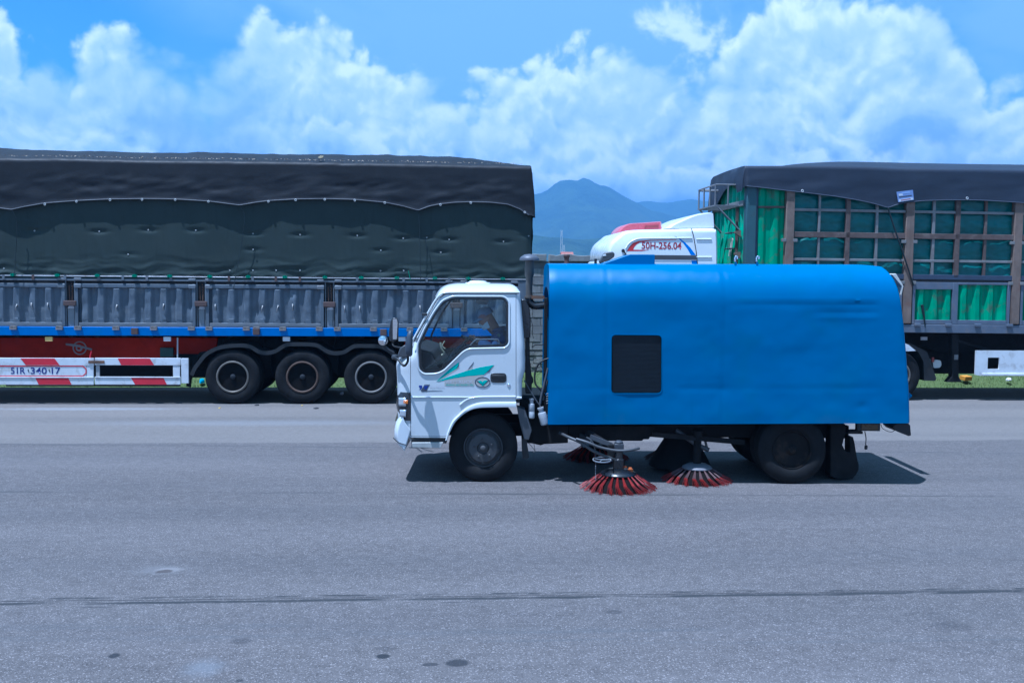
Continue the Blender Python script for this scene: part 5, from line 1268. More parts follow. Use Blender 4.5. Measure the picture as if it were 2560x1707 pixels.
# ---- rails over the gates
def zat(px, py, d=0): return S(px, py, d)[1]
zr0, zr1 = zat(0, 688.5), zat(1320, 698.5); xa, xb = S(0, 690)[0], S(1320, 690)[0]
def zl(x, za, zb): return za + (zb - za) * (x - xa) / (xb - xa)
def strip(za0, zb0, za1, zb1, y0, y1, m, name, bev=.004, x0=None, x1=None):
    """long bar; left/right upper and lower pixel rows"""
    x0 = XL if x0 is None else x0; x1 = XR if x1 is None else x1
    a0, a1, b0, b1 = zat(0, za0), zat(1320, zb0), zat(0, za1), zat(1320, zb1)
    return MB().prism([(x0, zl(x0, a0, a1)), (x1, zl(x1, a0, a1)), (x1, zl(x1, b0, b1)), (x0, zl(x0, b0, b1))], y0, y1).obj(name, m, lt, 40, bevel=bev)
strip(687.3, 697.8, 690.3, 700.0, -.03, .0, rail_m, 'tarp_rail')
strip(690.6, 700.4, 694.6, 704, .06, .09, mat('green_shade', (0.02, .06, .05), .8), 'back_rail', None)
strip(694.5, 704.2, 700.5, 709.5, -.02, .03, post_m, 'top_rail')
for px in (10, 84, 164, 248, 308, 368, 428, 573, 632, 690, 750, 893, 950, 1009, 1067, 1123, 1165):
    p0 = P(px, 692); x = p0.x; zt_ = zl(x, zat(0, 688), zat(1320, 698)); MB().box(x - .022, x + .022, -.035, -.005, zt_ - .075, zt_ + .012).obj('rail_bracket', post_m if px % 3 else brown, lt, None)
strip(703, 713, 707.5, 716, .05, .08, black, 'gap_dark_strip', None)  # black strip put in for the shade of the open gap
# ---- posts and gates
posts = [(-155, 22), (176, 22), (503, 21), (824, 21)]
GZT0, GZT1, GZB0, GZB1 = 707.5, 716.5, 814.5, 820
def g_top(x): return zl(x, zat(0, GZT0), zat(1320, GZT1))
def g_bot(x): return zl(x, zat(0, GZB0), zat(1320, GZB1))
gate_spans = [(XL + .05, S(-166, 760)[0]), (S(-144, 760)[0], S(163.5, 760)[0]), (S(188, 760)[0], S(489.5, 760)[0]), (S(515, 760)[0], S(810, 760)[0]), (S(838, 760)[0], S(1130, 760)[0])]
gate_spans.append((S(1152, 760)[0], S(1293, 760)[0]))
posts.append((1141, 22))
HK = MB(); HK.tube(cr([(0, -.01, .05), (0, -.03, .03), (0, -.035, 0), (0, -.02, -.05)], 4), .008, 6); HK.box(-.014, .014, -.012, .004, .03, .07)
HK = HK.mesh('hook'); HK.materials.append(mat('hook_zinc', (.30, .29, .28), .5, .5)); HK.shade_smooth()
HG = MB(); HG.box(-.062, .062, -.055, .02, -.035, .028); HG.box(-.05, .05, -.06, -.02, .018, .034)
HG = HG.mesh('hinge'); HG.materials.append(mat('hinge_rust', (.22, .18, .16), .6, .2, var=.3, dirt=(.4, .38, .35), dscale=12, damt=.6))
pitch = 38.0 / 130.2
for gi, (g0, g1) in enumerate(gate_spans):
    f_ = bpy.data.objects.new('side_gate', None); C.objects.link(f_); f_.parent = lt
    for (xa_, xb_) in ((g0, g0 + .06), (g1 - .06, g1)):
        MB().prism([(xa_, g_bot(xa_)), (xb_, g_bot(xb_)), (xb_, g_top(xb_)), (xa_, g_top(xa_))], -.025, .06).obj('gate_stile', gate_m, f_, 40, bevel=.006)
    MB().prism([(g0 + .06, g_top(g0) - .075), (g1 - .06, g_top(g1) - .075), (g1 - .06, g_top(g1)), (g0 + .06, g_top(g0))], -.014, .055).obj('gate_top_bar', gate_m, f_, 40, bevel=.01)
    MB().prism([(g0 + .06, g_bot(g0)), (g1 - .06, g_bot(g1)), (g1 - .06, g_bot(g1) + .07), (g0 + .06, g_bot(g0) + .07)], -.015, .055).obj('gate_sill_bar', post_m, f_, 40, bevel=.006)
    # corrugated sheet with dents
    dr = random.Random(gi * 17 + 3); dents = [(dr.uniform(g0, g1), dr.uniform(1.6, 2.25), dr.uniform(.006, .03)) for _q in range(dr.randint(3, 8))]
    cs_ = MB(); n_ = max(4, int((g1 - g0 - .12) / pitch * 16)); x0g, x1g = g0 + .06, g1 - .06
    def corr(a, b, x0g=x0g, x1g=x1g, gi=gi):
        x = x0g + (x1g - x0g) * a; ph = ((x - x0g) / pitch + .2) % 1.0
        prof = 0.0 if ph < .30 else ((ph - .30) / .16 if ph < .46 else (1.0 if ph < .80 else 1 - (ph - .80) / .20))
        z0_, z1_ = g_bot(x) + .06, g_top(x) - .07; z = z0_ + (z1_ - z0_) * b
        endf_ = min(1, b / .06 + .15) * min(1, (1 - b) / .03 + .6)
        d = .009 * nz(x * 1.9 + gi, z * 2.2, gi * 7.3, 3) + .006 * nz(x * 7, z * 5, gi * 3.1, 2)
        for sx_, sz_, sa_ in dents: d += sa_ * math.exp(-((x - sx_) / .09) ** 2 - ((z - sz_) / .12) ** 2)
        return (x, .050 - .060 * prof * endf_ + d, z)
    cs_.grid(n_, 24, corr); cs_.obj('corrugated_sheet', gate_m, f_, 35)
    for c0, c1 in ((g0 - .01, g0 + .13), (g1 - .13, g1 + .01)):
        MB().box(c0, c1, -.04, .02, g_top(c0) - .085, g_top(c0) - .005).obj('corner_block', post_m, f_, 40, bevel=.014)
        MB().box(c0, c1, -.03, .02, zl(c0, zat(0, 700), zat(1320, 709)), zl(c0, zat(0, 692.5), zat(1320, 702.5))).obj('rail_end', post_m, f_, 40, bevel=.012)
    r = random.Random(gi); nn = int((g1 - g0) / pitch)
    for q in range(nn):
        if r.random() < .55:
            x = x0g + (q + .42) * pitch; inst('hook', HK, f_, (x, -.012, g_bot(x) + .36 + r.uniform(-.02, .02)), (0, r.uniform(-.3, .3), 0))
        x = x0g + (q + .43) * pitch
        if x < x1g - .1: MB().prism([(x - .06, g_bot(x) + .065), (x + .06, g_bot(x) + .065), (x + .045, g_bot(x) + .15), (x - .05, g_bot(x) + .15)], -.012, .05).obj('foot_flap', gate_m, f_, None, bevel=.008)
for px in (-60, 36, 151, 197, 292, 386, 480, 524, 617, 642, 708, 799, 844, 934, 1025, 1110, 1160, 1250):
    x = S(px, 812)[0]; o_ = inst('hinge', HG, lt, (x, -.02, g_bot(x) - .03), scale=(1, 1, 1))
for px in (339, 642, 959): x = S(px, 818)[0]; MB().box(x - .062, x + .062, -.085, -.03, g_bot(x) - .15, g_bot(x) - .03).obj('latch_block', brown, lt, None, bevel=.006)
for px, w_ in posts:
    x0, x1 = S(px - w_ / 2, 760)[0], S(px + w_ / 2, 760)[0]; xm = (x0 + x1) / 2
    zt_, zb_ = zl(xm, zat(0, 692), zat(1320, 702)), zl(xm, zat(0, 816), zat(1320, 821)); zc_ = zl(xm, zat(0, 757), zat(1320, 764))
    p_ = MB().box(x0 + .02, x1 - .02, .02, .10, zb_, zc_).obj('stake_post', mat('post_grey', (.20, .215, .23), .55, var=.1), lt, 40, bevel=.006)
    MB().box(x0 + .01, x1 - .01, .05, .12, zc_, zt_).obj('stake_socket', mat('socket_dark', (.015, .016, .018), .7), p_, None)
    k = MB()
    for q in (-.03, .035): k.tube([(xm + q, .035, zt_ - .15), (xm + q * .7, .03, zc_ + .06)], .008, 6)
    for q in range(4): k.lathe([(.006, -.012), (.012, 0), (.006, .012)], 6, (xm + .02, .03, zt_ - .12 - .05 * q), 'z')
    k.obj('stake_chain', rusty, p_, 60)
    MB().box(x0 - .035, x1 + .035, -.05, .04, zc_ - .045, zc_ + .05).obj('stake_clamp', brown, p_, 40, bevel=.008)
    k = MB(); k.prism([(xm - .06, zc_ - .10), (xm + .07, zc_ - .10), (xm + .06, zc_ - .05), (xm - .02, zc_ - .05)], .0, .05); k.obj('latch_plate', rail_m, p_, None)
    for xx in (x0, x1): MB().box(xx - .008, xx + .008, .0, .05, zb_, zt_ - .02).obj('post_flange', post_m, p_, None)
# end post at the tail
x0, x1 = S(1295, 760)[0], S(1321, 760)[0]
MB().box(x0, x1, -.02, .12, zat(1310, 822), zat(1310, 702)).obj('end_post', gate_m, lt, 40, bevel=.01)
MB().box(x1 - .06, x1, .12, TW, zat(1310, 822), zat(1310, 702)).obj('tail_gate', gate_m, lt, 40, bevel=.01)
MB().box(XL, x1 - .06, TW - .06, TW, zat(700, 820), zat(700, 702)).obj('far_gate', gate_m, lt, None)
# ---- side beam and deck
bz = lambda x: zl(x, zat(0, 815.5), zat(1320, 822)); bz2 = lambda x: zl(x, zat(0, 838), zat(1320, 842))
MB().prism([(XL, bz2(XL)), (XR, bz2(XR)), (XR, bz(XR)), (XL, bz(XL))], -.03, .06).obj('side_beam', beam_m, lt, 40, bevel=.008)
MB().prism([(XL, bz2(XL)), (XR, bz2(XR)), (XR, bz(XR)), (XL, bz(XL))], TW - .06, TW + .03).obj('side_beam', beam_m, lt, None)
MB().box(XL, XR - .02, .06, TW - .06, bz(0) - .09, bz(0) - .03).obj('deck', mat('deck_wood', (.06, .05, .04), .9), lt, None)
for i in range(26):
    x = XL + .2 + i * .5
    if x < XR - .1: MB().box(x, x + .07, .06, TW - .06, bz(x) - .20, bz(x) - .09).obj('deck_joist', chassis_m, lt, None)
fl = [S(-800, 845, .8), S(560, 845, .8), S(545, 870, .8), S(520, 893, .8), S(490, 897, .8), S(-800, 897, .8)]
for yy in (.8, TW - .9): 
    MB().prism([S(-700, 843, .8), S(545, 844, .8), S(540, 872, .8), S(520, 882, .8), S(500, 897, .8), S(-700, 899, .8)], yy, yy + .1).obj('chassis_beam', red_m, lt, 40, bevel=.008)
    MB().prism([S(546, 844, .8), S(1008, 845, .8), S(1008, 872, .8), S(541, 872, .8)], yy + .01, yy + .11).obj('chassis_beam', chassis_m, lt, 40, bevel=.008)  # same red beam, its shade behind the wheels put into a black colour
    MB().prism([S(1010, 844, .8), S(1310, 845, .8), S(1310, 876, .8), S(1010, 876, .8)], yy, yy + .1).obj('chassis_beam', red_m, lt, 40, bevel=.008)
for px, m_ in ((122, mat('marker_amber', (.72, .50, .15), .3)), (418, wguard), (716, wguard), (1005, wguard)):
    x0, z0 = S(px - 9, 853); x1, z1 = S(px + 9, 842); MB().box(x0, x1, -.012, .03, z0, z1).obj('marker_lamp', m_, lt, 40, bevel=.006)
# emblem on the chassis beam
ec = P(199, 870, .79); em = mat('faded_emblem', (.30, .28, .28), .6, var=.3)
k = MB(); k.ring([(ec.x + .135 * math.cos(a), ec.z + .135 * math.sin(a)) for a in [2 * math.pi * i / 40 for i in range(40)]], [(ec.x + .113 * math.cos(a), ec.z + .113 * math.sin(a)) for a in [2 * math.pi * i / 40 for i in range(40)]], .788, .80)
k.prism([(ec.x - .27, ec.z + .095), (ec.x - .05, ec.z + .07), (ec.x + .24, ec.z - .01), (ec.x + .235, ec.z - .045), (ec.x - .05, ec.z + .025), (ec.x - .26, ec.z + .055)], .786, .80)
k.ring([(ec.x - .01 + .065 * math.cos(a), ec.z + .0 + .065 * math.sin(a)) for a in [2 * math.pi * i / 24 for i in range(24)]], [(ec.x - .015 + .035 * math.cos(a), ec.z + .035 * math.sin(a)) for a in [2 * math.pi * i / 24 for i in range(24)]], .787, .80)
k.obj('emblem', em, lt, None)
x0, z0 = S(400, 893, .7); x1, z1 = S(433, 869, .7); MB().box(x0, x1, .7, .74, z0, z1).obj('document_box', mat('box_green', (.04, .09, .08), .6), lt, 40, bevel=.006)
k = MB(); k.tube([P(444, 844, .05), P(444, 898, .05)], .016, 8); k.obj('guard_hanger', rail_m, lt, 60)
k = MB(); k.tube([P(224, 905, .0), P(226, 888, .02), P(229, 878, .02)], .014, 6); k.obj('red_lever', rguard, lt, 60)
# ---- side guard
sg = bpy.data.objects.new('side_guard', None); C.objects.link(sg); sg.parent = lt
gy0, gy1 = -.02, .02
def gbar(px0, px1, py0, py1, name, m=wguard, y0=gy0, y1=gy1):
    x0, z0 = S(px0, py1); x1, z1 = S(px1, py0); return MB().box(x0, x1, y0, y1, z0, z1).obj(name, m, sg, 40, bevel=.006)
for a, b in ((-330, 235), (238, 452)):
    gbar(a, b, 895, 912.5, 'guard_rail'); gbar(a, b, 943, 961, 'guard_rail')
    gbar(a, b, 941.3, 943.6, 'guard_lip', wguard, -.032, -.015)
gbar(454, 471.5, 895.5, 958, 'guard_post'); gbar(433, 450, 913.5, 942, 'guard_post', y0=-.012); gbar(217, 234, 913.5, 942, 'guard_post', y0=-.012); gbar(240, 249, 913.5, 942, 'guard_post', mat('guard_grey', (.35, .35, .36), .6), y0=-.004)
gbar(-330, 216, 914, 940.5, 'number_board', y0=-.014)
def stripe(px0, px1, px2, px3, py0, py1):
    MB().prism([S(px0, py0), S(px1, py0), S(px3, py1), S(px2, py1)], gy0 - .004, gy0 + .004).obj('red_stripe', rguard, sg, None)
stripe(52, 137, 66, 150, 895.3, 912.3); stripe(295, 375, 304, 386, 895.3, 912.3); stripe(89, 171, 98, 180, 943.2, 960.8); stripe(328, 409, 339, 418, 943.2, 960.8)
stripe(-190, -110, -178, -98, 895.3, 912.3); stripe(-150, -70, -140, -60, 943.2, 960.8)
o_ = [(-260, 913.5), (208, 913.5), (217, 921), (217, 933), (208, 941), (-260, 941)]; i_ = [(-260, 916), (207, 916), (214.5, 922), (214.5, 932), (207, 938.5), (-260, 938.5)]
MB().ring(L(o_, 0), L(i_, 0), -.019, -.013).obj('red_outline', rguard, sg, None)
num = mat('number_blue', (.012, .018, .16), .5, var=.05)
x0, z0 = S(28, 934.5); x1, z1 = S(64, 918)
text('51R', num, sg, x0, z0, -.018, x1 - x0, z1 - z0, 'number_text', bold=.013)
a0, _ = S(77.5, 934); a1, _ = S(118, 934); text('340', num, sg, a0, z0, -.018, a1 - a0, z1 - z0, 'number_text', bold=.013)
a0, _ = S(130, 934); a1, _ = S(152, 934); text('17', num, sg, a0, z0, -.018, a1 - a0, z1 - z0, 'number_text', bold=.013)
for px in (72, 124.5): MB().prism(L([(px - 2.5, 924), (px, 922), (px + 2, 929), (px + 1.5, 932), (px - 1, 928)]), -.018, -.0155).obj('number_dot', dk, sg, None)
gbar(14, 450, 961.5, 965.5, 'guard_pipe', chassis_m, .0, .04)
x0, z0 = S(222, 908); x1, z1 = S(262, 901); MB().box(x0, x1, -.035, -.018, z0, z1).obj('guard_latch', rusty, sg, 40, bevel=.004)
# ---- wheels
T_LT = tyre_mesh(0.525, 0.28, 0.305); T_LT.materials.clear(); T_LT.materials.append(rubber)
def rim_lt(m):
    k = MB(); k.lathe([(.31, .05), (.312, .012), (.300, .004), (.285, .004), (.272, .02), (.262, .05), (.255, .15), (.22, .16), (.16, .15), (.13, .13), (.12, .07), (.07, .05), (0, .048)], 48)
    me = k.mesh('rim'); me.materials.append(mat('hub_black', (.006, .006, .0065), .8, var=.3, dirt=(.016, .012, .010), damt=.5, spec=.1)); me.materials.append(m); me.shade_smooth(); me.set_sharp_from_angle(angle=.6)
    for f in me.polygons:
        c = f.center; rr = math.hypot(c.x, c.z)
        if .270 < rr < .306 and c.y < .06: f.material_index = 1
    return me
rims = [rim_lt(mat('rim_silver', (.17, .15, .125), .45, .4, var=.25, dirt=(.10, .08, .07), dscale=8, damt=.6)), rim_lt(mat('rim_rust', (.085, .052, .036), .7, .2, var=.3, dirt=(.13, .10, .08), dscale=9, damt=.5)), rim_lt(mat('rim_grey', (.16, .15, .14), .6, .2, var=.12))]
k = MB(); k.lathe([(0, .02), (.035, .02), (.05, .03), (.055, .06)], 18); HUBL = k.mesh('hub_cap'); HUBL.materials.append(mat('hub_dusty', (.025, .028, .033), .7, spec=.15)); HUBL.shade_smooth()
VH = MB(); VH.prism([(.03 * math.cos(a), .03 * math.sin(a)) for a in [2 * math.pi * i / 10 for i in range(10)]], -.004, .01); VH = VH.mesh('vent_hole'); VH.materials.append(black)
def trailer_wheel(par, x, y, z, flip, rim, face=True):
    w_ = bpy.data.objects.new('wheel', None); C.objects.link(w_); w_.parent = par; w_.location = (x, y, z); w_.rotation_euler = (0, rnd.uniform(0, .6), math.pi if flip else 0)
    inst('tyre', T_LT, w_); inst('rim', rim, w_)
    if face:
        inst('hub_cap', HUBL, w_)
        for i in range(8): a = 2 * math.pi * i / 8; inst('vent_hole', VH, w_, (.205 * math.cos(a), .15, .205 * math.sin(a)))
        for i in range(10): a = 2 * math.pi * i / 10; inst('wheel_nut', NUT, w_, (.14 * math.cos(a), .135, .14 * math.sin(a)))
    return w_
for i, px in enumerate((581, 755.5, 927.5)):
    x = S(px, 946)[0]
    trailer_wheel(lt, x, 0.0, .525, False, rims[i]); trailer_wheel(lt, x, .62, .525, True, rims[i], False); trailer_wheel(lt, x, TW - .62, .525, False, rims[i], False); trailer_wheel(lt, x, TW, .525, True, rims[i], False)
    k = MB(); k.tube([(x, .3, .525), (x, TW - .3, .525)], .075, 12); k.obj('axle', chassis_m, lt, 60)
    for yy in (.85, TW - .93): MB().prism([(x - .5, .86), (x, .70), (x + .5, .86), (x + .45, .92), (x, .80), (x - .45, .92)], yy, yy + .09).obj('leaf_spring', chassis_m, lt, 40)
# wavy mudguard over the three wheels
q4 = lambda x, y: (460 + x / 4.2, 680 + y / 4.2)
fpx = [q4(*p) for p in ((60, 1075), (95, 1000), (150, 925), (205, 860), (270, 815), (340, 782), (430, 760), (530, 752), (640, 752), (720, 772), (780, 810), (840, 828), (900, 826), (960, 808), (1010, 775), (1070, 745), (1160, 737), (1340, 741), (1420, 758), (1480, 795), (1540, 826), (1610, 832), (1680, 818), (1730, 785), (1790, 758), (1880, 755), (2060, 762), (2150, 800), (2230, 870), (2300, 960))]
fz = cr([(x, 0, z) for x, z in L(fpx)], 4)
k = MB(); rg = []
for i, p in enumerate(fz):
    t = (fz[min(i + 1, len(fz) - 1)] - fz[max(i - 1, 0)]).normalized(); nrm = Vector((t.z, 0, -t.x))
    if nrm.z > 0: nrm = -nrm
    lo = p + nrm * .075; up_ = p + nrm * .008
    rg.append([tuple(p + Vector((0, -.01, 0))), tuple(lo + Vector((0, -.01, 0))), tuple(lo + Vector((0, .012, 0))), tuple(up_ + Vector((0, .02, 0))), (up_.x, .62, up_.z), (p.x, .62, p.z)])
k.loft(rg); k.obj('mudguard', mat('mudguard_black', (.012, .013, .015), .55, var=.2, dirt=(.026, .023, .02), damt=.5), lt, 40)
k = MB(); k.prism(L([(465, 966), (468, 945), (480, 900), (500, 880), (515, 878), (516, 884), (500, 890), (488, 906), (478, 950), (476, 968)], .3), .3, .36); k.obj('guard_stay', chassis_m, lt, 40)
for px in (560, 660, 840, 1000):
    k = MB(); k.tube([P(px, 846, .4), P(px - 4, 868, .3)], .015, 6); k.obj('guard_stay', chassis_m, lt, 60)
MB().box(S(1015, 900, .5)[0], S(1300, 900, .5)[0], .5, TW - .5, zat(1100, 900, .5), zat(1100, 872, .5)).obj('rear_crossbeam', chassis_m, lt, None)
MB().box(XR - .12, XR - .04, .1, TW - .1, zat(1300, 905), zat(1300, 890)).obj('rear_bumper', wguard, lt, None)
# air tanks and landing gear under the chassis
k = MB(); k.lathe([(0, -.5), (.14, -.46), (.15, -.4), (.15, .4), (.14, .46), (0, .5)], 18, (S(480, 900)[0], .55, .78), 'x'); k.obj('air_tank', chassis_m, lt, 50)
k = MB(); k.lathe([(0, -.5), (.14, -.46), (.15, -.4), (.15, .4), (.14, .46), (0, .5)], 18, (S(40, 900)[0], 1.3, .80), 'x'); k.obj('air_tank', chassis_m, lt, 50)
for yy in (.5, TW - .6): k = MB(); k.box(-6.0, -5.86, yy, yy + .12, .1, 1.3); k.box(-6.1, -5.76, yy - .1, yy + .22, .0, .1); k.obj('landing_leg', chassis_m, lt, None)

MB().box(XL, S(455, 900, 1.0)[0], 1.0, 1.5, .42, 1.2).obj('dark_fill_box', chassis_m, lt, None)  # added dark box, blacks out the shaded space behind the side guard
MB().box(S(455, 900, 1.2)[0], S(1000, 900, 1.2)[0], 1.15, 1.35, .40, 1.2).obj('dark_fill_block', chassis_m, lt, None)  # added dark block standing in for the shadow between the wheels
for px in (581, 755.5, 927.5): MB().box(S(px, 930)[0] - .62, S(px, 930)[0] + .62, .66, .76, .5, 1.0).obj('dark_fill_plate', chassis_m, lt, None)  # added plates that darken the view past each wheel
for z0_, z1_ in ((.44, .6), (.82, .98)): MB().box(XL, S(460, 900)[0], TW - .02, TW + .02, z0_, z1_).obj('far_guard_rail', wguard, lt, None)

# ------------------------------------------------------------------ right trailer and its tractor
S, P, L = RT.S, RT.P, RT.L
q8 = lambda x, y: (1740 + x / 2.867, 380 + y / 2.867)
rt = thing('cage_trailer', 'parked trailer with rusty posts and teal grid sides above green panels, right of the sweeper', 'trailer', RT.o, RT.a)
TWR = 2.5
green_m = mat('green_container', (0.018, 0.26, 0.12), 0.55, var=.16, vscale=1.5, dirt=(.10, .075, .05), dscale=4.5, damt=.6, grime=(.012, .10, .06))
teal_post = mat('teal_post', (.035, .085, .10), .55, var=.12, dirt=(.05, .06, .06), damt=.5)
rust_post = mat('rust_post', (.17, .122, .095), .8, var=.25, vscale=4, dirt=(.16, .085, .06), dscale=3, damt=.7, grime=(.12, .09, .075))
pale_bar = mat('pale_bar', (.20, .195, .19), .6, .2, var=.2, dirt=(.15, .11, .09), dscale=5, damt=.5)
brown_bar = mat('brown_bar', (.10, .068, .058), .8, var=.3, dirt=(.20, .16, .13), dscale=5, damt=.5)
navy_bar = mat('navy_bar', (.035, .05, .085), .55, var=.15)
grey_bar = mat('grey_bar', (.10, .12, .16), .55, var=.15, dirt=(.16, .13, .12), dscale=6, damt=.4)
teal_tarp = mat('teal_tarp', (.010, .105, .100), .45, var=.2, vscale=1.5, bump=.1, bscale=20, dirt=(.02, .15, .13), dscale=1.6, damt=.5)
X0 = S(1864, 600)[0]; X1 = X0 + 13.0
def zt(py, px=2200, d=0): return S(px, py, d)[1]
ztop_ = S(1864, 412)[1] - .05
# horizontals keep their pixel rows along the trailer
def zrow(px0, py0, px1, py1):
    (a, za), (b, zb_) = S(px0, py0), S(px1, py1)
    return lambda x: za + (zb_ - za) * (x - a) / (b - a)
zbeam1, zbeam0 = zrow(2261, 811, 2550, 813), zrow(2261, 831, 2550, 834)
def hbar(zf, h, x0, x1, y0, y1, m, name, par=None, bev=.005):
    return MB().prism([(x0, zf(x0) - h / 2), (x1, zf(x1) - h / 2), (x1, zf(x1) + h / 2), (x0, zf(x0) + h / 2)], y0, y1).obj(name, m, par or rt, 40, bevel=bev)
hemr = sorted(S(px, py, -.06) for px, py in [q8(*p) for p in ((345, 245), (430, 252), (640, 277), (800, 295), (1000, 320), (1150, 345), (1250, 366), (1320, 385), (1374, 401), (1430, 380), (1500, 362), (1640, 350), (1800, 345), (2000, 346), (2100, 350), (2350, 366), (2600, 390), (2800, 380))])
hemr.append((X1, hemr[-1][1]))
# corner post and green end panel
MB().box(S(1864, 620)[0], S(1888, 620)[0], -.02, .18, zbeam1(0), interp(hemr, X0) + .1).obj('corner_post', teal_post, rt, 40, bevel=.01)
MB().box(S(1888, 620)[0], S(1894, 620)[0], .03, .18, zbeam1(0), ztop_).obj('corner_strip', navy_bar, rt, None)
def corrug(x0, x1, z0f, z1f, y, depth, pitch_, m, name, par, seed, phase=.0, vert=True):
    k = MB()
    def f(a, b):
        x = x0 + (x1 - x0) * a; ph = ((x - x0) / pitch_ + phase) % 1.0
        prof = 0.0 if ph < .30 else ((ph - .30) / .18 if ph < .48 else (1.0 if ph < .78 else 1 - (ph - .78) / .22))
        z0_, z1_ = z0f(x), z1f(x); z = z0_ + (z1_ - z0_) * b
        return (x, y - depth * prof + .010 * nz(x * 3, z * 3, seed, 3), z)
    k.grid(max(8, int((x1 - x0) / pitch_ * 18)), 20, f); return k.obj(name, m, par, 35)
tophem = lambda x: ztop_ - .1
xa, xb = S(1893, 620)[0], S(1961, 620)[0]
corrug(xa, xb, zbeam1, tophem, .07, .05, .30, green_m, 'green_panel', rt, 2.0, .35)
hbar(zrow(1893, 517.5, 1961, 517.5), .04, xa, xb, -.0, .06, brown_bar, 'panel_bar')
posts_px = [(1961, 1981.5), (2259.5, 2280.5), (2530, 2551)]
px_post = [(S(a, 650)[0], S(b, 650)[0]) for a, b in posts_px]
pstep = px_post[1][0] - px_post[0][0]; px_post += [(px_post[2][0] + pstep * i * .92, px_post[2][1] + pstep * i * .92) for i in range(1, 5)]
for a, b in px_post:
    p_ = MB().box(a, b, -.05, .09, zbeam1(a) + .02, interp(hemr, (a + b) / 2) + .06).obj('stake_post', rust_post, rt, 40, bevel=.012)
    for zz in (zt(604), zt(706)):
        for xx in (a - .03, b + .03): MB().box(xx - .045, xx + .045, -.055, .02, zz - .03, zz + .035).obj('stake_bracket', pale_bar, p_, None, bevel=.006)
# the lattice: columns and rows with bulging tarpaulin behind
cols = [(2047, pale_bar, .045, -.01), (2118, brown_bar, .09, -.03), (2191, pale_bar, .055, -.01), (2333, pale_bar, .06, -.01), (2392, brown_bar, .10, -.03), (2463, brown_bar, .055, -.01)]
zlow = zrow(2280, 691, 2550, 695)
rows = [zrow(1981, 524, 2530, 534), zrow(1981, 586, 2530, 594), zrow(1981, 648, 2530, 655)]
colx = [(S(c[0], 600)[0],) + c[1:] for c in cols]
per = colx[-1][0] - colx[2][0] + (colx[3][0] - colx[2][0]) * 0 
span2 = px_post[2][0] - px_post[1][0]
for rep in range(1, 4):
    for c in (3, 4, 5): colx.append((colx[c][0] + span2 * .95 * rep, ) + cols[c][1:])
for x, m_, w_, y0 in colx:
    if x < X1 - .1: MB().box(x - w_ / 2, x + w_ / 2, y0, .05, zlow(x) - .02, interp(hemr, x) + .08).obj('lattice_post', m_, rt, 40, bevel=.006)
xl, xr = px_post[0][1], X1 - .05
hbar(rows[0], .055, xl, xr, -.012, .03, pale_bar, 'lattice_rail'); hbar(rows[2], .05, xl, xr, -.012, .03, pale_bar, 'lattice_rail')
hbar(rows[1], .11, xl, xr, -.03, .03, brown_bar, 'lattice_rail')
hbar(zrow(2280, 692, 2550, 696), .10, xl, xr, -.03, .10, navy_bar, 'waist_beam')
hbar(zrow(2280, 701, 2550, 705), .05, xl, xr, -.01, .06, black, 'waist_gap')
def bulge(a, b):
    x = xl + (xr - xl) * a; z0_ = zlow(x); z = z0_ + (ztop_ - .05 - z0_) * b
    cx_ = math.sin((x * 1.9) * math.pi / 1.16) ** 2
    zrow_ = (z - rows[2](x)) / (rows[1](x) - rows[2](x))
    d = .035 * (abs(math.sin(math.pi * zrow_)) ** .7) * (.5 + .5 * cx_) + .035 * nz(x * 1.5, z * 2.2, 7, 4) + .02 * nz(x * 3, z * 7, 2, 3)
    return (x, .085 - d, z)
k = MB(); k.grid(520, 90, bulge); k.obj('load_cover', teal_tarp, rt, 80)
# lower gates
zg1, zg0 = zrow(2280, 705, 2530, 707), zrow(2280, 810, 2530, 812)
gsp = [(px_post[i][1] + .02, px_post[i + 1][0] - .02) for i in range(len(px_post) - 1)]
for gi, (g0, g1) in enumerate(gsp):
    if g0 > X1: break
    g1 = min(g1, X1 - .05)
    f_ = bpy.data.objects.new('side_gate', None); C.objects.link(f_); f_.parent = rt
    for a_, b_ in ((g0, g0 + .06), (g1 - .06, g1)): MB().prism([(a_, zg0(a_)), (b_, zg0(b_)), (b_, zg1(b_)), (a_, zg1(a_))], -.03, .06).obj('gate_stile', grey_bar, f_, 40, bevel=.006)
    xm = S(2386, 760)[0] if gi == 1 else (g0 + g1) / 2
    MB().prism([(xm - .06, zg0(xm)), (xm + .06, zg0(xm)), (xm + .06, zg1(xm)), (xm - .06, zg1(xm))], -.03, .06).obj('gate_post', grey_bar, f_, 40, bevel=.006)
    for a_, b_, th, drop in ((g0 + .06, xm - .06, .15, .0), (xm + .06, g1 - .06, .05, .0)):
        MB().prism([(a_, zg1(a_) - th), (b_, zg1(b_) - th), (b_, zg1(b_)), (a_, zg1(a_))], -.025, .055).obj('gate_top_bar', grey_bar, f_, 40, bevel=.006)
        MB().prism([(a_, zg0(a_)), (b_, zg0(b_)), (b_, zg0(b_) + .09), (a_, zg0(a_) + .09)], -.02, .055).obj('gate_sill_bar', grey_bar, f_, 40, bevel=.006)
        corrug(a_, b_, lambda x: zg0(x) + .09, lambda x, th=th: zg1(x) - th, .055, .065, .29, green_m, 'corrugated_sheet', f_, gi * 5.0 + a_, .15)
for px in (2290, 2368, 2441, 2520): x = S(px, 815)[0]; MB().box(x - .06, x + .06, -.09, .0, zbeam1(x) - .03, zbeam1(x) + .025).obj('hinge', grey_bar, rt, None, bevel=.006)
MB().prism([(X0, zbeam0(X0)), (X1, zbeam0(X1)), (X1, zbeam1(X1)), (X0, zbeam1(X0))], -.035, .08).obj('side_beam', grey_bar, rt, 40, bevel=.008)
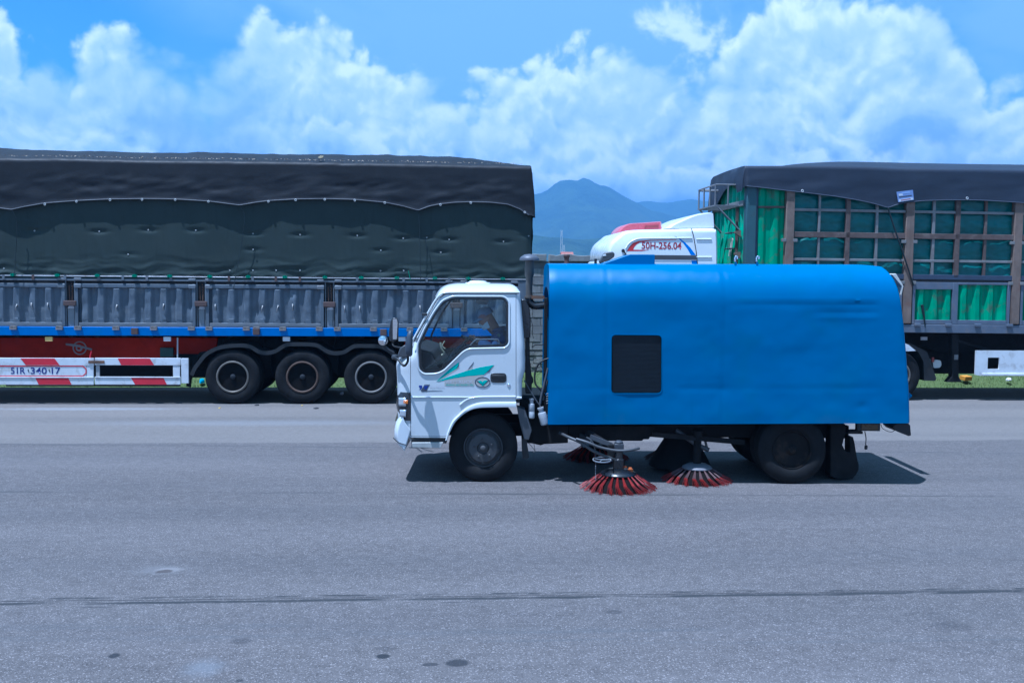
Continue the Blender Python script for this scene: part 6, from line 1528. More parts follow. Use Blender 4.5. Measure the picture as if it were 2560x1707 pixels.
MB().prism([(X0, zbeam0(X0)), (X1, zbeam0(X1)), (X1, zbeam1(X1)), (X0, zbeam1(X0))], TWR - .08, TWR).obj('side_beam', grey_bar, rt, None)
MB().box(X0, X1, .08, TWR - .08, zbeam0(0) + .05, zbeam0(0) + .1).obj('deck', mat('deck_wood', (.06, .05, .04)), rt, None)
MB().box(X0, X1, TWR - .08, TWR, zbeam1(0), ztop_ - .1).obj('far_side', teal_tarp, rt, None)
MB().box(X1 - .06, X1, .1, TWR - .08, zbeam1(0), ztop_ - .1).obj('tail_gate', green_m, rt, None)
for yy in (.75, TWR - .85): MB().prism([(X0 + .1, zbeam0(0) - .02), (X1 - .1, zbeam0(0) - .02), (X1 - .1, zbeam0(0) - .45), (X0 + 4.6, zbeam0(0) - .45), (X0 + 3.6, zbeam0(0) - .2), (X0 + .1, zbeam0(0) - .2)], yy, yy + .12).obj('chassis_beam', chassis_m, rt, None)
x0, z0 = S(2302, 850, .5); x1, z1 = S(2318, 842, .5); MB().box(x0, x1, .49, .52, z0, z1).obj('marker_lamp', wguard, rt, None)
# landing legs and skirt
for yy in (.12, TWR - .3):
    k = MB(); k.prism(L([(2380, 834), (2397, 834), (2397, 941), (2401, 948), (2405, 955), (2368, 955), (2374, 948), (2380, 941)], yy), yy, yy + .16); lg = k.obj('landing_leg', chassis_m, rt, 40, bevel=.008)
    if yy < 1: x0, z0 = S(2386, 899, .1); x1, z1 = S(2396, 887, .1); MB().box(x0, x1, .105, .125, z0, z1).obj('leg_sticker', pale_bar, lg, None)
MB().bar(P(2390, 850, .2), P(2490, 880, .5), .05, .05).obj('leg_brace', chassis_m, rt, None)
MB().box(S(2300, 900, 1.2)[0], X1, 1.2, 1.3, zt(934, 2400, 1.2), zt(850, 2400, 1.2)).obj('under_block', chassis_m, rt, None)  # plain dark block across the space below the deck
sk = MB(); sx0, sz1 = S(2439, 876); sx1 = sx0 + 3.4; sz0 = S(2450, 939)[1]
hole = rrect(S(2468, 908)[0], S(2497, 908)[0], S(2480, 922)[1], S(2480, 893.5)[1], .012, 2)
sk.prism([(sx0, sz0 + .02), (sx0 + .12, sz0), (sx1, sz0), (sx1, sz1), (sx0, sz1)], -.02, .02); sk = sk.obj('side_skirt', wguard, rt, 40)
boolean(sk, [MB().prism(hole, -.2, .2).obj('cut', None, rt)], smooth=30)
MB().box(sx0 + .14, sx1, -.05, -.018, sz0 + .0, sz0 + .055).obj('skirt_lip', wguard, sk, 40, bevel=.01)
MB().box(hole[0][0] - .05, hole[10][0] + .05, .2, .25, sz0, sz1).obj('skirt_backing', black, sk, None)
for i in range(3):
    xx = X1 - 1.4 - 1.31 * i
    for y_, fl_ in ((.0, False), (TWR, True)): trailer_wheel(rt, xx, y_, .525, fl_, rims[i])
    k = MB(); k.tube([(xx, .2, .525), (xx, TWR - .2, .525)], .07, 12); k.obj('axle', chassis_m, rt, 60)
# front wall with ribs, rail and the little platform
fy = lambda d: X0 + .0
k = MB()
def frontf(a, b):
    y = .16 + (TWR - .3) * a; ph = (y / .28) % 1.0
    prof = 0.0 if ph < .30 else ((ph - .30) / .18 if ph < .48 else (1.0 if ph < .78 else 1 - (ph - .78) / .22))
    z = zbeam1(X0) + (ztop_ - .05 - zbeam1(X0)) * b
    return (X0 + .06 - .045 * prof + .008 * nz(y * 3, z * 3, 5), y, z)
k.grid(150, 30, frontf); k.obj('front_wall', mat('green_front', (.04, .36, .20), .6, var=.2, dirt=(.12, .10, .085), dscale=3.2, damt=.7, grime=(.02, .09, .06)), rt, 35)
MB().box(X0 - .01, X0 + .12, TWR - .14, TWR, zbeam1(X0), ztop_).obj('corner_post', teal_post, rt, 40, bevel=.01)
MB().box(X0 - .03, X0 + .05, .15, TWR - .1, zt(513, 1850), zt(499, 1850)).obj('front_rail', pale_bar, rt, 40, bevel=.008)
pl = bpy.data.objects.new('front_platform', None); C.objects.link(pl); pl.parent = rt
pz, hz_ = S(1800, 514, .45)[1], S(1800, 462, .45)[1]; pxL = S(1788, 514, .45)[0]; y0, y1 = .45, 1.75
sm = mat('platform_steel', (.17, .17, .18), .6, .3, var=.2)
def pipe(pts, r=.018, name='rail'): k = MB(); k.tube(pts, r, 8); return k.obj(name, sm, pl, 60)
pipe([(pxL, y0, hz_), (X0, y0, hz_)]); pipe([(pxL, y0, hz_), (pxL, y1, hz_)]); pipe([(pxL, y1, hz_), (X0, y1, hz_)]); pipe([(pxL, y1 - .02, hz_ - .02), (X0 - .05, y1, hz_ - .02)])
for y in (y0, y0 + .42, y1 - .42, y1): pipe([(pxL, y, pz), (pxL, y, hz_)])
pipe([(X0 - .25, y0, pz), (X0 - .25, y0, hz_)])
k = MB(); k.box(pxL - .02, X0, y0 - .02, y0 + .02, pz - .012, pz + .012); k.box(pxL - .02, X0, y1 - .02, y1 + .02, pz - .012, pz + .012); k.box(pxL - .02, pxL + .02, y0, y1, pz - .012, pz + .012); k.obj('platform_frame', sm, pl, None)
for i in range(6): y = y0 + .12 + i * .2; MB().box(pxL, X0, y - .012, y + .012, pz - .012, pz + .012).obj('platform_slat', sm, pl, None)
for y in (y0, y1): pipe([(pxL + .02, y, pz), (X0, y, pz - .5)], .02, 'platform_brace')
for i in range(5):
    zz = pz - .55 - .33 * i; k = MB(); k.tube([(X0, .62, zz), (X0 - .14, .62, zz), (X0 - .14, .95, zz), (X0, .95, zz)], .016, 6); k.obj('ladder_rung', sm, rt, 60)
for zz in (zt(576, 1845), zt(631, 1845)): MB().prism([(X0, zz + .02), (X0 - .12, zz + .0), (X0 - .12, zz - .04), (X0, zz - .12)], .32, .40).obj('front_cleat', rust_post, rt, None)
pp = MB().prismx([(.95, zt(642, 1820, 1)), (.8, zt(600, 1820, 1)), (.88, zt(595, 1820, 1)), (.98, zt(610, 1820, 1)), (1.12, zt(640, 1820, 1))], X0 - .02, X0 - .012).obj('peeled_patch', mat('peel_white', (.55, .50, .44), .8, var=.3), rt, None)
MB().bar((X0 - .02, .55, zbeam1(X0)), (X0 - .02, .55, zt(515, 1840)), .05, .04).obj('drain_pipe', brown_bar, rt, None)
# tarpaulin
tr = thing('tarpaulin', 'dark slate tarpaulin with a pointed drooping hem over the right trailer', 'tarpaulin', RT.o, RT.a)
tarp_r = mat('slate_tarp', (.020, .026, .042), .6, var=.12, vscale=1.2, bump=.1, bscale=24, dirt=(.028, .034, .050), dscale=2, damt=.3, spec=.3)
ridr = sorted(S(px, py, -.02) for px, py in [(1864, 414), (1950, 414), (2060, 413.5), (2170, 416), (2263, 420), (2400, 421.5), (2560, 424)]); ridr.append((X1, ridr[-1][1]))
crr = sorted(S(px, py, 1.25) for px, py in [(1825, 434), (1890, 426), (1975, 413), (2030, 408.5), (2089, 406), (2180, 407), (2263, 409), (2400, 411.5), (2560, 413.5)]); crr.append((X1, crr[-1][1]))
def tr_ring(x):
    zh, zr_ = interp(hemr, x), sinterp(ridr, x); zc_ = max(sinterp(crr, x), zr_ + .02); pts = []
    for i in range(17):
        t = i / 16; z = zh + (zr_ - .05 - zh) * t
        pts.append((x, -.075 + .05 * t + .02 * nz(x * .8 - z, z * 1.8, 6, 3) * math.sin(math.pi * min(1, t + .08)), z))
    pts += [(x, .0, zr_ - .015), (x, .05, zr_)]
    for i in range(1, 8): t = i / 8; pts.append((x, .05 + 1.2 * t, zr_ + (zc_ - zr_) * (1 - (1 - t) ** 1.7)))
    for i in range(0, 8): t = 1 - i / 8; pts.append((x, 2.45 - 1.2 * t, zr_ + (zc_ - zr_) * (1 - (1 - t) ** 1.7)))
    pts += [(x, 2.5, zr_ - .05), (x, 2.56, zh)]
    return pts
xs = [X0 - .03 + (X1 - X0) * i / 200 for i in range(201)]
k, n = sheet([tr_ring(x) for x in xs], '', None, None)
b0 = len(k.v); first = tr_ring(xs[0]); cols_ = len(first)
def fh(y):      # front drape: lower edge rises towards the middle
    return interp([(0, .50), (.35, .52), (.5, .30), (1.2, .38), (1.6, .55), (2.0, .75), (2.5, .8)], y)
for q in (0, .33, .66, 1.0):
    for (x, y, z) in first:
        zt_ = z; zl_ = sinterp(ridr, X0) - fh(y); yy = min(max(y, -.02), 2.52)
        k.v.append((X0 - .05 - .05 * math.sin(q * 2), yy, zt_ + (min(zt_, zl_) - zt_) * q))
for a in range(3):
    for j in range(cols_ - 1): k.f.append((b0 + a * cols_ + j, b0 + a * cols_ + j + 1, b0 + (a + 1) * cols_ + j + 1, b0 + (a + 1) * cols_ + j))
for j in range(cols_ - 1): k.f.append((j, j + 1, b0 + j + 1, b0 + j))
k.obj('tarp_sheet', tarp_r, tr, 75)
k = MB(); k.tube([(x, -.08, interp(hemr, x)) for x in xs], .008, 5); k.obj('hem_rope', mat('hem_slate', (.06, .07, .10)), tr, 80)
k = MB(); k.tube(cr([P(2220, 520, -.1), P(2236, 570, -.1), P(2260, 640, -.1), P(2284, 714, -.07)], 4), .016, 6); k.obj('tie_strap', dcord, tr, 80)
k = MB(); k.tube([P(2305, 762, -.05), P(2310, 790, -.05), P(2313, 818, -.05)], [.03, .018, .008], 6); k.obj('strap_end', dcord, tr, 80)
for px, py in ((2006, 477.5), (2418, 496)): inst('eyelet', EYE, tr, P(px, py, -.095), scale=(1.3, 1, 1.3))
c = [S(*p, -.1) for p in ((2241, 480), (2282, 475), (2284.5, 500), (2245.5, 506))]
lb = thing('sign', 'small pale blue and white printed label fixed near the hem of the slate tarpaulin', 'sign', RT.o, RT.a)
MB().prism(c, -.105, -.098).obj('label_board', mat('label_blue', (.20, .27, .50), .5, var=.1), lb, None)
def lbp(u0, u1, v0, v1, m, lay=1):
    A, B, Cc, D = [Vector(p) for p in c]
    f = lambda u, v: tuple((A * (1 - u) + B * u) * (1 - v) + (D * (1 - u) + Cc * u) * v)
    MB().prism([f(u0, v0), f(u1, v0), f(u1, v1), f(u0, v1)], -.106 - .001 * lay, -.104).obj('label_print', m, lb, None)
lw = mat('label_white', (.55, .58, .65), .5); lr = mat('label_red', (.30, .12, .16), .5)
lbp(.1, .35, .22, .42, lw); lbp(.3, .8, .12, .26, mat('label_mid', (.28, .38, .62), .5)); lbp(.1, .9, .48, .58, dk); lbp(.05, .95, .74, .97, lw); lbp(.18, .8, .80, .90, lr, 2)
# ---- tractor unit
tc = thing('tractor_truck', 'white high roof lorry cab with red roof box, mostly hidden behind the blue sweeper hopper', 'lorry', RT.o, RT.a)
q7 = lambda x, y: (1360 + x / 4.704, 430 + y / 4.704)
wt = mat('lorry_white', (.74, .76, .77), .28, var=.03, coat=.6)
cabp = [q7(*p) for p in ((760, 1160), (748, 1060), (738, 1000), (748, 905), (782, 830), (840, 775), (888, 737), (930, 703), (1000, 688), (1100, 680), (1400, 673), (1700, 665), (1950, 661), (2005, 668), (2028, 700), (2036, 900), (2036, 1160))]
top_ = cr([(x, 0, z) for x, z in L(cabp, .1)], 4); zb_ = 1.15
TCW = 2.45
outl = [(p.x, p.z) for p in top_]
xb0, xb1 = outl[0][0], outl[-1][0]
full = [(xb0 - .08, .55), (xb0 - .06, zb_)] + outl + [(xb1, 1.0), (xb1 - .9, 1.0), (xb1 - 1.0, 1.05), (xb0 + .45, 1.05), (xb0 + .35, .55)]
def sc_(pts, s, cx_, cz_): return [(cx_ + (x - cx_) * s, cz_ + (z - cz_) * s) for x, z in pts]
cxm, czm = (xb0 + xb1) / 2, 2.0
rings = []
for y, s in ((0.0, .955), (.02, .975), (.06, .99), (.14, 1.0), (TCW - .14, 1.0), (TCW - .06, .99), (TCW - .02, .975), (TCW, .955)):
    rings.append([(x, y, z) for x, z in sc_(full, s, cxm, czm)])
cabr = MB().loft(rings).obj('cab', wt, tc, 35)
# side window, stripe under it, door seam
wz = S(1690, 650)[1]
sw_ = rounded([(S(1560, 620)[0], wz - .75), (S(1741, 620)[0], wz - .75), (S(1741, 620)[0], wz + .05), (S(1600, 620)[0], wz + .05)], .05)
MB().box(S(1560, 620)[0], S(1741, 620)[0], -.012, .01, S(1690, 649)[1], S(1690, 638)[1]).obj('drip_rail', grey_dark, tc, 40, bevel=.006)
MB().prism([(x, z - .17) for x, z in sw_], -.008, .02).obj('side_window', mat('lorry_glass', (.012, .016, .02), .06, coat=.5), tc, 40)
k = MB(); k.tube(cr([(x, -.006, z) for x, z in L([q7(*p) for p in ((1730, 660), (1755, 740), (1780, 880), (1797, 1000), (1805, 1160))])], 4), .008, 6); k.obj('door_seam', black, tc, 60)
for yy in (790, 1000):
    k = MB(); k.tube([(x, -.004, z) for x, z in L([q7(1790, yy), q7(1970, yy)])], .012, 8); k.obj('pressed_rib', wt, tc, 80)
k = MB(); k.tube(cr([(x, -.003, z) for x, z in L([q7(*p) for p in ((960, 900), (1000, 840), (1080, 795), (1200, 782), (1740, 776))])], 4), .014, 8); k.obj('pressed_rib', wt, tc, 80)
def sticker(pts, m, name='swoosh', lay=0): return MB().prism(L([q7(*p) for p in pts]), -.0022 - .001 * lay, .004).obj(name, m, tc, None)
rd, bl = mat('swoosh_red', (.55, .035, .04), .4), mat('swoosh_blue', (.01, .17, .62), .4)
sticker([(975, 932), (1000, 885), (1045, 835), (1110, 812), (1250, 800), (1560, 794), (1560, 800), (1250, 810), (1130, 828), (1085, 855), (1060, 885), (1048, 914), (1235, 917), (1150, 930)], rd)
sticker([(1535, 752), (1600, 785), (1660, 830), (1720, 890), (1785, 978), (1728, 978), (1690, 910), (1640, 840), (1590, 792)], bl)
sticker([(1733, 1042), (1805, 1042), (1805, 1100), (1745, 1100)], bl)
tx, tz = S(*q7(1147, 906)); tx2, tz2 = S(*q7(1617, 826)); text('50H-256.04', mat('number_red', (.33, .02, .04), .4), tc, tx, tz, -.0036, tx2 - tx, tz2 - tz, 'number_text', bold=.02)
# fairing and red roof box
fr_ = [q7(*p) for p in ((1420, 668), (1490, 620), (1560, 588), (1700, 526), (1780, 500), (1850, 486), (1935, 476), (1962, 482), (1972, 500), (1982, 660))]
fo = [(p.x, p.z) for p in cr([(x, 0, z) for x, z in L(fr_, .25)], 4)]
cxm2, czm2 = fo[-1][0], fo[-1][1]
MB().loft([[(x, y, z) for x, z in sc_(fo, s, cxm2, czm2)] for y, s in ((.14, .92), (.2, .97), (.3, 1.0), (TCW - .3, 1.0), (TCW - .2, .97), (TCW - .14, .92))]).obj('roof_fairing', wt, tc, 35)
rb = [q7(*p) for p in ((865, 740), (880, 695), (920, 650), (965, 622), (1020, 606), (1150, 598), (1350, 584), (1378, 590), (1390, 680))]
ro = [(p.x, p.z) for p in cr([(x, 0, z) for x, z in L(rb, .75)], 4)]; cx3, cz3 = sum(p[0] for p in ro) / len(ro), min(p[1] for p in ro)
rbx = MB().loft([[(x, y, z) for x, z in sc_(ro, s, cx3, cz3)] for y, s in ((.68, .93), (.76, 1.0), (1.6, 1.0), (1.7, .93))]).obj('roof_box', mat('box_red', (.55, .10, .13), .3, var=.05, coat=.4), tc, 35)
MB().prism(L([q7(*p) for p in ((1195, 632), (1350, 622), (1345, 652), (1180, 660))], .66), .66, .7).obj('roof_vent', mat('vent_red', (.28, .05, .06), .5), rbx, None)
MB().box(*sorted((S(*q7(1985, 655))[0], S(*q7(1560, 655))[0])), .16, TCW - .16, S(*q7(1800, 668))[1], S(*q7(1800, 652))[1]).obj('fairing_gap', black, tc, None)
k = MB(); c_ = P(*q7(932, 925), -.02); k.lathe([(0, -.02), (.03, -.02), (.035, .02)], 14, tuple(c_)); k.tube([tuple(c_), P(*q7(965, 965), -.01)], .012, 6); k.obj('marker_light', black, tc, 60)
k = MB(); k.prism(L([q7(*p) for p in ((640, 1060), (690, 965), (720, 945), (800, 940), (822, 960), (815, 1000), (760, 1040), (690, 1060), (670, 1090))], -.1), -.22, -.08); k.obj('mirror_arm', grey_dark, tc, 40, bevel=.02)
MB().prism(L([q7(*p) for p in ((690, 970), (725, 965), (732, 985), (690, 990))], -.225), -.226, -.22).obj('mirror_gap', wt, tc, None)
wsx = [q7(*p) for p in ((690, 1090), (725, 1045), (770, 1015), (780, 1090))]
MB().prism(L(wsx, .1), .1, TCW - .1).obj('visor', mat('visor_clear', (.45, .47, .45), .2), tc, 40)
MB().box(xb0 - .07, xb0 - .02, .2, TCW - .2, 1.8, 2.75).obj('windscreen', mat('lorry_glass', (0, 0, 0)), tc, 40)
MB().box(xb0 - .2, xb0 + .2, .0, TCW, .4, .8).obj('bumper', wt, tc, 40, bevel=.03)
for yy in (.75, TCW - .87): MB().box(xb0 + .2, S(2340, 900)[0], yy, yy + .12, .78, 1.02).obj('chassis_rail', chassis_m, tc, None)
wx = [xb0 + 1.15, S(2243, 920)[0]]
for i, x in enumerate((wx[0], wx[1] - 1.32, wx[1])):
    for y_, fl_ in ((.02, False), (TCW - .02, True)): trailer_wheel(tc, x, y_, .525, fl_, rims[0])
    if i:
        for y_, fl_ in ((.62, True), (TCW - .62, False)): trailer_wheel(tc, x, y_, .525, fl_, rims[0], False)
    k = MB(); k.tube([(x, .2, .525), (x, TCW - .2, .525)], .08, 12); k.obj('axle', chassis_m, tc, 60)
k = MB(); k.prism([S(2270, 856, .1), S(2304, 872, .1), S(2318, 880, .1), S(2341, 946, .1), S(2338, 952, .1), S(2310, 951, .1), S(2309, 905, .1), S(2296, 880, .1), S(2272, 866, .1)], .1, .6); k.obj('mud_flap', black, tc, 40)
MB().prism(L([(2263, 858), (2272, 862), (2290, 877), (2264, 878)], -.02), -.02, .0).obj('mudguard_plate', wguard, tc, None)
k = MB(); k.prism(rounded(L([(2334, 920), (2332, 905), (2340, 899), (2352, 901), (2354, 912), (2350, 919)], .3), .03), .3, .8); k.obj('tail_lamp', mat('lamp_white', (.55, .55, .52), .4), tc, 40)
k = MB(); x0, z0 = S(2329, 905, .28); k.box(x0, x0 + .05, .27, .3, z0, z0 + .1); k.obj('tail_reflector', mat('dull_red', (.25, .03, .02), .4), tc, None)
MB().box(S(1500, 620)[0], S(2290, 900)[0], 1.0, 1.4, .5, 1.1).obj('drive_line', chassis_m, tc, None)
k = MB(); k.lathe([(0, -.6), (.3, -.58), (.32, -.5), (.32, .5), (.3, .58), (0, .6)], 24, (wx[0] + 1.6, .35, .75), 'x'); k.obj('fuel_tank', steel, tc, 50)
# chimney-like rusty stub on the yard wall line
stub = P(1417, 640, -1.2)
o = MB().lathe([(.0, .13), (.055, .13), (.062, .12), (.062, .08), (.05, .07), (.046, -.0), (.046, -.9)][::-1], 18, (0, 0, 0), 'z').obj('exhaust_pipe', mat('stub_rust', (.12, .075, .065), .8, .2, var=.3), tc, 50)
o.location = P(1417, 636, -.6) - Vector((0, 0, .13))

# ------------------------------------------------------------------ the driver
S, P, L = SW.S, SW.P, SW.L
YD = 0.55
pr = thing('person', 'masked driver in grey cap and dark blue jacket sitting in the sweeper cab looking down', 'person', SW.W(S(1258, 905, YD)[0], YD, S(1258, 905, YD)[1]), SW.a)
PO = Vector((S(1258, 905, YD)[0], YD, S(1258, 905, YD)[1]))
def pp_(px, py, d): return P(px, py, d) - PO
def skin(name, verts, edges, radii, m, parent, sub=2, root=0):
    me = bpy.data.meshes.new(name); me.from_pydata([tuple(v) for v in verts], edges, []); me.update()
    o = bpy.data.objects.new(name, me); C.objects.link(o); o.parent = parent
    md = o.modifiers.new('skin', 'SKIN'); md.use_smooth_shade = True; md.branch_smoothing = 0.4
    for i, r in enumerate(radii):
        rr = r if hasattr(r, '__len__') else (r, r); me.skin_vertices[0].data[i].radius = (rr[0] * 1.42, rr[1] * 1.42)
    me.skin_vertices[0].data[root].use_root = True
    sd = o.modifiers.new('sub', 'SUBSURF'); sd.levels = sub; sd.render_levels = sub
    baked(o); o.data.materials.clear(); o.data.materials.append(m); o.data.shade_smooth(); return o
skin_m = mat('skin', (.40, .21, .14), .55, var=.08)
jacket = mat('navy_jacket', (.06, .07, .17), .8, var=.2, vscale=6); sleeve = mat('lilac_shirt', (.42, .44, .66), .8, var=.15, vscale=6)
trouser = mat('dark_trousers', (.02, .026, .05), .85, var=.2); capm = mat('grey_cap', (.34, .37, .42), .8, var=.12); maskm = mat('mask_pale', (.72, .76, .80), .7, var=.05)
pel, sp1, ch, nk, hd0 = pp_(1258, 903, YD), pp_(1261, 880, YD), pp_(1255, 852, YD), pp_(1240, 829, YD), pp_(1231, 815, YD)
hd1, hd2 = pp_(1219, 803, YD), pp_(1211, 788, YD)
nose = pp_(1196, 803, YD)
def side(s): return YD + s
V, E, Rr = [], [], []
def av(v, r, link_=None):
    V.append(v); Rr.append(r)
    if link_ is not None: E.append((link_, len(V) - 1))
    return len(V) - 1
ip = av(pel, (.15, .12)); i1 = av(sp1, (.14, .11), ip); i2 = av(ch, (.16, .12), i1); i3 = av(nk, .062, i2); i4 = av(hd0, .064, i3); i5 = av(hd1, (.088, .080), i4); i6 = av(hd2, (.085, .078), i5); i7 = av(pp_(1208, 776, YD), (.05, .048), i6)
av(nose, .016, i5)
for s in (-1, 1):
    a = av(pp_(1254, 846, side(.19 * s)), .062, i2)
    if s < 0: el, wr = pp_(1234, 879, side(-.25)), pp_(1194, 851, side(-.14))
    else: el, wr = pp_(1226, 882, side(.26)), pp_(1190, 856, side(.10))
    b = av(el, .045, a); c_ = av(wr, .030, b)
    fwd = (wr - el).normalized(); pm = av(wr + fwd * .055, (.036, .020), c_)
    for k_, (off, ln) in enumerate(((-.030, .060), (-.011, .072), (.010, .075), (.030, .066))):
        q = wr + fwd * .085 + Vector((0, off, .004)); f1 = av(q, .0095, pm); f2 = av(q + fwd * ln * .5 + Vector((0, 0, -.008)), .0085, f1); av(q + fwd * ln * .85 + Vector((.004, 0, -.030)), .0075, f2)
    th = wr + fwd * .03 + Vector((0, -.04 * s * -1 if s < 0 else -.04, .012)); t1 = av(th, .0105, pm); av(th + fwd * .045 + Vector((0, .008 * s, .02)), .009, t1)
for s in (-1, 1):
    h = av(pel + Vector((0.0, .095 * s, -.01)), .085, ip); kn = av(pp_(1152, 868, side(.13 * s)) + Vector((0, 0, -.02)), .06, h)
    ap = pp_(1118, 944, side(.12 * s)); an = av(ap, .042, kn); av(ap + Vector((-.12, 0, -.035)), .034, an)
body = skin('body', V, E, Rr, skin_m, pr)
# clothing
V, E, Rr = [], [], []
ip = av(pel + Vector((0, 0, .0)), (.18, .14)); i1 = av(sp1, (.175, .135), ip); i2 = av(ch, (.19, .145), i1); i3 = av(nk + Vector((.02, 0, -.01)), .085, i2)
for s in (-1, 1):
    a = av(pp_(1255, 845, side(.20 * s)), .082, i2); el = pp_(1234, 879, side(-.25)) if s < 0 else pp_(1226, 882, side(.26)); av((pp_(1255, 845, side(.20 * s)) + el) * .5, .070, a)
jk = skin('jacket', V, E, Rr, jacket, pr)
for s in (-1, 1):
    el, wr = (pp_(1234, 879, side(-.25)), pp_(1194, 851, side(-.14))) if s < 0 else (pp_(1226, 882, side(.26)), pp_(1190, 856, side(.10)))
    sh = pp_(1255, 845, side(.20 * s)); V, E, Rr = [], [], []
    a = av(sh * .75 + el * .25, .070); b = av(el, .064, a); av(el * .35 + wr * .65, .05, b); av(el * .1 + wr * .9, .043, len(V) - 1)
    skin('sleeve', V, E, Rr, sleeve, pr)
c_ = nk + Vector((.02, 0, .0)); k = MB(); ax = (hd0 - nk).normalized()
k.tube([c_ + Vector((.075 * math.cos(a) + .012, .085 * math.sin(a), .03 + .02 * math.cos(a))) for a in [2 * math.pi * i / 20 for i in range(20)]], .026, 8, closed=True); k.obj('collar', jacket, pr, 80)
V, E, Rr = [], [], []
ip = av(pel, (.185, .14))
for s in (-1, 1):
    h = av(pel + Vector((-.03, .095 * s, -.01)), .105, ip); kn = av(pp_(1152, 868, side(.13 * s)) + Vector((0, 0, -.02)), .082, h); av(pp_(1120, 938, side(.12 * s)), .058, kn)
skin('trousers', V, E, Rr, trouser, pr)
for s in (-1, 1):
    an = pp_(1118, 950, side(.12 * s)); k = MB(); k.loft([[(an.x + x, an.y + y * w_, an.z + z) for y, z in ((-.045, -.05), (.045, -.05), (.045, .0), (.02, h), (-.02, h), (-.045, .0))] for x, w_, h in ((.05, .8, .04), (.0, 1, .05), (-.1, 1, .01), (-.18, .7, -.01))]); k.obj('shoe', black, pr, 60)
# cap: crown and brim follow the bowed head
hc = pp_(1214, 789, YD); tilt = math.radians(-24)
def hp(f, s, u):      # forward (towards the windscreen), sideways, up in head axes
    return hc + Vector((-f * math.cos(tilt) + u * math.sin(tilt) * 1.0 * -1 * -1, s, u * math.cos(tilt) + f * math.sin(tilt)))
k = MB()
def crown_(a, b):
    th = 2 * math.pi * a; ph = math.pi / 2 * b; r_ = math.cos(ph)
    return hp(.105 * r_ * math.cos(th) - .005, .086 * r_ * math.sin(th), .115 * math.sin(ph) + .0)
k.grid(28, 9, crown_); cp = k.obj('cap', capm, pr, 60)
k = MB()
def brim(a, b):
    th = (a - .5) * math.pi * .95; r0, r1 = .1, .185; r_ = r0 + (r1 - r0) * b
    return hp(.015 + r_ * math.cos(th) * 1.0, .086 * (1 + .05 * b) * math.sin(th), .005 - .035 * b * (1 - .3 * math.cos(th)))
k.grid(16, 5, brim); bo = k.obj('brim', capm, cp, 60); sdm = bo.modifiers.new('s', 'SOLIDIFY'); sdm.thickness = .006
k = MB()
def mk(a, b):
    th = (a - .5) * math.pi * 1.02; u = -.155 + .115 * b; r_ = .098 - .020 * (1 - b) + .014 * math.sin(math.pi * b)
    return hp(.010 + r_ * math.cos(th) * 1.06, .088 * math.sin(th), u)
k.grid(18, 8, mk); k.obj('face_mask', maskm, pr, 60)
for s in (-1, 1):
    k = MB(); k.lathe([(0, -.012), (.02, -.009), (.026, 0), (.02, .009), (0, .012)], 12, tuple(hp(-.015, .085 * s, -.055)), 'y'); k.obj('ear', skin_m, pr, 60)
    k = MB(); k.lathe([(0, -.006), (.009, -.004), (.009, .004), (0, .006)], 10, tuple(hp(.088, .034 * s, -.022)), 'x'); k.obj('eye', mat('eye_dark', (.02, .015, .012), .3), pr, 60)
k = MB(); k.box(-.022, .022, -.004, .004, -.018, .018); pt = k.obj('sleeve_badge', mat('badge_grey', (.16, .20, .20), .7), jk, None); pt.location = pp_(1247, 838, side(-.285)); pt.rotation_euler = (0, .7, 0)
# the dark tablet in the driver's hands
a_, b_ = P(1152, 840, .42), P(1184, 852, .42); tb = MB(); Ln = (b_ - a_).length
tb.box(-Ln / 2, Ln / 2, -.01, .22, -.006, .006); t_ = tb.obj('tablet', mat('tablet_black', (.012, .013, .016), .25), None, None, bevel=.003)
mid = (a_ + b_) / 2; t_.location = SW.W(mid.x, mid.y, mid.z); t_.rotation_euler = (0, math.atan2(-(b_.z - a_.z), (b_ - a_).x), SW.a)
tag(t_, "thin dark tablet held over the driver's knees in the cab", 'tablet')
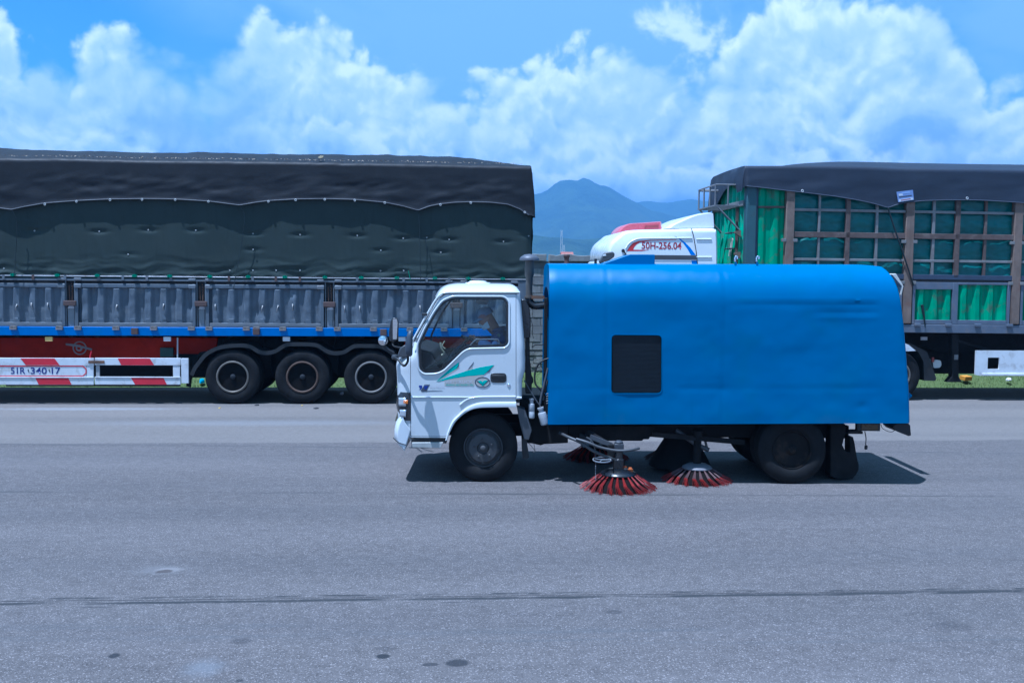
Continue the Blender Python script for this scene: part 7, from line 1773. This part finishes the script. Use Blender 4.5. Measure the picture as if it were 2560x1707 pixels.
# ------------------------------------------------------------------ litter
def scrap(name, px, py, w_, h_, t, m, label, cat, z=0.0, seed=1, group=None):
    r = random.Random(seed); c = ground_at(px, py, z); k = MB(); n = 9
    ring = lambda s, zz: [(c.x * 0 + w_ / 2 * s * math.cos(2 * math.pi * i / n) * r.uniform(.7, 1.1), h_ / 2 * s * math.sin(2 * math.pi * i / n) * r.uniform(.7, 1.1), zz) for i in range(n)]
    k.loft([ring(.9, 0), ring(1.0, t * .4), ring(.75, t * .8), ring(.3, t)]); o = k.obj(name, m, None, 25); o.location = (c.x, c.y, z); return tag(o, label, cat, group)
bagm = mat('bag_blue', (.02, .35, .62), .5); wlit = mat('litter_white', (.65, .65, .66), .6, var=.2); dkl = mat('litter_dark', (.02, .02, .024), .7); yl = mat('leaf_yellow', (.45, .30, .05), .7)
scrap('plastic_bag', 505, 957, .14, .2, .10, bagm, 'crumpled bright blue plastic bag on the grass beside the first trailer wheel', 'bag', -.04, 2)
scrap('paper_scrap', 855, 986, .09, .08, .06, wlit, 'white paper scrap on the ground between the second and third trailer wheels', 'litter', .0, 3)
scrap('rubber_scrap', 790, 1021, .11, .16, .02, dkl, 'larger black rubber scrap on pale asphalt near the third trailer wheel', 'litter', .0, 4)
scrap('rubber_scrap', 642, 1013, .10, .14, .02, dkl, 'small black rubber scrap on the road edge between the first two trailer wheels', 'litter', .0, 5)
scrap('leaf', 755, 1014, .04, .09, .015, yl, 'yellow leaf lying on the road under the second trailer wheel', 'leaf', .0, 6)
scrap('leaf', 549, 1020, .05, .1, .015, yl, 'pale yellow leaf lying on the road below the first trailer wheel', 'leaf', .0, 7)
scrap('crumpled_foil', 2522, 952, .16, .2, .08, wlit, 'crumpled silver white wrapper on the grass under the right trailer skirt', 'litter', .02, 8)
scrap('white_cup', 2352, 974, .07, .12, .03, wlit, 'white scrap on the dark gravel edge left of the landing leg', 'litter', -.14, 9)
c = ground_at(2414, 945, .08); k = MB(); k.box(-.11, .11, -.1, .1, 0, .11); o = k.obj('carton', mat('carton_orange', (.62, .28, .03), .6), None, 40, bevel=.01); o.location = (c.x, c.y, .03); o.rotation_euler = (.1, 0, .3)
tag(o, 'orange yellow carton on the grass behind the landing leg', 'carton')
